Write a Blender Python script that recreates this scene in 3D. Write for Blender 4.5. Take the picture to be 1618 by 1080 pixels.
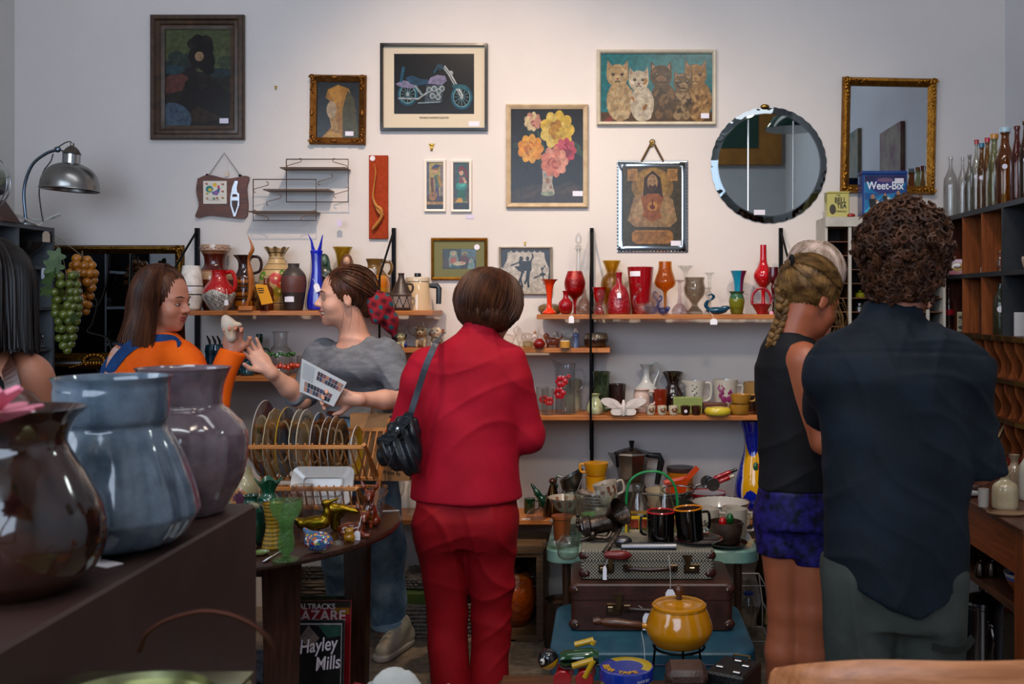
import bpy, math, random
import numpy as np
from mathutils import Vector, Matrix, noise
for o in list(bpy.data.objects): bpy.data.objects.remove(o)
SC=bpy.context.scene; C=SC.collection
PI=math.pi
# ---------------------------------------------------------------- camera
F=1573.0; PX,PY=960.0,478.0; CAMZ=1.5
cam=bpy.data.cameras.new('camera'); camo=bpy.data.objects.new('camera',cam); C.objects.link(camo)
camo.location=(0,0,CAMZ); camo.rotation_euler=(PI/2,0,0)
cam.sensor_width=36; cam.lens=36*F/1618
cam.shift_x=-(PX-809)/1618; cam.shift_y=(PY-540)/1618
cam.dof.use_dof=True; cam.dof.focus_distance=4.4; cam.dof.aperture_fstop=8
cam.clip_start=.05; SC.camera=camo
# ---------------------------------------------------------------- world, lights, exposure
w=bpy.data.worlds.new('world'); SC.world=w; w.use_nodes=True
bg=w.node_tree.nodes['Background']; bg.inputs[0].default_value=(.72,.82,1,1); bg.inputs[1].default_value=.5
SC.view_settings.view_transform='Standard'; SC.view_settings.look='None'; SC.view_settings.gamma=1
SC.view_settings.exposure=0.14; SC.view_settings.use_curve_mapping=False
SC.cycles.transparent_max_bounces=24; SC.cycles.max_bounces=8; SC.cycles.use_denoising=True
SC.cycles.caustics_reflective=False; SC.cycles.caustics_refractive=False
def light(name,kind,loc,target,energy,color,size=1,size_y=None,**k):
 l=bpy.data.lights.new(name,kind); l.energy=energy; l.color=color
 if kind=='AREA':
  l.size=size
  if size_y: l.shape='RECTANGLE'; l.size_y=size_y
 elif kind=='SPOT': l.shadow_soft_size=size; l.spot_size=k.get('cone',1.6); l.spot_blend=k.get('blend',1)
 else: l.shadow_soft_size=size
 o=bpy.data.objects.new(name,l); C.objects.link(o); o.location=loc
 o.rotation_euler=(Vector(target)-Vector(loc)).to_track_quat('-Z','Y').to_euler(); return o
# cool and warm fill lights added around one warm ceiling lamp (warm_spot)
light('rear_cool_fill','AREA',(-.9,-1.05,2.3),(-.4,4.9,1.2),80,(.66,.80,1.0),2.6,1.9)  # added area light for cool frontal daylight, inside the solid rear wall
light('left_cool_fill','AREA',(-2.8,1.3,2.3),(0,4,1.3),40,(.74,.85,1.0),1.9,1.6)  # added cool side fill, no opening in the left wall
light('warm_spot','SPOT',(-.85,2.9,3.75),(-.5,4.9,1.55),215,(1,.74,.52),.05,cone=1.25,blend=1)
light('warm_shelf_fill','SPOT',(.75,2.9,3.5),(.35,4.7,1.2),85,(1,.84,.66),.06,cone=1.5,blend=1)  # added warm spot brightening the right glass shelf
light('overhead_fill','AREA',(-.2,2.3,4.15),(-.1,3.6,0),22,(.95,.95,1.0),3.2,.5)  # added soft overhead fill, no fitting behind it
light('rear_wall_fill','AREA',(-.2,.5,4.15),(0,-1.2,2.2),34,(.9,.96,1.0),2.2,.4)  # added fill that brightens the rear wall for the mirror reflections
light('warm_front_fill','SPOT',(.5,1.3,3.5),(.1,3.6,.8),80,(1,.85,.7),.15,cone=1.5,blend=1)  # added warm fill for the lower half of the scene
# ---------------------------------------------------------------- helpers
def Wx(px,d): return (px-PX)/F*d
def Wz(py,d): return CAMZ-(py-PY)/F*d
def P(px,py,d): return Vector((Wx(px,d),d,Wz(py,d)))
def lin(c):
 if isinstance(c,str):
  c=c.lstrip('#'); c=[int(c[i:i+2],16)/255 for i in (0,2,4)]
  return tuple(((x+.055)/1.055)**2.4 if x>.04045 else x/12.92 for x in c)
 return tuple(c[:3])
_M={}
def mat(kind,c='#ffffff',c2=None,scale=8,rough=None,bump=0,bscale=60,stretch=None):
 key=(kind,str(c),str(c2),scale,rough,bump,bscale,stretch)
 if key in _M: return _M[key]
 m=bpy.data.materials.new(kind+'_'+str(c).strip('#')); m.use_nodes=True; nt=m.node_tree; N=nt.nodes; L=nt.links
 b=N['Principled BSDF']; out=N['Material Output']; col=lin(c) if c!='vc' else None
 R={'gloss':.12,'glaze':.2,'matte':.65,'metal':.25,'fabric':.85,'wood':.45,'skin':.5,'hair':.45,'paper':.8,'mirror':.02,'glass':.02,'plastic':.3,'leather':.4}.get(kind,.5)
 if rough is not None: R=rough
 b.inputs['Roughness'].default_value=R
 src=None
 tc=N.new('ShaderNodeTexCoord')
 vecs=tc.outputs['Object']
 if stretch:
  mp=N.new('ShaderNodeMapping'); mp.inputs['Scale'].default_value=stretch; L.new(vecs,mp.inputs[0]); vecs=mp.outputs[0]
 if c=='vc':
  a=N.new('ShaderNodeAttribute'); a.attribute_name='Col'; src=a.outputs['Color']
  if kind=='paint':
   n=N.new('ShaderNodeTexNoise'); n.inputs['Scale'].default_value=45; n.inputs['Detail'].default_value=8; n.inputs['Roughness'].default_value=.7; L.new(vecs,n.inputs['Vector'])
   r=N.new('ShaderNodeValToRGB'); r.color_ramp.elements[0].position=.3; r.color_ramp.elements[1].position=.7; r.color_ramp.elements[0].color=(.28,.27,.26,1); r.color_ramp.elements[1].color=(.85,.82,.76,1)
   L.new(n.outputs[0],r.inputs[0]); q=N.new('ShaderNodeMixRGB'); q.blend_type='MULTIPLY'; q.inputs[0].default_value=1; L.new(src,q.inputs[1]); L.new(r.outputs[0],q.inputs[2]); src=q.outputs[0]
   b.inputs['Specular IOR Level'].default_value=.35
 elif c2 is not None:
  n=N.new('ShaderNodeTexNoise'); n.inputs['Scale'].default_value=scale; n.inputs['Detail'].default_value=6; n.inputs['Roughness'].default_value=.6
  L.new(vecs,n.inputs['Vector'])
  r=N.new('ShaderNodeValToRGB'); r.color_ramp.elements[0].position=.36; r.color_ramp.elements[1].position=.64
  r.color_ramp.elements[0].color=(*col,1); r.color_ramp.elements[1].color=(*lin(c2),1)
  L.new(n.outputs[0],r.inputs[0]); src=r.outputs[0]
 if kind=='glass':
  # thin glass: tinted see-through body with a fresnel reflection
  tr=N.new('ShaderNodeBsdfTransparent'); gl=N.new('ShaderNodeBsdfGlossy'); gl.inputs['Roughness'].default_value=R
  lw0=N.new('ShaderNodeLayerWeight'); lw0.inputs[0].default_value=.5; lw=N.new('ShaderNodeMath'); lw.operation='POWER'; lw.inputs[1].default_value=3.5; L.new(lw0.outputs['Facing'],lw.inputs[0])
  mx=N.new('ShaderNodeMixShader'); N.remove(b)
  lw2=N.new('ShaderNodeLayerWeight'); lw2.inputs[0].default_value=.25
  mc=N.new('ShaderNodeMixRGB'); L.new(lw2.outputs['Facing'],mc.inputs[0])
  mc.inputs[1].default_value=(*[x**.22 for x in col],1); mc.inputs[2].default_value=(*[.8*x**.36 for x in col],1)
  L.new(mc.outputs[0],tr.inputs[0])
  df=N.new('ShaderNodeBsdfTranslucent'); df.inputs[0].default_value=(*[min(1,x*1.3) for x in col],1)
  m2=N.new('ShaderNodeMixShader'); m2.inputs[0].default_value=.03 if min(col)>.4 else .16
  L.new(tr.outputs[0],m2.inputs[1]); L.new(df.outputs[0],m2.inputs[2])
  ad=N.new('ShaderNodeMath'); ad.operation='MULTIPLY_ADD'; ad.inputs[1].default_value=.75; ad.inputs[2].default_value=.045
  L.new(lw.outputs[0],ad.inputs[0]); L.new(ad.outputs[0],mx.inputs[0])
  L.new(m2.outputs[0],mx.inputs[1]); L.new(gl.outputs[0],mx.inputs[2]); L.new(mx.outputs[0],out.inputs[0])
  tgt=gl
 else:
  if src: L.new(src,b.inputs['Base Color'])
  else: b.inputs['Base Color'].default_value=(*col,1)
  if kind in('metal','mirror'): b.inputs['Metallic'].default_value=1
  if kind in('gloss','glaze'): b.inputs['Coat Weight'].default_value=.5; b.inputs['Coat Roughness'].default_value=.06
  if kind=='fabric': b.inputs['Specular IOR Level'].default_value=.2
  if kind=='hair': b.inputs['Specular IOR Level'].default_value=.22
  tgt=b
 if bump:
  n=N.new('ShaderNodeTexNoise'); n.inputs['Scale'].default_value=bscale; n.inputs['Detail'].default_value=4
  L.new(vecs,n.inputs['Vector'])
  bp=N.new('ShaderNodeBump'); bp.inputs['Strength'].default_value=bump; bp.inputs['Distance'].default_value=.01
  L.new(n.outputs[0],bp.inputs['Height']); L.new(bp.outputs[0],tgt.inputs['Normal'])
 _M[key]=m; return m
def wood(c,c2,ax='x',scale=6,rough=.42):
 st={'x':(1,14,14),'y':(14,1,14),'z':(14,14,1)}[ax]
 return mat('wood',c,c2,scale=scale,stretch=st,rough=rough,bump=.08,bscale=12)
VG=lambda r=.15: mat('gloss','vc',rough=r)
VM=lambda r=.7,b=0: mat('matte','vc',rough=r,bump=b)
class MB:
 def __init__(s): s.v=[];s.f=[];s.c=[]
 def add(s,v,f,col=None,M=None):
  n=len(s.v)
  if M is not None: v=[M@Vector(p) for p in v]
  s.v.extend([tuple(p) for p in v]); s.f.extend([tuple(i+n for i in q) for q in f])
  if callable(col): s.c.extend([lin(col(q)) for q in f])
  elif isinstance(col,list): s.c.extend([lin(c) for c in col])
  else: s.c.extend([lin(col) if col else (1,1,1)]*len(f))
  return s
 def box(s,a,b,col=None,M=None,bev=0):
  (x0,y0,z0),(x1,y1,z1)=a,b
  if bev<=0:
   v=[(x0,y0,z0),(x1,y0,z0),(x1,y1,z0),(x0,y1,z0),(x0,y0,z1),(x1,y0,z1),(x1,y1,z1),(x0,y1,z1)]
   f=[(0,3,2,1),(4,5,6,7),(0,1,5,4),(1,2,6,5),(2,3,7,6),(3,0,4,7)]
   return s.add(v,f,col,M)
  e=bev; v=[];R=[(x0+e,y0,x1-e,y1,z0+e,z1-e)]
  rings=[]
  for (ins,z) in ((e,z0),(0,z0+e),(0,z1-e),(e,z1)):
   o=e
   r=[(x0+ins+ (o if ins==0 else 0),y0+ins,z),(x1-ins-(o if ins==0 else 0),y0+ins,z),(x1-ins,y0+ins+(o if ins==0 else 0),z),(x1-ins,y1-ins-(o if ins==0 else 0),z),
    (x1-ins-(o if ins==0 else 0),y1-ins,z),(x0+ins+(o if ins==0 else 0),y1-ins,z),(x0+ins,y1-ins-(o if ins==0 else 0),z),(x0+ins,y0+ins+(o if ins==0 else 0),z)]
   rings.append(r)
  return s.loft(rings,True,True,col,M)
 def loft(s,rings,cap0=True,cap1=True,col=None,M=None,closed=True):
  n=len(rings[0]); v=[p for r in rings for p in r]; f=[];cc=[]
  for i in range(len(rings)-1):
   for j in range(n if closed else n-1):
    k=(j+1)%n; f.append((i*n+j,i*n+k,(i+1)*n+k,(i+1)*n+j))
    cc.append(col(i,j) if callable(col) else col)
  if cap0: f.append(tuple(range(n))[::-1]); cc.append(cc[0])
  if cap1: f.append(tuple((len(rings)-1)*n+j for j in range(n))); cc.append(cc[-2] if len(cc)>1 else cc[0])
  return s.add(v,f,[c or '#ffffff' for c in cc],M)
 def lathe(s,prof,seg=28,col=None,M=None,lobes=0,amp=0,wav=None,sx=1,sy=1,cap=True):
  """prof (r,z) bottom to top; col(i,j) or const"""
  rings=[]
  for i,(r,z) in enumerate(prof):
   ring=[]
   for j in range(seg):
    a=2*PI*j/seg; rr=r; zz=z
    if lobes: rr=r*(1+amp*(abs(math.cos(lobes*a/2))-.5))
    if wav: rr,zz=wav(a,r,z,i)
    ring.append((rr*math.cos(a)*sx,rr*math.sin(a)*sy,zz))
   rings.append(ring)
  return s.loft(rings,cap and prof[0][0]>1e-5,cap and prof[-1][0]>1e-5,col,M)
 def tube(s,pts,r,seg=8,col=None,M=None,flat=1,closed=False,up=(0,0,1)):
  pts=[Vector(p) for p in pts]; n=len(pts); rs=r if isinstance(r,(list,tuple)) else [r]*n
  rings=[];pn=None
  for i,p in enumerate(pts):
   t=(pts[(i+1)%n]-pts[i-1]) if closed else (pts[min(i+1,n-1)]-pts[max(i-1,0)])
   if t.length<1e-9: t=Vector((0,0,1))
   t.normalize()
   if pn is None:
    u=Vector(up) if abs(t.dot(Vector(up)))<.95 else Vector((1,0,0)); a=t.cross(u).normalized()
   else:
    a=(pn-t*pn.dot(t))
    a=a.normalized() if a.length>1e-6 else t.orthogonal().normalized()
   pn=a; b=t.cross(a)
   rings.append([tuple(p+a*rs[i]*math.cos(2*PI*j/seg)+b*rs[i]*flat*math.sin(2*PI*j/seg)) for j in range(seg)])
  if closed: rings.append(rings[0]); return s.loft(rings,False,False,col,M)
  return s.loft(rings,True,True,col,M)
 def ell(s,c,r,col=None,M=None,seg=14,rings=9,R=None):
  if not isinstance(r,(tuple,list)): r=(r,r,r)
  pr=[]
  c=Vector(c)
  for i in range(rings+1):
   t=PI*i/rings; q=[]
   for j in range(seg):
    a=2*PI*j/seg; p=Vector((r[0]*math.sin(t)*math.cos(a),r[1]*math.sin(t)*math.sin(a),-r[2]*math.cos(t)))
    if R is not None: p=R@p
    q.append(tuple(c+p))
   pr.append(q)
  return s.loft(pr,False,False,col,M)
 def prism(s,poly,axis,a,b,col=None,M=None):
  """poly in the two other axes"""
  def p3(u,v,t): return {'x':(t,u,v),'y':(u,t,v),'z':(u,v,t)}[axis]
  return s.loft([[p3(u,v,a) for u,v in poly],[p3(u,v,b) for u,v in poly]],True,True,col,M)
 def build(s,name,m,parent=None,loc=None,smooth=True,rz=0,angle=40):
  me=bpy.data.meshes.new(name); me.from_pydata(s.v,[],s.f); me.update()
  if m is not None:
   me.materials.append(m)
   if 'vc' in m.name:
    ca=me.color_attributes.new('Col','FLOAT_COLOR','CORNER'); arr=[]
    for p in me.polygons:
     arr.extend([*s.c[p.index],1]*p.loop_total)
    ca.data.foreach_set('color',arr)
  o=bpy.data.objects.new(name,me); C.objects.link(o)
  if parent is not None: o.parent=parent
  if loc is not None: o.location=loc
  if rz: o.rotation_euler=(0,0,rz)
  # consistent outward normals
  import bmesh
  bm=bmesh.new(); bm.from_mesh(me); bmesh.ops.recalc_face_normals(bm,faces=bm.faces); bm.to_mesh(me); bm.free()
  if smooth:
   me.polygons.foreach_set('use_smooth',[True]*len(me.polygons))
   try: me.set_sharp_from_angle(angle=math.radians(angle))
   except Exception: pass
  return o
def tag(o,label=None,cat=None,group=None,kind=None):
 if label: o['label']=label
 if cat: o['category']=cat
 if group: o['group']=group
 if kind: o['kind']=kind
 return o
def E(name,label,cat,loc,group=None,rz=0):
 o=bpy.data.objects.new(name,None); C.objects.link(o); o.location=loc; o.rotation_euler=(0,0,rz); o.empty_display_size=.05
 return tag(o,label,cat,group)
def cr(pts,n=6):
 """catmull-rom through points of any dimension"""
 if len(pts)<3: return [tuple(p) for p in pts]
 P_=[tuple(2*a-b for a,b in zip(pts[0],pts[1]))]+[tuple(p) for p in pts]+[tuple(2*a-b for a,b in zip(pts[-1],pts[-2]))]
 out=[]
 for i in range(1,len(P_)-2):
  for k in range(n):
   t=k/n; out.append(tuple(.5*((2*b)+(-a+c)*t+(2*a-5*b+4*c-d)*t*t+(-a+3*b-3*c+d)*t**3) for a,b,c,d in zip(P_[i-1],P_[i],P_[i+1],P_[i+2])))
 out.append(tuple(pts[-1])); return out
def price(parent,loc,w=.018,h=.026,string=None,rot=None,col='#eceaf2',name='price_tag'):
 m=MB(); M=Matrix.Translation(loc)@(rot or Matrix())
 m.prism([(-w/2,-h),(w/2,-h),(w/2,-h*.25),(w*.25,0),(-w*.25,0),(-w/2,-h*.25)],'y',-.0006,.0006,M=M)
 o=m.build(name,mat('paper',col),parent,smooth=False)
 if string:
  t=MB(); t.tube(cr([string,tuple((Vector(string)+Vector(loc))/2+Vector((.003,-.002,.002))),tuple(Vector(loc)+Vector((0,0,-.002)))],5),.0007,5)
  t.build('tag_string',mat('paper','#e6e2da'),o)
 return o
def text(s,parent,loc,size,col,rot=(PI/2,0,0),name='lettering',align='CENTER',ext=.0004,sx=1,bold=0,shear=0):
 c=bpy.data.curves.new(name,'FONT'); c.body=s; c.size=size; c.align_x=align; c.align_y='CENTER'; c.extrude=ext; c.offset=bold; c.shear=shear
 t=bpy.data.objects.new(name,c); C.objects.link(t); bpy.context.view_layer.update()
 me=bpy.data.meshes.new_from_object(t.evaluated_get(bpy.context.evaluated_depsgraph_get())); bpy.data.objects.remove(t); bpy.data.curves.remove(c)
 me.materials.clear(); me.materials.append(mat('matte',col)); o=bpy.data.objects.new(name,me); C.objects.link(o); o.parent=parent; o.location=loc; o.rotation_euler=rot; o.scale=(sx,1,1); return o
SURF={'UL':1.463,'UR':1.4455,'MID':1.288,'LR':.976,'LL':1.157,'BOT':.494,'TAB':.52,'RT':.73}
def pot(name,label,cat,px,surf,prof,m,d=4.76,col=None,t=2.0,open_=True,handle=None,hr=2.0,hm=None,group=None,lobes=0,amp=0,wav=None,smooth=4,seg=28,tagp=None,rz=0,sx=1,sy=1,foot=None,label_spot=None,hname='handle',z=None):
 """a thing turned from a profile of (half width, height) measured in photo pixels at depth d"""
 k=d/F; pr=[(r*k,h*k) for r,h in prof]
 if smooth>1: pr=cr(pr,smooth)
 pr=[(max(r,1e-4),max(zz,pr[0][1])) for r,zz in pr]
 mb=MB(); full=[(1e-5,pr[0][1])]+pr
 if open_:
  tt=t*k; top=pr[-1]; inner=[(max(r-tt,1e-4),zz) for r,zz in pr[::-1] if zz>pr[0][1]+tt*1.5] or [(top[0]-tt,top[1]),(top[0]-tt,pr[0][1]+tt*.6)]
  inner[0]=(max(top[0]-tt,1e-4),top[1]-1e-4)
  full+=inner+[(1e-5,inner[-1][1])]
 else: full+=[(1e-5,pr[-1][1])]
 hs=[z_ for _,z_ in full]
 cf=None
 if col:
  def cf(i,j):
   h=(hs[i]+hs[min(i+1,len(hs)-1)])/2/k; a=2*PI*(j+.5)/seg
   return col(h,a) if callable(col) else next((c for hh,c in col if h<=hh),col[-1][1])
 mb.lathe(full,seg,cf,lobes=lobes,amp=amp,wav=wav,sx=sx,sy=sy)
 if False:
  pass
 zz=SURF[surf] if z is None else z
 o=mb.build(name,m,None,(Wx(px,d),d,zz+.0005),rz=rz); tag(o,label,cat,group)
 if handle:
  hb=MB(); hb.tube(cr([(x*k,0,h*k) for x,h in handle],5),hr*k,8,col='#ffffff' if hm is None and not col else (col(handle[0][1],0) if callable(col) else (col[-1][1] if col else None)))
  hb.build(hname,hm or m,o)
 if label_spot:
  lx,lh,lw,lhh=label_spot; lb=MB()
  # small sticker just proud of the wall
  rr=np.interp(lh,[h for r,h in sorted(prof,key=lambda q:q[1])],[r for r,h in sorted(prof,key=lambda q:q[1])])
  yy=-(math.sqrt(max(rr*rr-lx*lx,1)))*k-.0008
  lb.loft([[((lx+lw*(i/6-.5))*k,-math.sqrt(max(rr*rr-(lx+lw*(i/6-.5))**2,1))*k-.0022,(lh+s_*lhh/2)*k) for i in range(7)]+[((lx+lw*(.5-i/6))*k,-math.sqrt(max(rr*rr-(lx+lw*(.5-i/6))**2,1))*k-.0014,(lh+s_*lhh/2)*k) for i in range(7)] for s_ in(-1,1)],True,True); lb.build('price_sticker',mat('paper','#e4e0ea'),o,smooth=False)
 if tagp:
  tx,th,sx_,sh=tagp; rr=max(r for r,h in prof)*k
  yy=-rr-.006
  price(o,(tx*k,yy,th*k),string=(sx_*k,yy*.7,sh*k))
 return o
# ---------------------------------------------------------------- smooth solids from blended primitives (people, animals, hair)
def rotm(yaw=0,pitch=0,roll=0): return (Matrix.Rotation(yaw,3,'Z')@Matrix.Rotation(pitch,3,'Y')@Matrix.Rotation(roll,3,'X'))
class SDF:
 def __init__(s): s.p=[]
 def cap(s,a,b,r0,r1=None,k=.02,flat=False): s.p.append(('c',np.array(a,float),np.array(b,float),r0,r0 if r1 is None else r1,k,flat)); return s
 def chain(s,pts,rs,k=.02):
  for i in range(len(pts)-1): s.cap(pts[i],pts[i+1],rs[i],rs[i+1],k)
  return s
 def ell(s,c,r,R=None,k=.02,neg=False): s.p.append(('e',np.array(c,float),np.array(r if isinstance(r,(tuple,list)) else (r,r,r),float),np.array(R) if R is not None else None,k,neg)); return s
 def stk(s,rows,k=.02): s.p.append(('s',np.array(rows,float),k)); return s   # rows: z,cx,cy,rx,ry (flat ends)
 def mesh(s,h=.006,cut=None):
  def bb(q):
   if q[0]=='c': r=max(q[3],q[4]); lo=np.minimum(q[1],q[2])-r; hi=np.maximum(q[1],q[2])+r
   elif q[0]=='e': r=q[2].max(); lo=q[1]-r; hi=q[1]+r
   else:
    a=q[1]; lo=np.array([(a[:,1]-a[:,3]).min(),(a[:,2]-a[:,4]).min(),a[:,0].min()]); hi=np.array([(a[:,1]+a[:,3]).max(),(a[:,2]+a[:,4]).max(),a[:,0].max()])
   return lo,hi
  B=[bb(q) for q in s.p]; lo=np.min([b[0] for b in B],0)-4*h-.03; hi=np.max([b[1] for b in B],0)+4*h+.03
  n=np.ceil((hi-lo)/h).astype(int)+1; G=np.full(n,.2,np.float32)
  ax=[lo[i]+h*np.arange(n[i]) for i in range(3)]
  for q,(a,b) in zip(s.p,B):
   kk=q[5] if q[0]=='c' else q[4] if q[0]=='e' else q[2]; m=kk+3*h
   i0=np.maximum(((a-m-lo)/h).astype(int),0); i1=np.minimum(((b+m-lo)/h).astype(int)+2,n)
   sl=tuple(slice(i0[i],i1[i]) for i in range(3))
   X,Y,Z=np.meshgrid(*[ax[i][sl[i]] for i in range(3)],indexing='ij')
   if q[0]=='c':
    d=q[2]-q[1]; L2=float(d@d)+1e-12; tr=((X-q[1][0])*d[0]+(Y-q[1][1])*d[1]+(Z-q[1][2])*d[2])/L2
    t=np.clip(tr,0,1); D=np.sqrt((X-q[1][0]-t*d[0])**2+(Y-q[1][1]-t*d[1])**2+(Z-q[1][2]-t*d[2])**2)-(q[3]+(q[4]-q[3])*t)
    if q[6]: D=np.maximum(D,(tr-1)*math.sqrt(L2))
   elif q[0]=='e':
    U=np.stack([X-q[1][0],Y-q[1][1],Z-q[1][2]],-1)
    if q[3] is not None: U=U@q[3]
    k0=np.sqrt(((U/q[2])**2).sum(-1)); k1=np.sqrt(((U/q[2]**2)**2).sum(-1))+1e-9; D=k0*(k0-1)/k1
    if q[5]:
     A=G[sl]; hh=np.clip(kk-np.abs(A+D),0,None)/max(kk,1e-6); G[sl]=np.maximum(A,-D)+hh*hh*kk*.25; continue
   else:
    a_=q[1]; o=np.argsort(a_[:,0]); a_=a_[o]; z=Z
    I=lambda c: np.interp(z,a_[:,0],a_[:,c])
    rx,ry=I(3),I(4); k0=np.sqrt(((X-I(1))/rx)**2+((Y-I(2))/ry)**2); D=(k0-1)*np.minimum(rx,ry)
    D=np.maximum(D,np.maximum(a_[0,0]-z,z-a_[-1,0]))
   A=G[sl]; D=D.astype(np.float32); hh=np.clip(kk-np.abs(A-D),0,None)/max(kk,1e-6)
   G[sl]=np.minimum(A,D)-hh*hh*kk*.25
  if cut:
   X,Y,Z=np.meshgrid(*ax,indexing='ij')
   for p,nn in cut: G=np.maximum(G,(X-p[0])*nn[0]+(Y-p[1])*nn[1]+(Z-p[2])*nn[2])
  S=G<0; nx,ny,nz=G.shape
  cor=[(i,j,k) for i in(0,1) for j in(0,1) for k in(0,1)]
  g=lambda A,c: A[c[0]:nx-1+c[0],c[1]:ny-1+c[1],c[2]:nz-1+c[2]]
  anyS=np.zeros((nx-1,ny-1,nz-1),bool); allS=np.ones_like(anyS)
  for c in cor: anyS|=g(S,c); allS&=g(S,c)
  act=anyS&~allS; I=np.argwhere(act); idx=np.full(act.shape,-1,np.int64); idx[act]=np.arange(len(I))
  acc=np.zeros((len(I),3)); cnt=np.zeros(len(I))
  val={c:G[I[:,0]+c[0],I[:,1]+c[1],I[:,2]+c[2]] for c in cor}
  for c in cor:
   for a in range(3):
    if c[a]==0:
     e=list(c); e[a]=1; e=tuple(e); v0,v1=val[c],val[e]; x=(v0<0)!=(v1<0)
     t=np.where(x,v0/np.where(x,v0-v1,1),0)
     p=np.tile(np.array(c,float),(len(I),1)); p[:,a]+=t; acc[x]+=p[x]; cnt[x]+=1
  V=lo+h*(I+acc/cnt[:,None]); Fs=[]
  for a in range(3):
   b,c=(a+1)%3,(a+2)%3
   s0=[slice(None)]*3; s1=[slice(None)]*3; s0[a]=slice(0,-1); s1[a]=slice(1,None)
   X=S[tuple(s0)]!=S[tuple(s1)]; E_=np.argwhere(X); sg=S[tuple(s0)][X]
   ok=(E_[:,b]>0)&(E_[:,c]>0)&(E_[:,b]<G.shape[b]-1)&(E_[:,c]<G.shape[c]-1)
   E_=E_[ok]; sg=sg[ok]
   def cell(db,dc):
    e=E_.copy(); e[:,b]+=db; e[:,c]+=dc; return idx[e[:,0],e[:,1],e[:,2]]
   q=np.stack([cell(-1,-1),cell(0,-1),cell(0,0),cell(-1,0)],1); q[~sg]=q[~sg][:,::-1]; Fs.append(q)
  Fs=np.concatenate(Fs); Fs=Fs[(Fs>=0).all(1)]
  return V,Fs
def vnorm(V,Fs):
 n=np.cross(V[Fs[:,2]]-V[Fs[:,0]],V[Fs[:,3]]-V[Fs[:,1]]); N_=np.zeros_like(V)
 for k in range(4): np.add.at(N_,Fs[:,k],n)
 return N_/(np.linalg.norm(N_,axis=1)[:,None]+1e-12)
def relax(V,Fs,it=2,lam=.5):
 for _ in range(it):
  A=np.zeros_like(V); c=np.zeros(len(V))
  for k in range(4):
   for dk in (1,3):
    np.add.at(A,Fs[:,k],V[Fs[:,(k+dk)%4]]); np.add.at(c,Fs[:,k],1)
  V=V+lam*(A/c[:,None]-V)
 return V
def organic(name,sdf,m,parent=None,h=.006,disp=None,color=None,cut=None,origin=None,it=2):
 V,Fs=sdf.mesh(h,cut); V=relax(V,Fs,it)
 if disp is not None: V=V+vnorm(V,Fs)*disp(V)[:,None]
 colv=color(V) if color is not None else None
 og=np.array(origin if origin is not None else (0,0,0),float); V=V-og
 me=bpy.data.meshes.new(name); me.vertices.add(len(V)); me.vertices.foreach_set('co',V.astype(np.float32).ravel())
 me.loops.add(len(Fs)*4); me.loops.foreach_set('vertex_index',Fs.ravel().astype(np.int32))
 me.polygons.add(len(Fs)); me.polygons.foreach_set('loop_start',np.arange(0,len(Fs)*4,4,dtype=np.int32)); me.polygons.foreach_set('loop_total',np.full(len(Fs),4,np.int32))
 me.update(calc_edges=True); me.validate(); me.polygons.foreach_set('use_smooth',[True]*len(me.polygons)); me.materials.append(m)
 if colv is not None:
  ca=me.color_attributes.new('Col','FLOAT_COLOR','POINT'); ca.data.foreach_set('color',np.concatenate([colv,np.ones((len(V),1))],1).astype(np.float32).ravel())
 o=bpy.data.objects.new(name,me); C.objects.link(o); o.parent=parent
 if origin is not None and parent is None: o.location=origin
 return o
def wr(amp,fx,fy,fz,ph=0,seed=0):
 """cloth folds: layered warped sines"""
 def f(V):
  x,y,z=V[:,0],V[:,1],V[:,2]
  a=np.sin(fx*x+fy*y+fz*z+ph+1.6*np.sin(7*z+3*x+seed)+1.1*np.sin(13*x-5*y+seed*2))
  b=np.sin(.7*fx*x-1.3*fy*y+1.9*fz*z+seed+1.3*np.sin(9*x+11*z))
  c=np.sin(2.3*fx*x+1.7*fz*z+2*seed+1.5*np.sin(17*z+6*y))
  return amp*(.5*a+.32*b+.2*c)
 return f
# ================================================================ the room
def struct(name,mb,m,smooth=False): return tag(mb.build(name,m,smooth=smooth),kind='structure')
XL,XR,YB,YR,ZC=-2.93,1.965,4.92,-1.2,4.3
def wallmat(c,c2):
 m=mat('matte',c,c2,scale=1.3,rough=.7,bump=.06,bscale=90); return m
WM=wallmat('#cfc8c5','#d6cfcb')
struct('floor',MB().box((XL-.2,YR-.2,-.1),(XR+.2,YB+.2,0)),mat('matte','#6a5c4e','#93836f',scale=34,rough=.45,bump=.1,bscale=80))
struct('wall_back',MB().box((XL-.2,YB,0),(XR+.2,YB+.15,ZC)),WM)
struct('wall_left',MB().box((XL-.15,YR,0),(XL,YB,ZC)),wallmat('#cfcdca','#d6d4d0'))
struct('wall_right',MB().box((XR,YR,0),(XR+.15,YB,ZC)),wallmat('#c9c7ca','#cfcdd0'))
struct('wall_rear',MB().box((XL-.2,YR-.15,0),(XR+.2,YR,ZC)),wallmat('#b9bcc0','#c4c7ca'))
struct('ceiling',MB().box((XL-.2,YR-.2,ZC),(XR+.2,YB+.2,ZC+.1)),mat('matte','#c8c6c4'))
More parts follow.
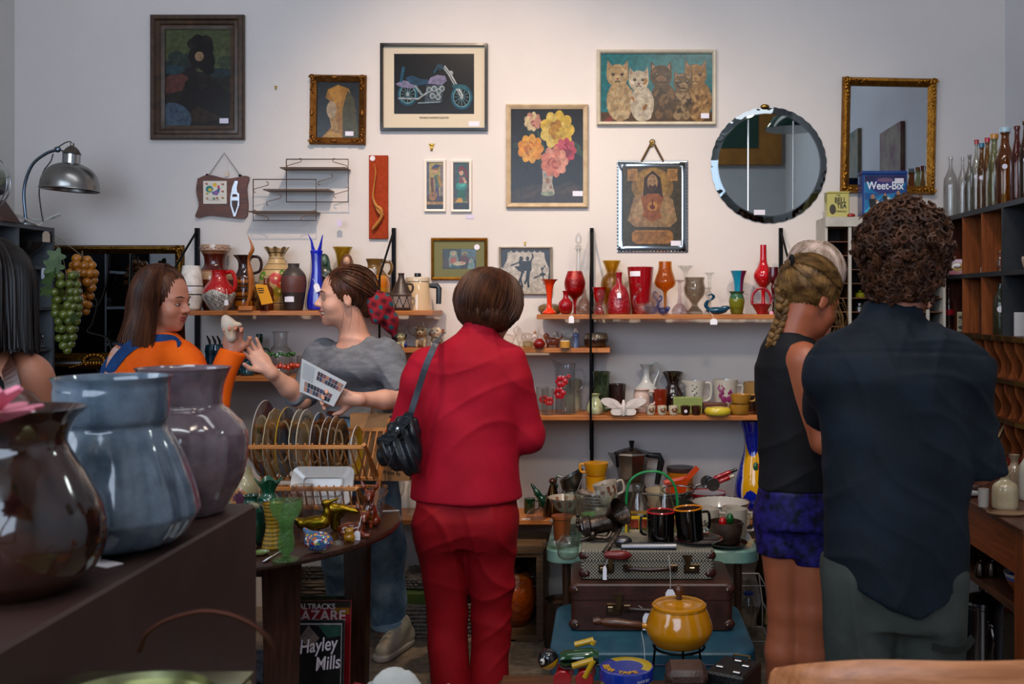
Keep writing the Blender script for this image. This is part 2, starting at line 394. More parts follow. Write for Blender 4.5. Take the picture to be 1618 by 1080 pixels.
# made-up window casings on solid walls, set behind the cool fill lights
for nm,a,b,ax in (('added_casing_1',(-2.2,.4),(1.35,2.95),'y'),('added_casing_2',(.35,2.25),(1.5,3.1),'x')):
 mb=MB(); (u0,u1),(z0,z1)=a,b; t=.05
 for (p,q,r,s_) in ((u0-t,z0-t,u1+t,z0),(u0-t,z1,u1+t,z1+t),(u0-t,z0,u0,z1),(u1,z0,u1+t,z1),((u0+u1)/2-.02,z0,(u0+u1)/2+.02,z1)):
  if ax=='y': mb.box((p,YR,q),(r,YR+.05,s_))
  else: mb.box((XL,p,q),(XL+.05,r,s_))
 struct(nm,mb,mat('matte','#3b3a38'))
# ---- string shelving on the back wall
woodS=wood('#9c5a26','#b9743a','x'); blk=mat('metal','#1c1c1e',rough=.5)
def shelf(lab,x0,x1,surf,dep=.30,th=.022,off=0):
 z=SURF[surf]; mb=MB(); mb.box((x0,YB-dep-off,z-th),(x1,YB-.036-off,z),bev=.002)
 o=mb.build('shelf_board',woodS,smooth=False); tag(o,lab,'shelf','wooden boards of the wall shelving')
X=lambda px:Wx(px,4.62)
shelf('wooden shelf board high on left, holding pottery vases and the red lava jug',X(298),X(684),'UL')
shelf('wooden shelf board high on right, holding red and orange glass vases',X(848),X(1305),'UR')
shelf('short wooden shelf board of glass animals behind the woman in red',X(590),X(964),'MID',dep=.27)
shelf('wooden shelf board at mid height with white ewer and butterfly planter',X(790),X(1262),'LR')
shelf('wooden shelf board on left below the pottery, with glass carafe',X(297),X(640),'LL')
shelf('lowest wooden shelf board, running behind the mint table and baskets',X(596),X(1262),'BOT',dep=.31)
for i,(px,z0,lab) in enumerate(((311,1.0,'black steel ladder bracket at left end of the pottery shelf'),(622,.3,'black steel ladder bracket beside the cream coffee pot'),(935,.72,'black steel ladder bracket standing in front of the tall clear decanter'),(1234,.3,'black steel ladder bracket behind the blonde heads at the right'))):
 x=Wx(px,4.9); e=E('shelf_bracket',lab,'shelf bracket',(x,4.9,0),'steel ladder brackets of the wall shelving'); r=.0055
 zt=Wz(360,4.9); yb=.006; yf=-.305
 MB().box((-.009,-.006,z0),(.009,.017,zt)).build('wall_post',blk,e,smooth=False)
 zk=1.62
 MB().tube([(0,yb,zt-.01),(0,yf,zk),(0,yf,z0+.1)],r,8).build('front_rod',blk,e)
 for zz in (1.575,1.29,1.12,.96,.76,.47):
  if zz>z0+.1 and zz<zk: MB().tube([(0,yb,zz-.03),(0,yf,zz-.03)],.005,6).build('rung',blk,e)
# ---- pictures
def framed(name,label,cat,x0,y0,x1,y1,prof,fm,d=4.905,art=None,mount=None,carve=None,tilt=0,glossy=True,mirror=False,stick=None,sticker='r',backm='#222222'):
 """prof: (inset, height) pairs in m from the outer edge inwards"""
 c=P((x0+x1)/2,(y0+y1)/2,d); c.y=YB-.002
 w_=(x1-x0)*d/F/2; h_=(y1-y0)*d/F/2
 e=E(name,label,cat,c)
 if tilt: e.rotation_euler=(0,tilt,0)
 rings=[]
 mb=MB()
 cor=[(-1,-1),(1,-1),(1,1),(-1,1)]
 sub=10
 for ins,hh in [(0,0)]+prof+[(prof[-1][0],0)]:
  ring=[]
  for k in range(4):
   a,b=cor[k],cor[(k+1)%4]
   for t in range(sub):
    u=a[0]+(b[0]-a[0])*t/sub; v=a[1]+(b[1]-a[1])*t/sub
    ring.append((u*(w_-ins),-hh,v*(h_-ins)))
  rings.append(ring)
 mb.loft(rings,False,False)
 mb.build('frame',fm,e,angle=25)
 ins=prof[-1][0]; aw,ah=w_-ins,h_-ins
 if carve:
  rnd=random.Random(len(label)); iw=prof[-1][0]; top=max(h for _,h in prof)
  for (sxn,szn) in cor:
   cb=MB()
   for q in range(carve[0]):
    t=q/carve[0]
    for along in (0,1):
     ox=(w_-iw*.45-(t*w_*carve[1] if along==0 else rnd.uniform(-.2,.2)*iw)); oz=(h_-iw*.45-(t*h_*carve[1] if along==1 else rnd.uniform(-.2,.2)*iw))
     rr=iw*rnd.uniform(.16,.3)*(1-.45*t)
     cb.ell((sxn*ox,-top-.001,szn*oz),(rr*1.5 if along==0 else rr*.8,rr*.8,rr*.8 if along==0 else rr*1.5),seg=8,rings=5,R=rotm(0,rnd.uniform(-.6,.6),0))
   pts=[]
   for q in range(14):
    a=q/13*4.6; r_=iw*.55*(1-q/16); pts.append((sxn*(w_-iw*.55+r_*math.cos(a)),-top-.002,szn*(h_-iw*.55+r_*math.sin(a))))
   cb.tube(pts,iw*.11,6); cb.build('corner_ornament',fm,e)
  for t in carve[2]:
   for sgn in(-1,1):
    cb=MB()
    for q in range(5): cb.ell(((t+(q-2)*.03)*w_,-top,sgn*(h_-iw*.45)),(iw*.22,iw*.18,iw*(.32-.06*abs(q-2))),seg=8,rings=5)
    for q in range(5): cb.ell((sgn*(w_-iw*.45),-top,(t+(q-2)*.03)*h_),(iw*(.32-.06*abs(q-2)),iw*.18,iw*.22),seg=8,rings=5)
    cb.build('carved_ornament',fm,e)
 base=-.004
 if mount:
  mw,mc=mount; mb=MB()
  for k in range(4):
   a,b=cor[k],cor[(k+1)%4]
   mb.add([(a[0]*aw,base-.002,a[1]*ah),(b[0]*aw,base-.002,b[1]*ah),(b[0]*(aw-mw[0]),base-.002,b[1]*(ah-mw[1])+mw[2]),(a[0]*(aw-mw[0]),base-.002,a[1]*(ah-mw[1])+mw[2])],[(0,1,2,3)])
  mb.build('mount',mat('paper',mc),e,smooth=False); aw-=mw[0]; ah-=mw[1]; zoff=mw[2]
 else: zoff=0
 mb=MB(); mb.box((-aw,base,-ah+zoff),(aw,0,ah+zoff),col=backm)
 if mirror: pass
 if art: art.emit(mb,-aw,-ah+zoff,2*aw,2*ah,base)
 o=mb.build('mirror_glass' if mirror else 'picture',mirror if mirror else mat('paint','vc',rough=.22 if glossy else .7),e,smooth=False)
 if stick:
  u,v,sw,sh=stick; s=MB(); k=d/F; yy=base-.004
  if sw==sh: s.lathe([(sw*k/2,0),(sw*k/2,.001)],20,M=Matrix.Translation((u*aw,yy,zoff+v*ah))@Matrix.Rotation(PI/2,4,'X'))
  else: s.box((u*aw-sw*k/2,yy,zoff+v*ah-sh*k/2),(u*aw+sw*k/2,yy+.001,zoff+v*ah+sh*k/2))
  s.build('price_sticker',mat('paper','#dcd8e6'),e,smooth=False)
 return e
class Art:
 def __init__(s): s.s=[]
 def p(s,pts,c): s.s.append((pts,c)); return s
 def r(s,x0,y0,x1,y1,c): return s.p([(x0,y0),(x1,y0),(x1,y1),(x0,y1)],c)
 def e(s,cx,cy,rx,ry,c,rot=0,n=18,a0=0,a1=2*PI):
  return s.p([(cx+rx*math.cos(a)*math.cos(rot)-ry*math.sin(a)*math.sin(rot),cy+rx*math.cos(a)*math.sin(rot)+ry*math.sin(a)*math.cos(rot)) for a in [a0+(a1-a0)*i/n for i in range(n+(a1-a0<6.2))]],c)
 def l(s,pts,w,c,asp=1):
  for a,b in zip(pts,pts[1:]):
   dx,dy=(b[0]-a[0])*asp,b[1]-a[1]; L=math.hypot(dx,dy) or 1; nx,ny=-dy/L*w/asp,dx/L*w
   s.p([(a[0]-nx,a[1]-ny),(b[0]-nx,b[1]-ny),(b[0]+nx,b[1]+ny),(a[0]+nx,a[1]+ny)],c)
  return s
 def ring(s,cx,cy,rx,ry,w,c,n=26):
  for i in range(n):
   a,b=2*PI*i/n,2*PI*(i+1)/n
   s.p([(cx+rx*math.cos(a),cy+ry*math.sin(a)),(cx+rx*math.cos(b),cy+ry*math.sin(b)),(cx+rx*(1-w)*math.cos(b),cy+ry*(1-w)*math.sin(b)),(cx+rx*(1-w)*math.cos(a),cy+ry*(1-w)*math.sin(a))],c)
  return s
 def emit(s,mb,x0,z0,w,h,y):
  n=len(s.s)
  for i,(pts,c) in enumerate(s.s):
   yy=y-.0003-.0028*i/max(n,1)
   q=[(x0+min(max(u,0),1)*w,yy,z0+min(max(v,0),1)*h) for u,v in pts]; ar=sum(q[k][0]*q[(k+1)%len(q)][2]-q[(k+1)%len(q)][0]*q[k][2] for k in range(len(q)))
   mb.add(q if ar>0 else q[::-1],[tuple(range(len(q)))],c)
rnd=random.Random(3)
# dark tree landscape (plain stand-in)
a=Art().r(0,.55,1,1,'#5d6444').r(0,.78,1,1,'#56603f').r(0,0,1,.56,'#2a2722')
for i in range(10): a.e(rnd.uniform(0,1),rnd.uniform(.62,.72),.13,.06,rnd.choice(['#35433b','#2f3c3c','#44503e']))
a.p([(0,.5),(.2,.56),(.35,.5),(.25,.36),(0,.33)],'#6b3e38').e(.12,.58,.16,.05,'#2e4a55').e(.85,.55,.2,.05,'#2d3f45')
a.p([(.2,0),(.18,.25),(.34,.42),(.4,.5),(.66,.5),(.85,.42),(1,.3),(1,0)],'#201a1e')
for i in range(34):
 t=rnd.random(); a.e(.53+rnd.uniform(-.17,.17)*(1.1-.5*t),.42+.48*t,.09,.06,rnd.choice(['#1d1517','#241a1b','#191416','#2a2020']))
a.e(.52,.72,.07,.05,'#a98a6c').p([(.2,.05),(.5,.2),(.9,.08),(.6,.02)],'#3a2a22').e(0.1,.06,.3,.18,'#4e6178')
framed('painting','large dark brown framed oil landscape with a black tree before a pale moon','painting',238,23.5,386,220.5,[(0,.02),(.006,.03),(.022,.03),(.03,.02),(.045,.022),(.052,.014),(.07,.012)],mat('wood','#2c1e12','#4a3220',scale=30,rough=.35),art=a,stick=(.8,-.9,14,8))
# ochre draped jug still life (plain stand-in)
a=Art().r(0,0,1,1,'#22262a').p([(.12,0),(.3,.15),(.45,.3),(.4,.6),(.2,.72),(.25,.86),(.5,.95),(.75,.88),(.92,.5),(.97,0)],'#a8762a').p([(.62,0),(.6,.5),(.72,.86),(.88,.7),(.97,.2),(.97,0)],'#4d4a2a').p([(.25,.86),(.5,.95),(.62,.85),(.55,.55),(.4,.62)],'#c08a35').e(.35,.5,.12,.16,'#b79f82').p([(.3,.36),(.46,.36),(.52,.1),(.36,.14)],'#b08a50').p([(.12,0),(.3,.13),(.6,.06),(.6,0)],'#c59436')
framed('painting','small tilted still life of ochre drapery in an ornate brown carved frame','painting',489,118,578,228,[(0,.012),(.008,.028),(.022,.02),(.034,.012)],mat('metal','#6d4520','#8a5c2c',scale=30,rough=.5),art=a,carve=(6,.5,[-.1]),stick=(.55,-.85,13,7),tilt=.012)
# motorbike print
a=Art().r(0,0,1,1,'#16171b').r(0,.0,1,.16,'#1c1a1c')
tl,bl,pu,sv='#2f7684','#225a78','#8a86ae','#a8b4c0'
for cx,cy,R in ((.17,.33,.125),(.845,.28,.135)):
 a.ring(cx,cy,R,R*1.55,.2,bl).ring(cx,cy,R*.8,R*1.24,.08,'#7fb9c4')
 for k in range(12): a.l([(cx,cy),(cx+R*.75*math.cos(k*PI/6),cy+R*1.16*math.sin(k*PI/6))],.004,'#6a9aa8')
 a.e(cx,cy,.02,.03,sv)
a.p([(.02,.5),(.12,.56),(.24,.52),(.3,.45),(.2,.42),(.05,.46)],pu).p([(.1,.5),(.14,.78),(.1,.79),(.07,.55)],bl).p([(.14,.6),(.22,.64),(.33,.58),(.44,.57),(.45,.5),(.3,.47),(.2,.5)],'#254a6a')
a.p([(.42,.5),(.45,.6),(.54,.65),(.64,.63),(.66,.55),(.6,.48)],pu).p([(.38,.2),(.6,.2),(.62,.48),(.4,.48)],'#42525e')
for q in ((.44,.4),(.5,.42),(.56,.38),(.48,.3),(.55,.28),(.6,.42)): a.e(q[0],q[1],.035,.05,sv).e(q[0],q[1],.02,.03,'#55707c')
a.l([(.05,.26),(.3,.25),(.42,.36)],.014,sv,1.5).l([(.3,.18),(.58,.2)],.012,'#7f97a4',1.5).l([(.26,.47),(.36,.3)],.02,'#8fa6b0',1.5)
a.l([(.6,.8),(.68,.66),(.83,.3)],.013,sv,1.5).l([(.63,.8),(.71,.66),(.86,.3)],.012,'#cfd8de',1.5).e(.57,.78,.05,.06,'#2a3a4c').l([(.5,.68),(.55,.8),(.62,.76)],.015,bl,1.5).e(.71,.68,.03,.04,sv).p([(.72,.46),(.76,.5),(.9,.48),(.93,.36),(.85,.42),(.76,.42)],'#2c6a7c')
e=framed('framed_print','black framed print of a blue motorbike on a cream mount','picture',601,68.5,770,206,[(0,.022),(.012,.024),(.014,.012)],mat('plastic','#17120f',rough=.3),art=a,mount=((.052,.052,.0165),'#c9bda8'),stick=(1.0,-1.33,17,8))
text('THE HARLEY DAVIDSON COLLECTION',e,(0,-.0085,-.151),.0135,'#3a332c',sx=.62)
# roses
a=Art().r(0,0,1,1,'#211e1d').p([(0,.12),(.3,.2),(.6,.18),(.8,.23),(1,.17),(1,0),(0,0)],'#3a2c20').p([(.1,.05),(.4,.16),(.3,.05)],'#4a3828').p([(.6,.1),(.9,.2),(.95,.1)],'#4c3a28')
for q in ((.02,.63,.12,.6),(.25,.7,.2,.8),(.3,.42,.42,.5),(.8,.52,.95,.6),(.75,.6,.9,.64),(.4,.66,.6,.7),(.3,.55,.2,.6)): a.e((q[0]+q[2])/2+.05,(q[1]+q[3])/2,.11,.035,rnd.choice(['#2f4630','#3a5238','#263b2c']),rot=rnd.uniform(-1,1))
a.l([(.35,.8),(.5,.5),(.52,.4)],.01,'#33503a')
a.p([(.42,.1),(.44,.22),(.43,.42),(.6,.42),(.57,.22),(.61,.1)],'#b9ada0').e(.51,.1,.1,.025,'#8d9a82').e(.51,.24,.03,.03,'#9a6a50').e(.48,.3,.02,.02,'#7a8a9a').e(.55,.17,.02,.02,'#a07a60')
def rose(cx,cy,r,cs,seed):
 q=random.Random(seed)
 for k in range(9):
  an=k*.7; a.e(cx+.6*r*math.cos(an),cy+.45*r*math.sin(an),r*.62,r*.4,q.choice(cs[:2]),rot=an)
 for k in range(7):
  an=k*.9+.4; a.e(cx+.28*r*math.cos(an),cy+.22*r*math.sin(an),r*.36,r*.24,q.choice(cs),rot=an+.6)
 a.e(cx,cy,r*.16,r*.12,cs[-1])
rose(.3,.87,.1,['#c98d7c','#d9c49c','#a85a58'],1); rose(.64,.78,.2,['#d9b743','#e0c564','#c29226','#b07d20'],2); rose(.27,.58,.15,['#e0921f','#e8a838','#c87414'],3); rose(.75,.56,.13,['#b83a52','#cc5568','#8f2438'],4); rose(.6,.44,.16,['#d97f68','#e09a84','#b65648'],5)
framed('painting','cream framed still life of roses in a white vase on black','painting',799.5,164.5,929,328,[(0,.016),(.006,.022),(.014,.018),(.024,.01)],mat('wood','#b39c7e','#c9b596',scale=20,rough=.4),art=a,stick=(.85,-.8,16,8))
# kittens
a=Art().r(0,0,1,1,'#1f7a86').r(0,.6,1,1,'#237f8a').r(0,0,1,.14,'#5a3c1c').p([(.02,0),(.14,.16),(.1,0)],'#8a3a30')
def kit(cx,by,s,c1,c2,lean=0,c3=None):
 fur=random.Random(int(cx*100))
 a.e(cx,by+.22*s,.12*s,.3*s,c1).e(cx-.04*s,by+.03,.035,.07*s,c2).e(cx+.055*s,by+.03,.035,.07*s,c2)
 for k in range(26): 
  an=fur.uniform(0,6.28); r=fur.uniform(.2,1); a.e(cx+.1*s*r*math.cos(an),by+.24*s+.25*s*r*math.sin(an),.018,.05,fur.choice([c1,c2,c2,c3 or c1]),rot=fur.uniform(-.5,.5))
 hx,hy=cx+lean,by+.6*s
 for sg in(-1,1): a.p([(hx+sg*.03,hy+.1*s),(hx+sg*.09*s,hy+.23*s),(hx+sg*.1*s,hy+.02)],c1).p([(hx+sg*.045,hy+.12*s),(hx+sg*.08*s,hy+.19*s),(hx+sg*.085*s,hy+.06)],'#b08a74')
 a.e(hx,hy,.1*s,.17*s,c1).e(hx,hy-.06*s,.05*s,.07*s,c2)
 for k in range(14): 
  an=fur.uniform(0,6.28); a.e(hx+.07*s*math.cos(an),hy+.02+.12*s*math.sin(an),.014,.03,fur.choice([c1,c2,c3 or c2]),rot=an)
 for sg in(-1,1): a.e(hx+sg*.04*s,hy+.02*s,.014,.022,'#201812').e(hx+sg*.04*s,hy+.03*s,.004,.006,'#e8e4d8')
 a.e(hx,hy-.05*s,.012,.015,'#8a4a40').l([(hx-.025,hy-.1*s),(hx,hy-.075*s),(hx+.025,hy-.1*s)],.006,'#4a3020')
kit(.88,.08,1.0,'#9c7446','#b8925e',-.03,'#6e4c2c'); kit(.17,.08,1.0,'#b89c74','#cbb48e',-.02); kit(.72,.06,.85,'#6a5236','#a58a66',.02,'#3a2a1c'); kit(.56,.08,.98,'#4f3a26','#7a5c3c',-.02,'#2a1e14'); kit(.37,.06,.9,'#c8bba6','#d8cdbc',-.03,'#a8743c')
framed('framed_picture','cream framed picture of kittens sitting on a teal background','picture',943,78,1132,198,[(0,.014),(.006,.024),(.014,.02),(.02,.01)],mat('wood','#c2b8a4','#d0c6b2',scale=20,rough=.4),art=a,stick=(.87,-.83,13,8))
# devotional plaque on mirror glass
a=Art().r(0,0,1,1,'#4a4230')
a.e(.5,.75,.36,.24,'#8a6a38').e(.5,.78,.27,.2,'#a5803e').p([(.08,.32),(.18,.6),(.34,.68),(.66,.68),(.85,.58),(.92,.32),(.8,.24),(.2,.24)],'#a08058').p([(.3,.62),(.5,.68),(.7,.62),(.76,.4),(.5,.3),(.26,.4)],'#9a5a2c').p([(.12,.35),(.3,.62),(.35,.45),(.3,.28)],'#b3966c').p([(.88,.35),(.7,.62),(.62,.45),(.7,.28)],'#a98a60')
a.p([(.34,.62),(.36,.86),(.5,.95),(.64,.86),(.68,.6),(.6,.66),(.42,.66)],'#3c2818').e(.5,.8,.09,.105,'#a88460').p([(.43,.74),(.5,.66),(.57,.74),(.55,.78),(.5,.75),(.45,.78)],'#4a3020').l([(.45,.82),(.48,.82)],.006,'#3a2416').l([(.52,.82),(.55,.82)],.006,'#3a2416').l([(.5,.81),(.5,.775)],.005,'#8a6444')
a.e(.5,.5,.09,.06,'#c08a3c').e(.5,.49,.045,.03,'#6a2418').l([(.5,.52),(.5,.58)],.01,'#6a2418').e(.8,.45,.06,.045,'#b38c64').l([(.8,.46),(.78,.54)],.014,'#b38c64').e(.24,.33,.08,.04,'#b08a62')
a.p([(.15,.16),(.2,.2),(.8,.2),(.85,.16),(.85,.07),(.78,.03),(.22,.03),(.15,.07)],'#b07c40')
for k in range(6): a.l([(.24,.17-.022*k),(.76-.03*(k%2),.17-.022*k)],.003,'#6a4a28')
for cx in(.16,.84):
 a.r(cx-.085,.82,cx+.085,.97,'#b8894c')
 for k in range(6): a.l([(cx-.055,.95-.02*k),(cx+.055,.95-.02*k)],.003,'#6a4a28')
e=framed('religious_plaque','mirror edged religious picture of a robed bearded man hanging on a chain','picture',975,253,1087,398,[(0,.004),(.012,.008),(.03,.006)],mat('mirror','#9a9da0',rough=.08),art=a,stick=(.8,-.93,16,8))
ch=MB()
for i in range(9):
 t=i/8
 for sg in(-1,1): ch.ell((sg*(.012+.04*(1-t)),-.006,.226+.075*t),(.006,.003,.007),seg=6,rings=4)
ch.tube([(.012*math.cos(a_),-.006,.318+.012*math.sin(a_)) for a_ in np.linspace(0,2*PI,14)],.002,6)
ch.build('chain',mat('metal','#6a5038',rough=.4),e)
sc=MB()
for k in range(26):
 t=(k+.5)/26
 for sg in(-1,1): sc.ell((sg*.172,-.004,-.22+.44*t),(.004,.004,.007),seg=6,rings=4)
 if k<20: sc.ell((-.17+.34*(k+.5)/20,-.004,-.223),(.007,.004,.004),seg=6,rings=4)
sc.build('scalloped_edge',mat('mirror','#8a8d90',rough=.1),e)
# small prints pair
a=Art().r(0,0,1,1,'#b3a15c').r(0,.25,.14,1,'#5a5f78').r(.8,.2,1,.95,'#8a7a78').r(0,.15,1,.28,'#4a3a30').r(0,.1,1,.16,'#b38a50').r(0,0,1,.1,'#26262a')
a.p([(.5,.2),(.52,.48),(.7,.48),(.76,.2),(.66,.2),(.6,.4)],'#4f3a78').p([(.38,.5),(.45,.72),(.7,.74),(.8,.58),(.74,.46)],'#4f6a60').l([(.7,.7),(.85,.5)],.03,'#b08a30',.35).e(.5,.82,.15,.06,'#d3a184').e(.5,.88,.2,.05,'#8a5a24').p([(.28,.86),(.5,.96),(.85,.93),(.6,.88)],'#3b4a78').l([(.38,.65),(.42,.5)],.03,'#d0a080',.35).e(.36,.27,.24,.09,'#a87444').l([(.36,.35),(.3,.68)],.03,'#6a3c20',.35).e(.36,.3,.05,.02,'#3a2416')
framed('framed_print','narrow white framed print of a boy with a lute','picture',670,252,704,334,[(0,.012),(.004,.014),(.012,.01)],mat('matte','#e4dcd2',rough=.4),art=a)
a=Art().r(0,0,1,1,'#2a5a58').r(0,.15,.2,1,'#4a4a50').r(.8,.2,1,1,'#50463e').r(0,.15,1,.25,'#6a5030').p([(.1,.15),(.9,.15),(.6,.25),(.3,.25)],'#d0a040').r(0,.0,1,.13,'#26262a')
a.l([(.5,.5),(.48,.3),(.25,.27)],.035,'#1f6a50',.35).l([(.56,.5),(.6,.3),(.72,.17)],.035,'#1f6a50',.35).e(.5,.5,.36,.09,'#2a8a86').e(.5,.53,.28,.05,'#48b0a4').p([(.38,.55),(.36,.68),(.62,.72),(.66,.56)],'#8a4a58').e(.5,.78,.14,.055,'#d8a88c').p([(.3,.8),(.36,.92),(.6,.94),(.8,.84),(.95,.64),(.75,.7),(.66,.84)],'#7a2430').l([(.64,.68),(.8,.56)],.025,'#d8a88c',.35)
e=framed('framed_print','narrow white framed print of a ballerina in a teal tutu','picture',712,252.5,745,334.5,[(0,.012),(.004,.014),(.012,.01)],mat('matte','#e4dcd2',rough=.4),art=a)
o=MB().box((0,0,0),(13*4.9/F,.001,6*4.9/F)).build('price_label',mat('paper','#c9c2dc'),None,P(735,345,4.9),smooth=False); o.location.y=YB-.002; tag(o,'tiny lilac price label stuck on the wall below the ballerina print','label')
# nativity print
a=Art().r(0,0,1,1,'#2f3a38').r(.55,.6,1,1,'#4f6e78').r(.6,.45,1,.62,'#5a5560').r(0,0,1,.16,'#3a2e2a').e(.15,.3,.2,.25,'#4a4038')
a.e(.32,.78,.11,.13,'#a9a880').p([(.2,.1),(.18,.5),(.25,.8),(.32,.88),(.42,.8),(.47,.5),(.44,.1)],'#7f958a').e(.33,.74,.05,.08,'#c49a7c').p([(.22,.5),(.28,.58),(.4,.58),(.42,.3),(.22,.28)],'#b3604c').p([(.22,.05),(.3,.3),(.5,.24),(.55,.02)],'#2e5a60')
a.e(.66,.77,.09,.1,'#a0955c').e(.65,.7,.055,.1,'#7a5a40').p([(.5,.5),(.6,.65),(.72,.64),(.8,.4),(.7,.2),(.55,.3)],'#5a2c26').e(.5,.27,.2,.1,'#cdbfa2',rot=.15).e(.6,.3,.05,.05,'#c88a6c')
a.p([(.74,0),(.78,.4),(.85,.56),(.93,.4),(.97,0)],'#7a9a9a').e(.82,.38,.035,.07,'#c49a7c')
framed('framed_print','small gold framed nativity print with an olive mount','picture',681,375.5,770,442,[(0,.014),(.006,.02),(.014,.014)],mat('metal','#a5742c','#c0903c',scale=40,rough=.35),art=a,mount=((.042,.04,0),'#6b6a45'),stick=(1.05,1.17,9,9))
# dancer silhouette
a=Art().r(0,0,1,1,'#cfc6ba').p([(0,1),(0,.6),(.03,.55),(.12,.75),(.14,1)],'#2c2a30').p([(1,1),(1,0),(.93,0),(.98,.55),(.9,.75),(.87,1)],'#2c2a30')
for k in range(7): a.e(.14+.12*k,1,.065,.08,'#2c2a30')
K='#26242a'
a.e(.41,.78,.04,.055,K).e(.54,.78,.035,.05,K).p([(.36,.74),(.38,.5),(.5,.5),(.5,.72)],K).p([(.49,.72),(.5,.5),(.62,.5),(.62,.74)],K).l([(.6,.72),(.65,.82),(.63,.9)],.018,K,1.2).l([(.38,.7),(.2,.62)],.014,K,1.2).p([(.27,.6),(.45,.62),(.48,.45),(.36,.5)],K).l([(.43,.5),(.4,.3),(.44,.12)],.022,K,1.2).l([(.46,.5),(.38,.3),(.36,.18)],.02,K,1.2).l([(.58,.52),(.55,.3),(.56,.12)],.024,K,1.2).l([(.54,.5),(.52,.3),(.48,.2)],.022,K,1.2)
for cx,cy,s in((.83,.55,1),(.13,.42,.7)):
 a.e(cx,cy,.02*s,.03*s,K).l([(cx,cy),(cx+.02,cy-.12*s),(cx+.05*s,cy-.36*s)],.013*s,K,1.2).e(cx+.02,cy-.13*s,.06*s,.03*s,K).l([(cx,cy-.14*s),(cx-.17*s,cy-.22*s)],.012*s,K,1.2).l([(cx,cy-.05*s),(cx+.07*s,cy+.08*s)],.009*s,K,1.2)
framed('framed_print','framed black paper cut silhouette of dancers on a stage','picture',788,389.5,872.5,465.5,[(0,.014),(.005,.018),(.011,.01)],mat('wood','#8b8276','#a59c90',scale=20,rough=.4),art=a)
# ---- round scalloped mirror
def scal_mirror():
 d=4.9; c=P(1215.5,260,d); c.y=YB-.003; R=91*d/F; e=E('round_mirror','big round frameless wall mirror with a scalloped edge and two cut lines','mirror',c)
 mm=mat('mirror','#aab0b0',rough=.015); n=72
 disc=MB(); lines=[-.36,.42]
 disc.lathe([(R*.9,0),(R*.9,.010)],n,M=Matrix.Rotation(PI/2,4,'X')); disc.build('mirror_glass',mm,e,smooth=False)
 bv=MB(); rings=[]
 for rr,hh,wv in((.885,.0105,0),(.93,.0085,0),(.975,.005,1),(1,.0035,1),(1,0,1)):
  rings.append([(R*(rr+(.012*abs(math.sin(18*a)) if wv else 0)-.0*wv)*math.cos(a),-hh,R*(rr+(.012*abs(math.sin(18*a)) if wv else 0))*math.sin(a)) for a in [2*PI*i/216 for i in range(216)]])
 bv.loft(rings,False,False); bv.build('bevelled_rim',mat('mirror','#6a7072',rough=.03),e,angle=20)
 for u in lines:
  h=R*math.sqrt(.87**2-u*u); g=MB(); g.prism([(u*R-.004,-.0102),(u*R,-.0085),(u*R+.004,-.0102),(u*R,-.0118)],'z',-h,h); g.build('cut_line',mat('mirror','#d8dcdc',rough=.12),e,smooth=False)
 g=MB(); g.ell((-.02,-.008,R+.004),(.022,.008,.012)); g.build('hanging_clip',mat('metal','#8a6a30'),e)
 s=MB(); s.box((-.075,-.013,-R*.87),(-.02,-.012,-R*.87+.025)); s.build('price_sticker',mat('paper','#dcd8e6'),e,smooth=False)
scal_mirror()
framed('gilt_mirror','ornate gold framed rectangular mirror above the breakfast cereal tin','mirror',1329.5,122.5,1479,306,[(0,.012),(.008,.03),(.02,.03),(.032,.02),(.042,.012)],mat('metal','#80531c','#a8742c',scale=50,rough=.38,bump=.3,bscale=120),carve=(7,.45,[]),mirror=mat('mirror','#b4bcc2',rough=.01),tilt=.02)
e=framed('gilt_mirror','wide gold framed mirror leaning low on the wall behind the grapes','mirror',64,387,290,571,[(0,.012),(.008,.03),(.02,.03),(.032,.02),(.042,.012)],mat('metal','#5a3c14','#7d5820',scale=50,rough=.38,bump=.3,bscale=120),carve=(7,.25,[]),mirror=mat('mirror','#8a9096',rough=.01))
ck=MB(); ck.tube(cr([(-.02,-.012,.24),(-.03,-.012,.1),(-.07,-.012,-.01),(-.11,-.012,-.0),(-.1,-.012,.03),(-.075,-.012,.0),(-.1,-.012,-.1),(-.12,-.012,-.14),(-.03,-.012,-.17),(0,-.012,-.24)],8),.0035,6)
o=ck.build('lamp_cord',mat('matte','#241a16'),None,e.location,smooth=True); tag(o,'dark looped cord hanging in front of the wide gold framed mirror','cord')
ck=MB(); ck.tube(cr([(.09,-.012,.24),(.085,-.012,.1),(.08,-.012,-.05),(.1,-.012,-.16)],8),.0035,6)
o=ck.build('lamp_cord',mat('matte','#241a16'),None,e.location); tag(o,'straighter dark cord hanging down before the wide gold framed mirror, right of the looped one','cord')
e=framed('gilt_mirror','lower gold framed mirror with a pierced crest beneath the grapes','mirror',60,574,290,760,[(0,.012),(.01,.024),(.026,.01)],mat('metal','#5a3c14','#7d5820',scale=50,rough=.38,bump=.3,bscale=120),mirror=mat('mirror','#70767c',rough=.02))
e.location.y-=.04
cst=MB()
for k in range(-6,7):
 a_=k/6*2.2; cst.ell((-.06+.05*math.sin(a_),-.02,.305+.03*math.cos(a_)),(.011,.008,.009),seg=8,rings=5)
for k in range(10): cst.ell((-.06+(-1 if k%2 else 1)*(.06+.014*(k//2)),-.02,.292-.002*k),(.012,.007,.006),seg=8,rings=5)
for k in range(5): cst.ell((-.06+.014*(k-2),-.02,.294),(.008,.008,.012),seg=8,rings=5)
cst.build('crest',mat('metal','#80531c','#a8742c',scale=50,rough=.38),e)
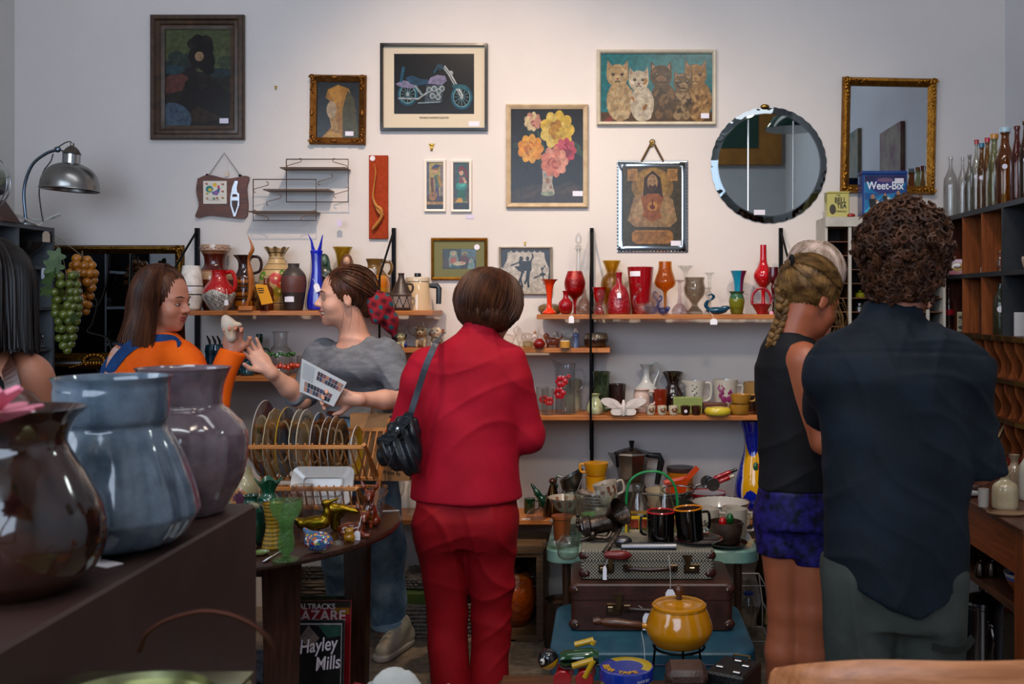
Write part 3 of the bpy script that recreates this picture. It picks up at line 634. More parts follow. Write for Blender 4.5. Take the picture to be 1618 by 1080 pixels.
# ---- wooden plaque with tile and knife
def plaque():
 d=4.9;k=d/F; e=E('cutting_board','wavy wooden board with rooster tile and steel opener, hung by a cord','board',(Wx(350,d),YB-.003,Wz(312,d)))
 pts=cr([(-38,30),(-20,36),(10,30),(41,34),(39,15),(41,-15),(36,-32),(10,-31),(-20,-28),(-41,-31),(-36,-12),(-40,10),(-38,30)],5)[:-1]
 MB().prism([(x*k,z*k) for x,z in pts],'y',-.018,0).build('board',wood('#4a2418','#6a3622','x'),e,smooth=False)
 a=Art().r(0,0,1,1,'#d8d0c4').e(.5,.85,.09,.09,'#e0b020').p([(.4,.4),(.35,.5),(.6,.62),(.68,.75),(.74,.7),(.7,.5),(.6,.36)],'#3a5c8a').e(.25,.65,.17,.16,'#1f7a74').e(.28,.62,.09,.08,'#c9b030').e(.66,.75,.05,.08,'#b02a2a').e(.55,.48,.12,.07,'#8a5a9a')
 for q in((.12,.9),(.85,.88),(.85,.55),(.15,.45),(.15,.22),(.85,.25),(.45,.22),(.6,.24)): a.e(q[0],q[1],.06,.04,rnd.choice(['#c8702c','#2f7a5a','#b83a34','#c9a030'])).e(q[0]+.03,q[1]-.03,.03,.03,'#3f7a50')
 for q in range(5): a.l([(.25+.1*q,.14),(.32+.1*q,.14)],.008,'#4a4440')
 mb=MB(); mb.box((-28*k,-.024,-10*k),(9*k,-.018,26*k),col='#d8d0c4'); a.emit(mb,-27*k,-9*k,35*k,34*k,-.024); mb.build('rooster_tile',VG(.2),e,smooth=False)
 kn=[(22,26),(18,16),(15,0),(15,-12),(20,-30),(23,-30),(29,-12),(29,6),(26,8),(25,14),(27,26)]
 MB().prism([(x*k,z*k) for x,z in kn],'y',-.026,-.020).build('bottle_opener',mat('metal','#b8bcc4'),e,smooth=False)
 MB().prism([(17*k,-5*k),(27*k,-5*k),(26*k,-14*k),(22*k,-25*k),(18*k,-14*k)],'y',-.028,-.0262).build('opener_grip',wood('#2e1812','#44241a','z'),e,smooth=False)
 MB().prism([(18*k,1*k),(26*k,1*k),(25*k,5*k),(19*k,5*k)],'y',-.0285,-.0262).build('opener_slot',mat('matte','#3a2018'),e,smooth=False)
 MB().tube([(-22*k,-.01,34*k),(3*k,-.008,71*k),(30*k,-.01,33*k)],.0016,6).build('cord',mat('matte','#2c2622'),e)
 m=MB(); m.ell((-23*k,-.014,36*k),(.008,.005,.006)); m.build('cord_eyelet',mat('metal','#202022'),e); m=MB(); m.ell((29*k,-.014,35*k),(.009,.005,.006)); m.build('cord_eyelet',mat('metal','#202022'),e)
 price(e,(7*k,-.008,42*k),w=.018,h=.026,col='#d6c4b4',string=(6*k,-.006,66*k))
plaque()
# ---- wire wall rack
def rack():
 d=4.9;k=d/F; e=E('wire_rack','brass coloured wire wall rack of two overlapping scrolled frames with three ledges','rack',(Wx(480,d),YB-.004,Wz(300,d)))
 wm=mat('metal','#6a5040',rough=.45); W_=lambda pts,y=-.02,r=.0028,nm='wire_frame',par=e:MB().tube([(x*k,y,z*k) for x,z in pts],r,6).build(nm,wm,par)
 f1=W_([(-24,47),(73,47),(73,-20),(-24,-20),(-24,47)],-.05,nm='wire_frame'); f2=W_([(-72,14),(26,14),(26,-50),(-72,-50),(-72,14)],-.085)
 def scroll(cx,cz,s,fl,par,y):
  pts=[]
  for i in range(34):
   t=i/33; a=-PI*1.6*(1-2*t); 
   r=.35+.65*abs(1-2*t)**0
   pts.append(None)
  A=[(math.cos(a)*4.5*(a/4.7),math.sin(a)*4.5*(a/4.7)) for a in np.linspace(.8,4.7,14)]
  p1=[(9*fl-x*fl,7+z) for x,z in A]; p2=[(-9*fl+x*fl,-7-z) for x,z in A[::-1]]
  pp=cr([p1[0]]+p1[1::2]+p2[::2],3); MB().tube([((cx+x*s)*k,y,(cz+z*s)*k) for x,z in pp],.002,5).build('scroll',wm,par)
 for cx,cz,fl,p_,y in((-12,40,1,f1,-.05),(60,40,-1,f1,-.05),(37,15,1,f1,-.05),(62,-5,1,f1,-.05),(-60,2,1,f2,-.085),(-40,-18,1,f2,-.085),(-60,-42,-1,f2,-.085),(14,-42,1,f2,-.085)): scroll(cx,cz,.95,fl,p_,y)
 for x0,x1,z in((-29,73,32),(-55,47,-2),(-78,25,-36)):
  m=MB(); m.box((x0*k,-.1,z*k-.004),(x1*k,0,z*k-.001))
  for i in range(8): m.tube([(x0*k,-.1+.0135*i,z*k),(x1*k,-.1+.0135*i,z*k)],.0018,5)
  m.build('ledge',mat('metal','#7a6050',rough=.5),e,smooth=False)
 price(e,(59*k,-.05,-47*k),w=.026,h=.034,col='#cfc2dc',string=(58*k,-.05,-21*k))
rack()
# ---- rust panel with carved wood
d=4.9;k=d/F; e=E('wall_sculpture','tall rust red wall panel with a carved pale wood bird form','sculpture',(Wx(597.5,d),YB-.003,Wz(311,d)))
MB().box((-15*k,-.014,-66*k),(15*k,0,66*k),bev=.002).build('panel',mat('fabric','#8a3014','#9c3a1a',scale=60),e,smooth=False)
m=MB(); m.tube([(x*k,-.03,z*k) for x,z in cr([(-5,52),(-3,38),(-5,20),(-7,0),(-2,-14),(5,-20),(6,-32),(-3,-46),(-8,-52)],4)],[w_*k for w_, in cr([(.6,),(2,),(2,),(3,),(5,),(6,),(4,),(5,),(3,)],4)],10,flat=.55)
m.tube([(x*k,-.03,z*k) for x,z in cr([(-6,-5),(0,-20),(5,-27),(10,-29)],4)],[w_*k for w_, in cr([(2,),(4,),(4,),(1.5,)],4)],8,flat=.6)
m.build('carved_bird',wood('#a8672c','#c0813e','z'),e)
m=MB(); m.lathe([(4.2*k,0),(4.2*k,.001)],18,M=Matrix.Translation((-9*k,-.0155,61*k))@Matrix.Rotation(PI/2,4,'X')); m.build('price_sticker',mat('paper','#dcd4dc'),e)
# ---- hooks and nails
def hook(px,py,lab,s=1):
 k=4.9/F*s; m=MB(); m.prism([(-5*k,5*k),(5*k,5*k),(2*k,-2*k),(2*k,-6*k),(-2*k,-6*k),(-2*k,-2*k)],'y',-.004,0); m.ell((0,-.006,-4*k),(2*k,.005,2*k)); m.ell((0,-.004,3*k),(3*k,.003,2*k))
 o=m.build('picture_hook',mat('metal','#a8843c'),None,(Wx(px,4.9),YB-.001,Wz(py,4.9))); tag(o,lab,'hook')
hook(681,231,'brass picture hook on the wall above the boy with the lute')
hook(434,137,'tiny brass hook on bare wall left of the ochre still life',.5)
hook(829,384,'tiny brass hook just above the dancer silhouette frame',.5)
hook(1030,226,'brass heart shaped hook holding the chain of the religious plaque',.9)
# ---- things behind the camera that the mirrors show
m=MB(); m.box((-.1,YR+.005,3.02),(2.0-.08,YR+.06,4.2)); 
fr=m.build('chalkboard',mat('wood','#8a5a1c','#a06a24',scale=9)); tag(fr,'ochre framed green chalkboard high on the rear wall, seen in the round mirror','chalkboard')
m=MB(); m.box((.05,YR+.055,3.2),(1.66,YR+.07,4.1)); m.build('board_surface',mat('matte','#0e3a30'),fr,smooth=False)
lp=E('pendant_lamp','green enamel pendant lamp reflected in the round mirror','lamp',(1.35,2.5,2.77))
m=MB(); m.lathe([(.19,0),(.185,.02),(.14,.09),(.06,.12),(.03,.16),(.01,.18)],32); m.build('lamp_shade',mat('gloss','#0c4034'),lp)
m=MB(); m.lathe([(.01,.006),(.165,.006),(.165,.002),(.01,.002)],32); mm=mat('matte','#ffffff').copy(); mm.name='lamp_glow'; mm.node_tree.nodes['Principled BSDF'].inputs['Emission Color'].default_value=(.85,1,.93,1); mm.node_tree.nodes['Principled BSDF'].inputs['Emission Strength'].default_value=6; m.build('light_tube',mm,lp)
q=light('pendant_light','SPOT',(1.35,2.5,2.76),(1.35,2.5,0),26,(.9,1,.96),.1,cone=2.4,blend=.5)
m=MB(); m.tube([(0,0,.17),(0,0,1.53)],.006,6); m.build('flex',blk,lp)
for i,(y,z,w_,h_,c1) in enumerate(((3.0,2.35,.5,.7,'#6a3040'),(1.9,2.55,.45,.6,'#3a5a58'))):
 m=MB(); m.box((XR-.03,y-w_/2,z-h_/2),(XR-.002,y+w_/2,z+h_/2)); o=m.build('framed_poster',mat('matte',c1,'#8a7a60',scale=6)); tag(o,('crimson' if i==0 else 'teal')+' framed poster high on the right wall, seen only in the gilt mirror','poster')
# ================================================================ pottery shelf, upper left
G=lambda c,c2=None,**k: mat('gloss',c,c2,**k)
VGm=mat('gloss','vc',rough=.14); VMm=mat('matte','vc',rough=.6)
GL=lambda c,r=.02,**k: mat('glass',c,rough=r,**k)
clear=GL('#eef2f0'); 
pg='pottery vases on the upper left shelf'
pot('vase','white bark textured cylinder vase with two black rings, leftmost on the pottery shelf','vase',304,'UL',[(12,0),(15,4),(17,18),(18,30),(17.5,38),(16,50),(14.5,60),(13,70)],mat('matte','#cfc4ba','#efe9e2',scale=30,rough=.5,bump=.6,bscale=25),d=4.74,label_spot=(3,33,12,7),group=pg)
def strip(o,k,r,h,w,c='#1c1512'):
 m=MB(); m.lathe([(r*k,(h-w)*k),((r+.5)*k,h*k),(r*k,(h+w)*k)],28); return m.build('glaze_ring',G(c),o)
o=bpy.data.objects['vase']; k=4.74/F; strip(o,k,17.6,38,.8); strip(o,k,18.1,25,.8)
pot('vase','largest brown and cream fat vase with a wide collar, behind the red lava jug','vase',340,'UL',[(17,0),(20,8),(26,30),(28,48),(26,58),(18,68),(16,74),(17,84),(21,92),(22.5,94),(22.5,103)],VGm,d=4.83,col=[(18,'#5a2010'),(40,'#3c140c'),(48,'#5a2010'),(60,'#b08c6c'),(64,'#8a4a28'),(88,'#4a160c'),(94,'#8a5a40'),(110,'#b09078')],group=pg)
m=MB()
k=4.82/F
for q in range(26):
 a=2*PI*q/26; m.ell((22.6*k*math.cos(a),22.6*k*math.sin(a),(97+1.5*(q%2))*k),(.006,.006,.002),seg=6,rings=4)
m.build('collar_relief',G('#8a6650'),bpy.data.objects['vase.001'])
def lava(h,a):
 return '#a80c10' if h>31+2.5*math.sin(3*a)-abs(math.sin(a*2))*3 else ('#c9c4bc' if math.sin(h*7.3+a*41)+math.sin(h*3.1-a*67)+math.sin(h*11+a*13)>-.2 else '#5c5650')
pot('jug','bright red jug with grey speckled lava base and handle','jug',346,'UL',[(13,0),(18,8),(24,20),(25,27),(22,36),(15,46),(11.5,53),(11.5,60),(12.5,64)],mat('gloss','vc',rough=.2,bump=.25,bscale=130),d=4.66,col=lava,smooth=10,seg=110,handle=[(12,60),(20,61),(25,52),(25.5,38),(22,30)],hr=3.2,hm=G('#b00c10'),tagp=(22,17,19,34))
pot('jug','tall dark brown jug with amber ribbed body and curled handle','jug',386,'UL',[(14,0),(15,5),(15,16),(14,18),(15.5,20),(15.5,34),(14.5,36),(15.5,38),(15,52),(11,60),(9,68),(10,78),(17,87)],VGm,d=4.80,col=lambda h,a:('#20120e' if 16<h<19 or 34<h<37 else ('#9a5a14' if int(h*1.1)%2 else '#4a240c')) if h<54 else '#2c1814',smooth=7,handle=[(9,84),(22,84),(27,74),(24,62),(13,58)],hr=2.4,hm=G('#2c1814'))
# wooden bird
e=E('wooden_bird','tall slender carved wooden bird standing on a square block','figurine',(Wx(391,4.64),4.64,SURF['UL']+.0005)); k=4.64/F
MB().box((-11*k,-.03,0),(11*k,.03,7*k),bev=.002).build('base',wood('#a05c2c','#b97238','x'),e)
m=MB(); P_=cr([(-2,6),(4,22),(6,42),(4,62),(2,78),(4,88),(8,96),(6,106),(0,120)],5); R_=[a[0] for a in cr([(4,),(5.5,),(7,),(6.5,),(3.6,),(4.4,),(4.6,),(2.4,),(.4,)],5)]
m.tube([(x*k,0,z*k) for x,z in P_],[r*k for r in R_],12,flat=.6); m.tube([(x*k,0,z*k) for x,z in cr([(4,58),(8,44),(10,34),(12,29)],4)],[r*k for r in (4,4,4,4,3.5,3.2,3,2.6,2.2,1.6,1,.8,.5)],8,flat=.5); m.build('carved_bird',wood('#8c4818','#b46a2c','z',rough=.3),e)
# amber bottles + tag
for px,w_,h,lab in((404,5.5,34,'square olive brown glass bottle beside the wooden bird'),(415,5,33,'narrow brown bottle with a white sticker, behind the orange swing tag')):
 o=pot('bottle',lab,'bottle',px,'UL',[(w_,0),(w_,2),(w_,h-6),(w_*.6,h-1),(w_*.55,h+4)],GL('#7a4a14' if px<410 else '#6a2410',.05),d=4.68,smooth=1,seg=4,rz=PI/4,open_=False)
o=pot('bottle','amber glass bottle with big orange swing tag and cork','bottle',421,'UL',[(10,0),(11,3),(11,28),(9,36),(5,41),(4.5,50)],GL('#8a2c08',.04),d=4.64,open_=False,smooth=3)
k=4.64/F; m=MB(); m.lathe([(4*k,50*k),(5*k,51*k),(4.6*k,55*k),(1e-4,55.5*k)],16); m.build('cork',mat('matte','#9a7a5a'),o)
tg=MB(); tg.prism([(-11*k,-2*k),(-9*k,0),(7*k,-2*k),(17*k,-30*k),(-1*k,-33*k)],'y',-.0006,.0006); t=tg.build('swing_tag',mat('paper','#dc9414'),o,loc=(-2*k,-13*k,42*k),smooth=False)
for i in range(3): m=MB(); m.box(((-8+i)*k,-.0012,(-8.2-3.2*i)*k),((2+i*(i<2))*k,-.0006,(-6.4-3.2*i)*k)); m.build('printed_line',mat('matte','#3a260c'),t,smooth=False)
def fl(h,a):
 for (ah,aa,r,c) in((54,-2.2,7,'#5a8a2a'),(50,-1.3,9,'#b82418'),(42,-1.0,7,'#c03a20'),(34,-1.9,8,'#a08a18'),(30,-1.1,8,'#8a7a1c'),(20,-1.4,7,'#b08a20'),(58,-.9,5,'#4f7a28'),(20,-2.3,7,'#5a7a2a'),(44,-2.5,6,'#c9b080')):
  dd=((h-ah)**2+((a-2*PI-aa)*24)**2)**.5
  if dd<r: return c if dd>r*.25 else '#e0c080'
 return '#3a2c1c' if (int(h)%9==0 and h>62) or (h<12 and int(h*1.4)%3==0) else ('#7a6240' if h>84 and math.sin(a*8)>0 else '#b89868')
pot('vase','cream carved vase with frilled rim and painted red and green flowers','vase',437,'UL',[(17,0),(20,8),(25,28),(27,46),(24,60),(15,74),(12,82),(12.5,88),(18,98)],mat('matte','vc',rough=.35),d=4.81,col=fl,smooth=14,seg=110,wav=lambda a,r,z,i:(r*(1+(.10*math.sin(8*a) if z>92*4.81/F else 0)),z+(.006*math.sin(8*a) if z>92*4.81/F else 0)))
pot('vase','matte dark brown stoneware vase with reddish band and white price sticker','vase',464,'UL',[(13,0),(14.5,4),(19,34),(19.5,48),(17,58),(9.5,67),(8.5,69),(9,74)],mat('matte','vc',rough=.45),d=4.7,col=[(28,'#2c221e'),(31,'#241a18'),(54,'#5a302a'),(80,'#3a322e')],label_spot=(-2,18,15,9),smooth=5)
# cobalt vase
e=E('cobalt_vase','tall cobalt blue glass vase pulled into two pointed horns','vase',(Wx(500,4.72),4.72,SURF['UL']+.0005)); k=4.72/F
m=MB(); pr=cr([(1e-3,0),(12,1),(15,8),(14,24),(10,42),(7.5,64),(8,82),(9.5,92),(9,95),(1e-3,95.5)],4); m.lathe([(max(r,.001)*k,z*k) for r,z in pr],24,sy=.7)
m.build('body',mat('gloss','#04108c','#0a22d0',scale=3,rough=.05),e)
for sg,tx in((-1,-13),(1,10)):
 m=MB(); m.tube([(x*k,0,z*k) for x,z in cr([(sg*3,88),(sg*6,100),(sg*8+0*tx,110),(tx,120)],4)],[r*k for r in (7,6.6,6.2,5.6,5,4.4,4,3.6,3,2.4,2,1.5,.8)],10,flat=.5); m.build('horn',mat('gloss','#0818b4',rough=.05),e)
m=MB(); m.lathe([(9*k,0),(17*k,1*k),(18*k,10*k),(15*k,30*k),(10*k,60*k),(8.6*k,90*k)],24,sy=.75); m.build('glass_casing',GL('#e0e2e8'),e)
price(e,(3*k,-.045,42*k),w=.026,h=.04,string=(-2*k,-.045,50*k),rot=Matrix.Rotation(-.35,4,'Y'))
def figure(name,label,px,surf,d,h,robe,head,skin='#c9a080',beard=None,cat='figurine',hood=False):
 k=d/F; e=E(name,label,cat,(Wx(px,d),d,SURF[surf]+.0005)); m=MB()
 m.lathe([(1e-4,0),(h*.17*k,0),(h*.16*k,h*.15*k),(h*.13*k,h*.45*k),(h*.17*k,h*.66*k),(h*.12*k,h*.76*k),(h*.05*k,h*.8*k),(1e-4,h*.81*k)],18,sy=.7,lobes=9,amp=.1); m.build('robe',G(robe,rough=.3),e)
 m=MB(); m.ell((0,-.002,h*.885*k),(h*.068*k,h*.07*k,h*.095*k)); m.ell((0,-h*.07*k-.003,h*.88*k),(h*.014*k,h*.018*k,h*.02*k),seg=6,rings=4); m.build('face',G(skin,rough=.4),e)
 m=MB(); m.ell((0,h*.025*k,h*.9*k),(h*.09*k,h*.08*k,h*.12*k)); m.tube([(-h*.07*k,0,h*.9*k),(-h*.09*k,0,h*.74*k)],h*.035*k,6); m.tube([(h*.07*k,0,h*.9*k),(h*.09*k,0,h*.74*k)],h*.035*k,6)
 if beard: m.ell((0,-h*.05*k,h*.82*k),(h*.045*k,h*.035*k,h*.05*k),seg=8,rings=6)
 m.build('hair',G(head,rough=.4),e)
 m=MB(); m.ell((0,-h*.11*k,h*.62*k),(h*.06*k,h*.04*k,h*.04*k)); m.tube([(-h*.15*k,0,h*.68*k),(-h*.1*k,-h*.1*k,h*.56*k),(0,-h*.12*k,h*.62*k)],h*.035*k,8); m.tube([(h*.15*k,0,h*.68*k),(h*.1*k,-h*.1*k,h*.56*k),(0,-h*.12*k,h*.62*k)],h*.035*k,8); m.build('arms',G(robe,rough=.3),e); return e
figure('madonna_figurine','small dark green glazed praying figure behind the cobalt vase',515,'UL',4.8,88,'#2a3a34','#22403a','#5a7a6c')
pot('vase','amber glass trumpet vase with flared rim above the smiling woman','vase',537,'UL',[(12,0),(13,4),(9,14),(8,40),(8.5,70),(11,90),(16,101)],GL('#a8851a',.04),d=4.78,smooth=5,lobes=0)
figure('saint_figurine','painted figurine of a bearded robed man with cream cloak',561,'UL',4.8,86,'#b09878','#5a3220','#b98c70',beard=1)
pot('jug','olive topped brown jug with orange glazed middle and side handle','jug',592,'UL',[(16,0),(22,12),(24,30),(23,48),(16,60),(12,66),(11,72),(14,81)],VGm,d=4.84,col=[(20,'#8a6a3a'),(34,'#b8801c'),(46,'#c06a0c'),(56,'#b9761a'),(90,'#6a4c20')],handle=[(12,76),(24,76),(27,66),(22,56)],hr=2.4,hm=G('#6a4c20'))
pot('vase','white crackled bottle vase with long waisted neck beside the steel bracket','vase',596,'UL',[(11,0),(16,6),(17,16),(12,30),(7,42),(6.5,50),(8.5,66)],mat('matte','#d8d2ce','#a89e9a',scale=60,rough=.5,bump=.7,bscale=90),d=4.68,smooth=4)
def zz(h,a):
 if h>30: return '#33231d' 
 if 22<h<30: return '#4a3a34' if h<27 else '#33231d'
 t=(a*8/PI)%2; t=abs(t-1); return '#241714' if abs((h-5)/17-t)<.13 else ('#8a7a74' if 5<h<22 else '#3a2822')
pot('jug','small dark brown conical bottle jug with zigzag band and ring handle','jug',634,'UL',[(14,0),(15.5,3),(16,22),(16,26),(10,40),(6,48),(4.5,54),(5,59)],mat('matte','vc',rough=.4),d=4.68,col=zz,smooth=8,seg=64,handle=[(8,42),(17,41),(18,33),(13,26)],hr=1.8,hm=mat('matte','#33231d'))
o=pot('coffee_pot','cream enamel coffee pot with lid and black square handle','coffee pot',660,'UL',[(23,0),(23,2),(21,22),(18,44),(17,46)],G('#c9ad8a','#d0b592',scale=2),d=4.8,smooth=1,open_=False); k=4.8/F
m=MB(); m.lathe([(1e-4,52.5*k),(18*k,52*k),(19*k,49*k),(19*k,45.5*k),(1e-4,45.4*k)],28); l=m.build('lid',G('#c9b8a0'),o)
MB().lathe([(1e-4,59*k),(5*k,58.5*k),(5.5*k,53*k),(1e-4,52.6*k)],16).build('lid_knob',mat('plastic','#101418'),l)
MB().tube([(17*k,0,39*k),(31*k,0,38.5*k),(33.5*k,0,35*k),(33*k,0,10*k)],[2.6*k,3.4*k,3.4*k,3.2*k],8,flat=1.3).build('handle',mat('plastic','#14161a'),o)
# ================================================================ upper right shelf
rg='glass vases on the upper right shelf'
pot('ornament','small bronze coloured pottery dish tucked behind the orange trumpet vase','ornament',869,'UR',[(14,0),(19,5),(18,12),(10,16)],G('#4a3820','#8a6c3a',scale=20,rough=.3),d=4.84)
pot('vase','slim orange trumpet vase, leftmost on the glass shelf','vase',868,'UR',[(10,0),(11,3),(6,8),(4,14),(5,34),(8,48),(14,55)],mat('gloss','#d83408',rough=.06),d=4.7,smooth=5)
pot('vase','little round red glass bottle vase with short neck','vase',894,'UR',[(4,0),(8,2),(11.5,10),(11,18),(5,25),(4,31),(5.5,37)],mat('gloss','#8c0610',rough=.06),d=4.66,smooth=5)
pot('goblet','large textured red glass balloon on a clear stem','glass',909,'UR',[(11,0),(3,2),(2,8),(4,23),(13,32),(16.5,48),(13,62),(11,67)],mat('glass','#d00c16',rough=.08,bump=.6,bscale=60),d=4.79,smooth=5,t=1.4)
pot('ball','inner red body of the balloon goblet','ball',909,'UR',[(2,24),(12,33),(15,48),(12,61),(9,64)],mat('gloss','#a40810',rough=.12,bump=.5,bscale=70),d=4.79,smooth=4,open_=False)
o=pot('decanter','tall clear glass decanter with pointed stopper behind the red goblet','decanter',914,'UR',[(15,0),(17,8),(15,26),(7,50),(4.5,70),(4,98),(7,103)],clear,d=4.84,smooth=5)
k=4.84/F; MB().lathe([(3*k,98*k),(3*k,104*k),(6*k,106*k),(2*k,109*k),(5*k,114*k),(4.5*k,122*k),(1e-4,129*k)],10).build('stopper',mat('glass','#dfe4e4',rough=.04),o,smooth=False)
pot('decanter','small clear glass bottle with faint pink base beside the steel bracket','decanter',923,'UR',[(9,0),(12,5),(12,14),(7,22),(3,28),(3.5,40)],GL('#f0c8b8'),d=4.66,smooth=4)
pot('vase','small dark red glass beaker vase behind the clear perfume bottle','vase',942,'UR',[(8,0),(8,3),(5,9),(6,18),(9,28),(9,34),(11,42)],mat('gloss','#98050c',rough=.06),d=4.8,smooth=4)
def perfume(px,lab):
 o=pot('perfume_bottle',lab,'bottle',px,'UR',[(8,0),(12,5),(11,14),(6,19),(3,22)],GL('#e8e2dc'),d=4.62,smooth=4); k=4.62/F
 MB().lathe([(1e-4,-1*k),(7*k,-1*k),(7*k,1*k),(1e-4,1*k)],20,M=Matrix.Translation((0,0,31*k))@Matrix.Rotation(PI/2,4,'X')@Matrix.Scale(1.35,4,(0,1,0))).build('disc_stopper',mat('glass','#dfe6ee',rough=.04),o)
perfume(949,'clear round perfume bottle with upright disc stopper')
pot('vase','amber glass vase with cut bands and flared neck behind the red bottle','vase',960,'UR',[(9,0),(9,8),(14,24),(17,42),(15,56),(8,64),(9,70),(14.5,84)],mat('glass','#c08a10',rough=.05,bump=.3,bscale=70),d=4.84,smooth=5,lobes=12,amp=.05)
pot('bottle','squat red pebbled glass bottle with narrow neck and white tag','bottle',978,'UR',[(17,0),(18,3),(18.5,12),(16,30),(11,42),(5,49),(4.5,58),(5.5,66)],mat('gloss','#8a0614',rough=.1,bump=.9,bscale=50),d=4.7,smooth=5,tagp=(0,34,0,48))
pot('vase','large plain red flared tumbler vase with white price sticker','vase',1012,'UR',[(14,0),(14.5,3),(21,74)],mat('gloss','#8e0a14',rough=.1),d=4.8,smooth=1,label_spot=(-9,63,16,8))
def swan(px,lab,s,c,d=4.66,surf='UR',fl=1,body=None):
 k=d/F*s; e=E('glass_swan',lab,'swan',(Wx(px,d),d,SURF[surf]+.0005)); g=mat('glass',c,rough=.05) if body is None else body
 m=MB(); m.ell((2*fl*k,0,9*k),(14*k,9*k,9*k)); m.ell((12*fl*k,0,14*k),(8*k,4*k,6*k),R=rotm(0,-.5*fl,0)); m.build('body',g,e)
 m=MB(); pts=cr([(-8,12),(-12,20),(-10,30),(-4,36),(-2,42),(-5,47),(-9,44)],4); m.tube([(x*fl*k,0,z*k) for x,z in pts],[3*k*(1-.5*i/len(pts)) for i in range(len(pts))],8); m.build('neck',g,e); return e
swan(1014,'clear glass swan figurine before the red tumbler vase',1.0,'#e4e2e0'); swan(1047,'small blue glass swan under the orange goblet',.62,'#3a4cb0',d=4.62)
swan(1031,'tiny blue glass swan left of the orange goblet',.75,'#8a9ad8',d=4.74,fl=-1)
o=pot('goblet','tall orange glass goblet with round bowl on a clear stem','glass',1051,'UR',[(9,0),(2.5,3),(2,10),(2.5,30),(5,37),(14,43),(17,50),(15,58),(11,70),(10.5,83)],mat('glass','#d87008',rough=.04),d=4.74,smooth=5)
o=pot('bud_vase','clear glass bud vase with ball foot and frilled lip','vase',1074,'UR',[(12,0),(13,5),(9,13),(3,20),(2.5,40),(3,50),(8,54)],GL('#e6d2da'),d=4.66,smooth=5,wav=lambda a,r,z,i:(r*(1+(.3*math.sin(5*a) if z>.148 else 0)),z))
pot('bud_vase','tallest clear twisted glass vase with ruffled top behind the smoky goblet','vase',1083,'UR',[(9,0),(8,4),(3,20),(3,50),(4,66),(9,73),(11,76)],clear,d=4.83,smooth=5,wav=lambda a,r,z,i:(r*(1+(.3*math.sin(4*a) if z>.2 else 0)),z))
pot('goblet','smoky grey glass goblet vase with knotted stem','glass',1097,'UR',[(12,0),(13,4),(6,12),(5,16),(9,22),(15,30),(17,40),(15,50),(16,58)],GL('#a59a88',.03),d=4.7,smooth=5)
pot('bud_vase','clear slender swan neck glass vase behind the blue bird dish','vase',1121,'UR',[(9,0),(8,4),(3,16),(2.5,48),(4,60),(9,65)],clear,d=4.82,smooth=4)
pot('candle_holder','clear twisted glass candle holder with knobbed top beside the blue bird dish','candle holder',1117,'UR',[(10,0),(5,4),(2,12),(5,18),(2,24),(6,32),(3,38),(7,42)],clear,d=4.72,smooth=3)
e=swan(1130,'blue glass bird shaped dish with a hanging white tag',.9,'#084a6a',d=4.64,body=mat('gloss','#06384f',rough=.06),fl=1); price(e,(-3*4.64/F,-.05,-9*4.64/F),string=(-8*4.64/F,-.04,6*4.64/F),w=.024,h=.036)
e.scale=(1.35,1,.75)
pot('jug','green and amber glass jug with metallic sheen, bulbous','jug',1164,'UR',[(8,0),(10,4),(12.5,20),(11,28),(10,32),(13,36)],VGm,d=4.7,col=[(10,'#5a5a14'),(24,'#6a6a18'),(40,'#2a5a3c')],smooth=4,handle=[(11,33),(17,30),(14,22)],hr=1.4,hm=clear)
pot('vase','purple and turquoise trumpet glass vase behind the green jug','vase',1167,'UR',[(9,0),(6,6),(7,40),(9,56),(13,68)],VGm,d=4.83,col=lambda h,a:'#1080a0' if math.cos(a)<.25 else '#6a1a44',smooth=4)
o=pot('vase','red glass vase with a very long neck and round bulb, tallest at the right','vase',1206,'UR',[(8,0),(9,3),(4,12),(3,30),(5,41),(10,47),(15,57),(14,66),(8,76),(5.5,86),(5,109)],mat('gloss','#b00a14',rough=.06),d=4.82,smooth=6)
e=E('glass_basket','red glass basket with looped handle and pink tag','basket',(Wx(1203,4.68),4.68,SURF['UR']+.0005)); k=4.68/F
m=MB(); m.lathe([(1e-4,0),(7*k,0),(8*k,3*k),(14*k,13*k),(16*k,16*k),(15*k,17*k),(12*k,13*k),(6*k,5*k),(1e-4,4*k)],26); m.build('bowl',mat('gloss','#96081a',rough=.08),e)
m=MB(); m.tube([(15*k*math.cos(a),0,22*k+19*k*math.sin(a)) for a in np.linspace(-.4,PI+.4,26)],2.2*k,8); m.build('handle',mat('gloss','#96081a',rough=.08,bump=.5,bscale=120),e)
price(e,(14*k,-.03,5*k),col='#e0a0b4',string=(15*k,-.02,20*k))
pot('goblet','dark red glass goblet with knobbed stem next to the braid','glass',1222,'UR',[(9,0),(9,2),(3,6),(4,20),(2.5,30),(4,42),(3,48),(8,54),(8,74)],mat('gloss','#4a0a10',rough=.08),d=4.76,smooth=4)
pot('goblet','green glass vase half hidden behind the braid','glass',1229,'UR',[(5,0),(6,10),(5,30),(6,46)],mat('gloss','#0a5a34',rough=.08),d=4.68,smooth=3)
o=bpy.data.objects['ball']; o.parent=bpy.data.objects['goblet']; o.location=(0,0,0); o.name='red_bulb'
for q in('label','category','group'):
 if q in o: del o[q]
price(bpy.data.objects['goblet'],(-4*4.7/F,-.13,-2*4.7/F),string=(-2*4.7/F,-.1,16*4.7/F),w=.024,h=.034)
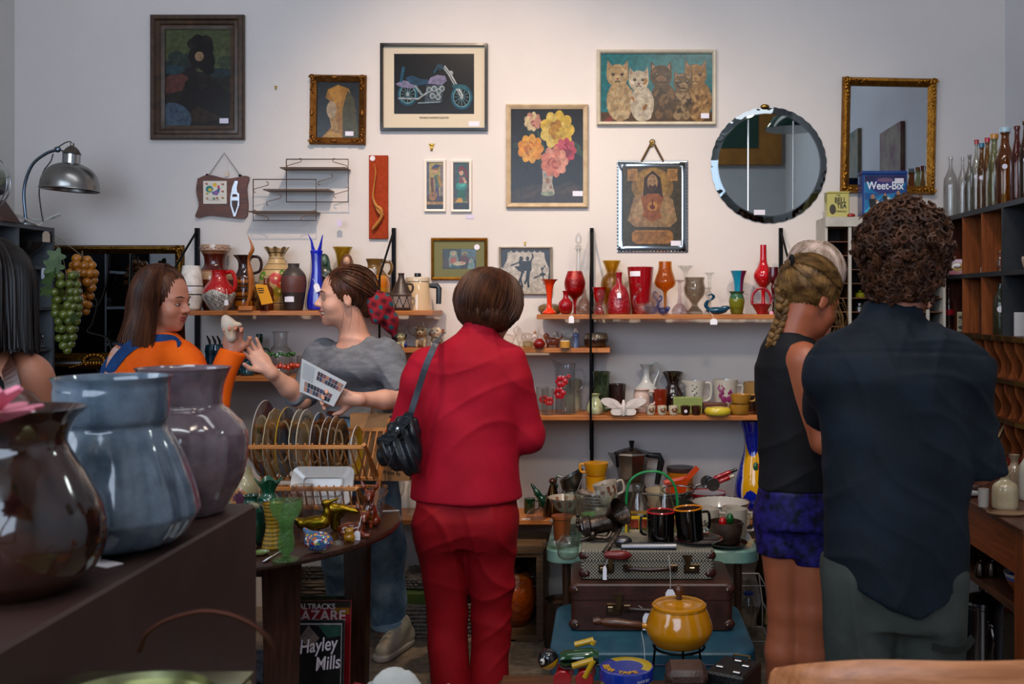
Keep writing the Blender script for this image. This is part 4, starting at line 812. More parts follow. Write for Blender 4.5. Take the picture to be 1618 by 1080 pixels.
# ================================================================ small middle shelf
def dog(px,lab,h,c,ear,d=4.72,surf='MID',fl=1,eye='#16120e',extra=None,name='dog_figurine',cat='figurine'):
 k=d/F*h/30; e=E(name,lab,cat,(Wx(px,d),d,SURF[surf]+.0005)); S=SDF()
 S.ell((0,.2*.03,9*k),(8*k,7*k,9*k),k=3*k).ell((0,-3*k,21*k),(8.5*k,8*k,7.5*k),k=2*k).ell((0,-10*k,19*k),(4*k,4*k,3.4*k),k=2*k)
 for sg in(-1,1): S.cap((sg*5*k,-5*k,8*k),(sg*5*k,-7*k,1.6*k),2.6*k,2*k,k=1.5*k)
 organic('body',S,G(c,rough=.2),e,h=1.0*k,it=1)
 for sg in(-1,1):
  m=MB(); m.ell((sg*8.5*k,-1*k,20*k),(2.4*k,3*k,6*k),R=rotm(0,sg*.4,0),seg=8,rings=6); m.build('ear',G(ear,rough=.2),e)
  m=MB(); m.ell((sg*3.4*k,-10*k,23*k),(1.2*k,1*k,1.4*k),seg=6,rings=5); m.build('eye',G(eye),e)
 m=MB(); m.ell((0,-13.6*k,19.6*k),(1.5*k,1*k,1.2*k),seg=6,rings=5); m.build('nose',G('#16120e'),e); return e
def goblet(px,lab,surf,d,h,r,c='#eef2f0',cat='glass',name='wine_glass'): return pot(name,lab,cat,px,surf,[(r*.75,0),(r*.12+.6,1.5),(1.1,h*.35),(r*.7,h*.48),(r,h*.72),(r*.85,h)],GL(c),d=d,smooth=4,t=.8)
goblet(628,'clear balloon glass behind the yellow puppy figurine','MID',4.84,38,13); goblet(655,'clear balloon glass behind the shaggy dog figurine','MID',4.84,38,15)
dog(634,'yellow and white puppy figurine with black ears on the small shelf',25,'#b9b490','#1c1a14')
m=MB(); m.ell((0,0,0),(.008,.008,.014)); o=m.build('blue_egg_ornament',G('#1c2470'),None,(Wx(641,4.66),4.66,SURF['MID']+.0145)); tag(o,'tiny blue egg shaped ornament at the yellow puppy\'s feet','ornament')
dog(666,'shaggy white and brown long eared dog figurine on the small shelf',36,'#9a8468','#8a9490')
dog(689,'cream spotted puppy head figurine just above the red shoulder',34,'#cdb49a','#7a3c14',d=4.76)
def critter(px,lab,h,c,kind='glass',d=4.7,surf='MID',name='glass_animal',fl=1):
 k=d/F*h/20; e=E(name,lab,'figurine',(Wx(px,d),d,SURF[surf]+.0005)); S=SDF()
 S.ell((0,0,8*k),(9*k,5*k,5*k),k=2*k).ell((-8*fl*k,0,15*k),(4*k,3.4*k,3.6*k),k=2*k).cap((-6*fl*k,0,10*k),(-8*fl*k,0,14*k),3*k,2.4*k,k=2*k)
 for sx_ in(-6,6):
  for sy_ in(-2.6,2.6): S.cap((sx_*k,sy_*k,6*k),(sx_*k,sy_*k,1.2*k),1.7*k,1.2*k,k=1*k)
 S.chain([(8*fl*k,0,10*k),(12*fl*k,0,13*k),(12*fl*k,0,18*k)],[1.5*k,1.1*k,.8*k],k=1*k)
 for sy_ in(-2,2): S.cap((-8*fl*k,sy_*k,17*k),(-8*fl*k,sy_*1.5*k,20*k),1.2*k,.5*k,k=.8*k)
 m=mat('glass',c,rough=.04) if kind=='glass' else G(c,rough=.15)
 organic('body',S,m,e,h=.8*k,it=1); return e
critter(806,'clear glass bull figurine nearest the glasses of the woman in red',32,'#e8dccb',d=4.78); critter(824,'clear glass cow figurine with raised tail',34,'#e8e2d8',d=4.8); critter(836,'clear glass cat figurine right of the glass cow',22,'#e4ddd0')
pot('paperweight','small yellow centred glass paperweight','paperweight',834,'MID',[(6,0),(9,4),(8,9),(3,12)],GL('#c8b878'),d=4.65,open_=False); pot('paperweight','red glass paperweight with clear cap','paperweight',852,'MID',[(7,0),(9,4),(9,9),(4,15)],mat('gloss','#7a1410',rough=.04),d=4.65,open_=False)
figure('lady_figurine','tiny white and pink china lady behind the paperweights',845,'MID',4.76,26,'#d8c8c4','#c9b0a0')
critter(862,'white glass bird figurine beside the amber fish',22,'#e8e6e4',d=4.74)
critter(873,'amber red glass fish figurine',25,'#9a2c08',d=4.66)
critter(888,'black and white spotted cow figurine rearing up',26,'#b8b0a4','gloss',d=4.78,name='cow_figurine')
pot('jar','small cream jar with a gold band','jar',893,'MID',[(7,0),(8,1),(8,11),(7,12)],VGm,d=4.64,col=[(3,'#d0c0a4'),(8,'#c08a3a'),(20,'#d8ccb4')],smooth=1)
figure('hen_figurine','blue and white glazed bird figurine with green base',910,'MID',4.7,30,'#4a5a80','#c9c8d0')
m=MB(); m.box((-12*.003,-.008,0),(12*.003,.008,32*.003)); o=m.build('picture_tile',mat('paint','vc'),None,(Wx(898,4.84),4.84,SURF['MID']+.0005),smooth=False); tag(o,'small dark picture tile of green leaves leaning behind the spotted cow','tile')
pot('casserole','round brown stoneware pot with paler lid at the shelf end','pot',942,'MID',[(15,0),(18,3),(20,11),(19,17),(17,22),(13,23)],VGm,d=4.74,col=[(14,'#2c1a12'),(30,'#6a5a48')],smooth=5)
# ================================================================ lower right shelf
def flowers(o,k,r,spots,c='#a01018'):
 for i,(a,h,s) in enumerate(spots):
  m=MB()
  for q in range(6):
   an=q*1.05; aa=a+.55*s/r*math.cos(an); m.ell((r*k*math.cos(aa),r*k*math.sin(aa),(h+s*.5*math.sin(an))*k),(s*.45*k,s*.05*k,s*.42*k),seg=7,rings=4)
  m.build('painted_flower',G(c,rough=.25),o)
for i,(px,lab) in enumerate(((857,'clear tumbler with painted red flower, nearest the red sleeve'),(871,'clear tumbler with painted red flower, touching the glass pitcher'))):
 o=pot('tumbler',lab,'glass',px,'LR',[(9,0),(9,3),(10.5,41)],clear,d=4.74-.06*i,smooth=1,t=1); flowers(o,4.74/F,10.2,[(-1.3,22,8)],'#a01c1c')
o=pot('pitcher','tall clear glass pitcher with red painted flowers and looped handle','pitcher',893,'LR',[(16,0),(17,4),(16,10),(16,70),(18,80)],GL('#e4eaf2',.02),d=4.7,smooth=3,t=1.4,handle=[(16,68),(26,70),(31,58),(28,44),(18,34)],hr=1.6,wav=lambda a,r,z,i:(r*(1+(.35*max(0,-math.cos(a))**6 if z>.215 else 0)),z+(.02*max(0,-math.cos(a))**4 if z>.215 else 0)))
flowers(o,4.7/F,16.6,[(-1.9,52,11),(-2.1,34,11),(-1.2,60,4)]); flowers(o,4.7/F,16.6,[(-1.6,43,4),(-1.75,46,3)],'#3a4a3a')
pot('vase','cream pottery vase glimpsed through the glass pitcher','vase',903,'LR',[(13,0),(14,8),(13,30),(15,50)],G('#8a8a78','#a8a490',scale=20),d=4.84)
pot('vase','dark green fluted vase with leaf pattern behind the steel bracket','vase',944,'LR',[(12,0),(13,3),(12,10),(12.5,45),(13,58),(14.5,63)],G('#1c2618','#3a4a30',scale=18,rough=.12),d=4.8,lobes=10,amp=.04,smooth=3)
pot('vase','small pale green cream vase with round sticker, before the green fluted vase','vase',940,'LR',[(9,0),(12,3),(13,10),(9,22),(6,28),(9,33)],G('#9aa474','#c4c49c',scale=9,rough=.1),d=4.66,smooth=5)
pot('bowl','dark brown bowl behind the butterfly planter','bowl',975,'LR',[(9,0),(12,10),(14,38),(15,42)],G('#2c1c18'),d=4.84)
def butterfly():
 d=4.64;k=d/F; e=E('butterfly_planter','white china planter shaped like a butterfly','planter',(Wx(985,d),d,SURF['LR']+.0005)); g=G('#d0c6c4','#dcd4d0',scale=5,rough=.2)
 for sg in(-1,1):
  pts=cr([(1,8),(8,21),(22,27),(35,26),(33,20),(24,14),(14,12),(20,8),(17,2),(6,1),(1,3)],4); m=MB()
  rings=[[(sg*x*k,-.03+t*.02-.012*(x/35)*(1-2*t),z*k) for x,z in pts] for t in(0,.25)]
  m.loft(rings,True,True); w=m.build('wing',g,e)
  rings=[[(sg*x*k*.97,.035+t*.02,z*k*.96) for x,z in pts] for t in(0,.25)]; m=MB(); m.loft(rings,True,True); m.build('back_wing',g,e)
  r_=MB()
  for q in range(4): r_.tube([(sg*(5+2*q)*k,-.034,12*k),(sg*(20+3*q)*k,-.046,(25-4*q)*k)],.0012,5)
  r_.build('wing_vein',g,w)
 m=MB(); m.tube([(0,-.038,1*k),(0,-.045,10*k),(0,-.045,20*k),(0,-.04,25*k)],[2.5*k,3.5*k,3*k,1.6*k],10); m.build('body',g,e)
 m=MB(); m.box((-.035,-.03,0),(.035,.04,.05),bev=.006); m.build('bowl',g,e)
butterfly()
pot('creamer','small pinkish white jug behind the butterfly planter','jug',1010,'LR',[(9,0),(12,6),(13,24),(11,33),(13,37)],G('#c4aca4'),d=4.78,handle=[(12,33),(22,32),(21,16),(12,12)],hr=2)
pot('ewer','white glazed ewer with tall neck and high looped handle','ewer',1021,'LR',[(10,0),(16,8),(20,24),(18,34),(9,44),(6,52),(6,64),(11,73)],G('#b4b8b8',rough=.12),d=4.84,smooth=6,handle=[(7,66),(12,74),(19,74),(21,64),(14,46),(12,38)],hr=1.8)
pot('cup','small dark red glazed cup between ewer and dark vase','cup',1049,'LR',[(9,0),(10,10),(12,36)],G('#6a1c0c','#8a2c10',scale=8),d=4.78,lobes=8,amp=.05,smooth=1)
pot('vase','dark brown glazed waisted vase with flared rim','vase',1063,'LR',[(11,0),(15,8),(17,22),(11,36),(9,44),(17,61)],G('#1c1010','#2c1a16',scale=9,rough=.08),d=4.85,smooth=5)
o=MB().box((-23*.003,-.03,0),(23*.003,.03,26*.003),bev=.004).build('trinket_box',G('#7c8a50','#8f9c60',scale=6),None,(Wx(1085,4.78),4.78,SURF['LR']+.0005)); tag(o,'oblong pale green box behind the five tiny cups','box')
for i,(px,c,lab) in enumerate(((1028,'#c9bca8','tiny cream flower cup, leftmost in the row of small cups'),(1046,'#c9bca8','tiny cream flower cup, middle one of three'),(1064,'#c9bca8','tiny cream flower cup next to the brown cups'),(1083,'#2c1610','tiny dark brown cup with round white sticker'),(1100,'#34190f','tiny dark brown cup next to the yellow pig dish'))):
 o=pot('egg_cup',lab,'cup',px,'LR',[(5,0),(6.5,2),(7.6,10),(7.8,15)],G(c),d=4.64,smooth=2,group='row of tiny cups'); k=4.64/F
 if i<3: flowers(o,k,7.4,[(-1.4,9,5)],'#6a3c14')
 if i==3: m=MB(); m.lathe([(1e-4,0),(2.6*k,0),(2.6*k,.001)],14,M=Matrix.Translation((0,-7.6*k-.001,7*k))@Matrix.Rotation(PI/2,4,'X')); m.build('price_sticker',mat('paper','#dcd4dc'),o)
pot('jug','white conical jug with leaf sprig and square handle','jug',1098,'LR',[(12,0),(13,4),(15,30),(17,48)],G('#b9b5ae'),d=4.8,handle=[(15,44),(26,42),(25,20),(14,14)],hr=2,wav=lambda a,r,z,i:(r*(1+(.3*max(0,-math.cos(a))**6 if z>.13 else 0)),z))
o=bpy.data.objects[[o.name for o in bpy.data.objects if o.name.startswith('jug')][-1]]; m=MB(); k=4.8/F
for q in range(7): m.ell(((-4+3*(q%3))*k,-15.6*k,(24+3*q)*k),(2*k,.6*k,1*k),R=rotm(0,q,0),seg=6,rings=4)
m.build('leaf_pattern',G('#5a584a'),o)
o=pot('jug','white jug with big pink rose, right of the leaf sprig jug','jug',1147,'LR',[(14,0),(16,6),(18,34),(20,50)],G('#b8b2a8'),d=4.8,handle=[(17,40),(27,39),(24,22),(16,18)],hr=1.8); flowers(o,4.8/F,17.2,[(-1.6,26,13)],'#7a2458'); flowers(o,4.8/F,18,[(-2.0,38,8)],'#8a4a70')
o=MB().box((-19*.003,-.03,0),(19*.003,.03,17*.003),bev=.003).build('wooden_box',wood('#3a1c10','#5a2c18','x'),None,(Wx(1136,4.72),4.72,SURF['LR']+.0005)); tag(o,'flat reddish brown wooden box behind the yellow pig dish','box')
pot('pig_dish','low yellow glazed oval dish before the wooden box','dish',1134,'LR',[(16,0),(20,3),(21,8),(17,13),(8,12)],G('#b8a020','#d0ba38',scale=6),d=4.63,sy=.7,smooth=4)
o=pot('cup','lower mustard cup of the stack of two','cup',1168,'LR',[(12,0),(15,4),(16.5,17)],G('#9a6c24'),d=4.66,smooth=2,group='stacked mustard cups'); 
pot('cup','upper mustard cup of the stack of two, handle to the right','cup',1170,'LR',[(12,0),(14,3),(17,15)],G('#a5752a'),d=4.66,smooth=2,handle=[(15,14),(24,13),(22,5),(14,4)],hr=1.6,z=SURF['LR']+17*4.66/F+.001,group='stacked mustard cups')
pot('jug','tan and brown cup behind the mustard cups','cup',1184,'LR',[(12,0),(15,20),(16,46)],VGm,d=4.82,col=[(24,'#2c1a14'),(60,'#8a6a3c')])
pot('bowl','dark brown bowl right of the mustard cups','bowl',1192,'LR',[(10,0),(14,8),(15,20)],G('#22140f'),d=4.68)
# ================================================================ lower left shelf
o=pot('utensil_jar','dark teal cylinder jar holding dark spoons','jar',341,'LL',[(15,0),(16,2),(15.5,10),(16.5,20),(15.5,30),(16.5,38),(15,48)],G('#062030','#0c3a50',scale=12,rough=.1),d=4.72,smooth=3)
k=4.72/F
for i,(dx,lab) in enumerate(((-8,'curved dark spoon head sticking out of the teal jar at its left'),(0,'curved dark spoon head sticking out of the teal jar in the middle'),(7,'curved dark spoon head sticking out of the teal jar at its right'))):
 m=MB(); m.tube([(0,0,8*k),(0,0,40*k),(-2*k,0,54*k),(-6*k,0,62*k)],[1.2*k,1.5*k,3.6*k,1.8*k],8,flat=.5); q=m.build('spoon',G('#1a0e0a'),None,(Wx(341,4.72)+dx*k,4.72+.004*i,SURF['LL'])); tag(q,lab,'spoon','dark spoons in the teal jar')
for px,h,w_,lab in((372,30,13,'low dark teal ribbed pottery jar beside the orange cuff'),(395,26,11,'small dark teal pottery jug behind the reaching hand'),(352,40,13,'dark teal pottery jar right of the spoon jar')):
 pot('pottery_jar',lab,'jar',px,'LL',[(w_*.8,0),(w_,4),(w_*.9,h*.4),(w_,h*.6),(w_*.6,h*.85),(w_*.7,h)],G('#0a2a38','#164a58',scale=10,rough=.1),d=4.7+.05*(px%2),smooth=4)
pot('bottle','dark green glass bottle with small ring handle','bottle',405,'LL',[(11,0),(12,4),(12,26),(6,36),(4,42),(4.5,50),(5.5,52),(5,63)],mat('glass','#12401c',rough=.04),d=4.8,smooth=4,handle=[(5,40),(14,38),(13,28),(9,26)],hr=1.4)
o=pot('carafe','round clear glass carafe painted with green leaves and orange flowers','carafe',443,'LL',[(14,0),(17,4),(20,16),(19,36),(12,46),(11,50),(11.5,66),(14,69)],clear,d=4.7,smooth=5,t=1.2); k=4.7/F
for nm,hh,c,rr in(('leaf_band',33,'#1e5a18',19.6),('flower_band',14,'#c03408',20.2)):
 m=MB()
 for q in range(20):
  a=2*PI*q/20; m.ell((rr*k*math.cos(a),rr*k*math.sin(a),(hh+2.2*math.sin(q*2.4))*k),(3.2*k if c[1]=='c' else 4*k,3.2*k if c[1]=='c' else 2*k,(4 if c[1]=='c' else 2)*k),seg=7,rings=5)
 m.build(nm,G(c,rough=.3),o)
o=pot('tumbler','squat glass tumbler with orange and green flowers next to the carafe','glass',471,'LL',[(9,0),(11,3),(12,26),(12,32)],clear,d=4.68,smooth=2,t=1); m=MB(); k=4.68/F
for q in range(14): a=2*PI*q/14; m.ell((12*k*math.cos(a),12*k*math.sin(a),16*k),(3*k,3*k,4*k),seg=7,rings=5)
m.build('flower_band',G('#c03408',rough=.3),o)
# ================================================================ left grey pigeonhole cabinet with fan and lamp
CX0,CX1,CY0,CY1,CT=XL+.01,-2.6,4.16,4.68,1.85
gm=mat('matte','#4c5056','#585c62',scale=5,rough=.5)
e=E('pigeonhole_cabinet','grey painted pigeonhole cabinet against the left wall, fan and lamp on top','cabinet',(0,0,0))
m=MB(); m.box((CX0,CY0,CT-.018),(CX1,CY1,CT)); m.build('top',gm,e,smooth=False)
m=MB(); m.box((CX0,CY0,0),(CX1,CY0+.018,CT-.018)); m.build('side_panel',gm,e,smooth=False)
m=MB(); m.box((CX0,CY1-.018,0),(CX1,CY1,CT-.018)); m.build('side_panel',gm,e,smooth=False)
m=MB(); m.box((CX0,CY0+.018,0),(CX0+.012,CY1-.018,CT-.018)); m.build('back_panel',mat('matte','#44474b'),e,smooth=False)
for z in (.1,.35,.6,.85,1.08,1.29,1.48,1.667): MB().box((CX0+.012,CY0+.018,z-.014),(CX1-.002,CY1-.018,z)).build('shelf',gm,e,smooth=False)
for y in (4.4,): MB().box((CX0+.012,y-.007,.1),(CX1-.004,y+.007,CT-.018)).build('divider',gm,e,smooth=False)
price(e,(CX1+.006,4.6,CT-.02),w=.036,h=.05,rot=Matrix.Rotation(PI/2*.7,4,'Z'),col='#c9b4a0'); price(e,(CX1+.006,4.58,1.66),w=.022,h=.05,rot=Matrix.Rotation(PI/2*.6,4,'Z'),col='#b4bccc')
def lc(px,z,x=-2.68): return (x,x*F/(px-960),z)
for px,z,x,lab in((73,1.667,-2.70,'clear cut glass champagne coupe on the right of the cabinet top shelf'),(58,1.667,-2.8,'clear cut glass champagne coupe set back behind the rightmost coupe'),(12,1.667,-2.72,'clear cut glass champagne coupe left of the cabinet divider')):
 X_,y,_=lc(px,z,x); o=pot('champagne_coupe',lab,'glass',px,'UL',[(11,0),(2,2),(1.5,16),(5,20),(15,27),(20,38)],GL('#e8dccc'),d=y,z=z,smooth=4,t=.8,lobes=16,amp=.03)
for px,z,c,cs,lab in((50,1.48,'#b9b4ac','#b0aaa2','white tea cup on a saucer on the middle cabinet shelf'),(52,1.29,'#2a1410','#b0aaa4','dark brown tea cup on a white saucer on the lower cabinet shelf')):
 X_,y,_=lc(px,z,-2.7); k=y/F; sc=1.35 if c[1]=='2' else .75
 o=pot('cup',lab,'cup',px,'UL',[(6*sc,0),(7*sc,2*sc),(11*sc,16*sc)],G(c),d=y,z=z+.009,smooth=2,handle=[(10*sc,14*sc),(17*sc,12*sc),(15*sc,5*sc),(9*sc,4*sc)],hr=1.2)
 pot('saucer',('white' if cs[1]=='b' and c[1]=='b' else 'wide pale')+' saucer under the '+('white' if c[1]=='b' else 'dark brown')+' tea cup in the cabinet','saucer',px,'UL',[(9*sc,0),(17*sc,2.0),(18*sc,3)],G(cs),d=y,z=z,smooth=2,t=.8,open_=True)
 m=None
# fan
e=E('desk_fan','vintage desk fan with chrome wire cage on the grey cabinet','fan',(-2.70,4.32,CT)); ch=mat('metal','#a9acb0',rough=.2)
fc=Vector((-.0,0,.165))
m=MB(); m.prism([(-.14,0),(.12,0),(.05,.10),(-.06,.10)],'y',-.06,.06); m.build('base',wood('#3a2018','#4e2c20','x'),e,smooth=False)
m=MB(); m.tube([(0,.02,.09),(0,.02,.16)],.012,8); m.lathe([(1e-4,-.05),(.04,-.05),(.05,0),(.04,.06),(1e-4,.07)],20,M=Matrix.Translation((0,.05,.165))@Matrix.Rotation(PI/2,4,'X')); m.build('motor',mat('metal','#6a6c6e',rough=.35),e)
for q in range(3):
 m=MB(); a=q*2*PI/3+.5; m.ell((.055*math.cos(a),-.015,.165+.055*math.sin(a)),(.052,.004,.042),R=Matrix.Rotation(-a,3,'Y')@Matrix.Rotation(.35,3,'X'),seg=16,rings=8); m.build('blade',mat('matte','#6e6e5c',rough=.4),e)
cage=None
for i,r in enumerate((.13,.118,.085,.05,.02)):
 m=MB(); m.tube([(r*math.cos(a),-.035-.035*(1-(r/.13)**2),.165+r*math.sin(a)) for a in np.linspace(0,2*PI,40)[:-1]],.0022 if i else .003,6,closed=True); q=m.build('cage_ring',ch,cage or e); cage=cage or q
for q in range(8):
 m=MB(); a=q*PI/4+.2; m.tube([(r*math.cos(a),-.035-.035*(1-(r/.13)**2),.165+r*math.sin(a)) for r in (.02,.05,.09,.13)],.0018,5); m.build('cage_wire',ch,cage)
# lamp
e=E('desk_lamp','brushed steel desk lamp with domed shade and curved arm on the grey cabinet','lamp',(-2.64,4.52,CT)); k=4.52/F
st=mat('metal','#8d8c8a',rough=.28)
def L(px,py): return ((px-960)*k+2.64,0,(478-py)*k+1.5-CT)
m=MB(); m.lathe([(1e-4,0),(.05,0),(.05,.008),(.012,.02),(1e-4,.022)],24); m.build('base',st,e)
m=MB(); m.tube(cr([(0,0,.01),L(38,300),L(50,262),L(72,243),L(92,236)],6),.007,10); m.ell(L(91,236),(.016,.012,.014)); m.build('arm',mat('metal','#6c7c8c',rough=.15),e)
c=Vector(L(110,300)); T_=Matrix.Translation(c)@Matrix.Rotation(-.06,4,'Y').inverted()
m=MB(); R=44*k; pr=cr([(44,0),(43,2),(42,12),(38,24),(30,34),(20,40),(13,42)],4); full=[(r*k,z*k) for r,z in pr]+[((r-1)*k,(z-1)*k) for r,z in pr[::-1]]; m.lathe(full,40,M=T_,cap=False); sh=m.build('lamp_shade',st,e)
m=MB(); m.lathe([(13*k,41*k),(13*k,56*k),(12*k,57*k),(1e-4,57*k)],24,M=T_); m.build('collar',mat('metal','#a0a4a8',rough=.12),sh)
m=MB(); m.lathe([(14*k,57*k),(10*k,64*k),(6*k,68*k),(3*k,70*k),(3*k,74*k),(1e-4,75*k)],20,M=T_); m.build('cap',mat('metal','#7a746c',rough=.3),sh)
m=MB(); m.tube([L(92,236),L(102,239),L(108,240)],.004,6); m.build('bracket',st,e)
m=MB(); m.tube(cr([L(92,232),L(104,225),L(112,224),L(113,230)],4)+[],.0026,6); m.tube(cr([L(84,243),L(80,255),L(68,272),L(62,300),L(64,325),L(68,350)],4),.0028,6); m.build('flex',mat('matte','#3a3634'),e)
m=MB(); m.tube(cr([(-2.66,4.36,CT+.05),(-2.62,4.45,CT+.03),(-2.6,4.5,CT+.012),(-2.585,4.53,CT+.004),(-2.55,4.53,CT+.03),(-2.5,4.54,CT+.055),(-2.52,4.55,CT+.04),(-2.62,4.56,CT+.03),(-2.68,4.5,CT+.05)],6),.0045,6); o=m.build('power_cord',mat('plastic','#c9c6c0')); tag(o,'white power cord looped on the edge of the grey cabinet','cord')
# grapes
def grapes(name,lab,px,py,rows,c,c2,d,r,seed,leaf):
 e=E(name,lab,'grapes',P(px,py,d)); q=random.Random(seed); k=d/F; gm_=mat('gloss',c,c2,scale=14,rough=.25)
 for (z,w_,n) in rows:
  for j in range(n):
   a=2*PI*j/n+q.random(); m=MB(); m.ell((w_*k*math.cos(a)*1.0+q.uniform(-1,1)*k,w_*.8*k*math.sin(a),z*k+q.uniform(-2,2)*k),r*k*q.uniform(.9,1.1),seg=12,rings=8); m.build('grape',gm_,e)
 m=MB(); m.tube([(0,0,rows[-1][0]*k),(0,0,0),(0,0,8*k)],.004,6); m.build('stem',mat('matte','#5a4428'),e)
 for (x,z,s_,a_) in leaf:
  m=MB(); pts=[(math.cos(t)*(1+.28*math.cos(5*t)),math.sin(t)*(1+.28*math.cos(5*t))) for t in np.linspace(0,2*PI,26)[:-1]]
  R=rotm(a_,0,a_*.5); m.loft([[tuple(R@Vector((u*s_*k,yy+.008*math.cos(3*u),v*s_*k))+Vector((x*k,-r*2.6*k,z*k))) for u,v in pts] for yy in(0,.0012)],True,True); m.build('leaf',mat('matte','#39502c','#52683a',scale=20,rough=.4),e)
 return e
grapes('grape_bunch','amber artificial grape bunch hanging behind the green ones',130,404,[(-6,10,5),(-16,15,7),(-28,17,8),(-40,17,7),(-52,15,6),(-64,12,5),(-76,9,4),(-86,5,2)],'#9a5a14','#c07a20',4.64,7,2,[])
grapes('grape_bunch','green artificial grape bunch with leaves hanging from the cabinet corner',105,440,[(4,12,6),(-8,15,7),(-20,18,7),(-32,18,7),(-44,17,6),(-56,16,6),(-68,13,5),(-80,12,5),(-92,10,4),(-104,6,3),(-114,2,1)],'#47521c','#66702a',4.44,7,5,[(-10,18,13,.3),(-16,2,14,-.5),(-22,-20,9,.7),(20,-62,7,1),(-6,34,12,.2)])
m=MB(); m.tube(cr([tuple(P(105,440,4.44)),tuple(P(100,410,4.5)),tuple(P(88,385,4.58)),(-2.599,4.66,CT-.05)],4),.0012,5); m.tube(cr([tuple(P(130,404,4.64)),tuple(P(98,380,4.62)),(-2.598,4.66,CT-.03)],4),.0012,5); m.build('string',mat('matte','#8a7a60'),bpy.data.objects['grape_bunch.001'])
bpy.data.objects['string'].matrix_parent_inverse=Matrix.Translation(-P(105,440,4.44))
# ================================================================ white pigeonhole rack, back wall right
k=4.72/F; x0,x1=Wx(1303,4.72),1.60; zt=Wz(343,4.72)
e=E('pigeonhole_rack','white framed dark pigeonhole rack behind the curly haired man','cabinet',(0,0,0)); wp=mat('matte','#a9a39a','#b9b4aa',scale=12,rough=.5)
m=MB(); m.box((x0,4.70,zt-.045),(x1,4.915,zt)); m.build('top_rail',wp,e,smooth=False)
m=MB(); m.box((x0,4.71,.9),(x0+.012,4.915,zt-.045)); m.build('side_panel',wp,e,smooth=False)
m=MB(); m.box((x1-.012,4.71,.9),(x1,4.915,zt-.045)); m.build('side_panel',wp,e,smooth=False)
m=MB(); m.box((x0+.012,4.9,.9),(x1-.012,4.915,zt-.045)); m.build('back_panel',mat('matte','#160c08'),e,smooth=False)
for px in (1342,1383,1424,1465): 
 x=Wx(px,4.72); MB().box((x-.004,4.72,.9),(x+.004,4.9,zt-.045)).build('divider',wood('#2c160c','#40240f','z'),e,smooth=False); MB().box((x-.007,4.706,.9),(x+.007,4.72,zt-.045)).build('divider_edging',wp,e,smooth=False)
ZR=[Wz(y,4.72) for y in (381,403,425,447,470,492,515,540,565,590)]
for z in ZR: MB().box((x0+.012,4.722,z-.004),(x1-.012,4.9,z)).build('shelf',wood('#5a3420','#7a4a30','x'),e,smooth=False)
pot('jar','small brown glass jar in the white framed rack, beside the curly hair','jar',1363,'UL',[(5,0),(6,2),(6,12),(4.5,14)],GL('#9a5424',.05),d=4.78,z=ZR[3]+.0,smooth=1,open_=False)
pot('jar','small yellow green tin in the white framed rack under the brown jar','tin',1359,'UL',[(7,0),(7.5,1),(7.5,7),(3,9),(2,12)],G('#7a7c14'),d=4.78,z=ZR[4],smooth=1,open_=False)
pot('tin','small silver and white tin in the white framed rack, lowest','tin',1358,'UL',[(9,0),(9,7),(6,9),(6,13)],mat('metal','#9a9a98',rough=.3),d=4.78,z=ZR[5],smooth=1,open_=False)
# tins on top
def tin(name,lab,px,w_,h_,dep,d,c,z,cat='tin'):
 k=d/F; e=E(name,lab,cat,(Wx(px,d),d,z+.0005)); m=MB(); m.box((-w_/2*k,-dep/2,0),(w_/2*k,dep/2,h_*.93*k),bev=.004); m.build('body',c,e,smooth=False)
 m=MB(); m.box((-w_/2*k-.002,-dep/2-.002,h_*.93*k),(w_/2*k+.002,dep/2+.002,h_*k),bev=.003); m.build('lid',c if 'metal' not in c.name else c,e,smooth=False); return e,k
e,k=tin('tea_tin','pale yellow tea tin with black lettering on the white framed rack',1322,35,41,.07,4.78,G('#b4ac62',rough=.3),zt)
text('THE',e,(0,-.0365,35*k),.010,'#1c1a12'); text('BELL',e,(3*k,-.0365,27*k),.036,'#1c1a12',sx=.75,bold=.0006); text('TEA',e,(5*k,-.0365,18*k),.032,'#1c1a12',sx=.8,bold=.0006); text('Delicious',e,(4*k,-.0365,10*k),.014,'#4a3420',shear=.3)
m=MB(); m.ell((-9*k,-.036,13*k),(5*k,.001,8*k)); m.build('teapot_emblem',mat('matte','#3a3428'),e)
e,k=tin('cereal_tin','blue breakfast cereal tin printed with rugby players on the white framed rack',1394,70,73,.09,4.78,G('#0b3a7c',rough=.25),zt)
a=Art().r(0,0,1,1,'#0d6a9c')
for q in range(12): a.p([(.5,.55),(.5+.9*math.cos(q*.52),.55+.9*math.sin(q*.52)),(.5+.9*math.cos(q*.52+.2),.55+.9*math.sin(q*.52+.2))],'#2a9ac0' if q%2 else '#0c4a84')
a.r(0,.82,1,1,'#1a1c4c').e(.5,.74,.36,.2,'#20246a').e(.5,.88,.2,.05,'#6a4a6a')
for cx,cy,s in((.2,.3,1),(.5,.42,.6),(.82,.42,.85)):
 a.e(cx,cy+.17*s,.05*s,.06*s,'#a07050').p([(cx-.1*s,cy+.12*s),(cx+.1*s,cy+.12*s),(cx+.07*s,cy-.1*s),(cx-.07*s,cy-.1*s)],'#14141a').l([(cx-.04*s,cy-.1*s),(cx-.09*s,cy-.26*s)],.03*s,'#8a6048').l([(cx+.04*s,cy-.1*s),(cx+.1*s,cy-.24*s)],.03*s,'#8a6048').l([(cx+.08*s,cy+.1*s),(cx+.16*s,cy)],.025*s,'#a07050').e(cx+.14*s,cy+.02*s,.06*s,.035*s,'#d0ccc0')
m=MB(); m.box((-32*k,-.047,2*k),(32*k,-.0455,66*k)); a.emit(m,-32*k,2*k,64*k,64*k,-.047); m.build('printed_front',mat('gloss','vc',rough=.25),e,smooth=False)
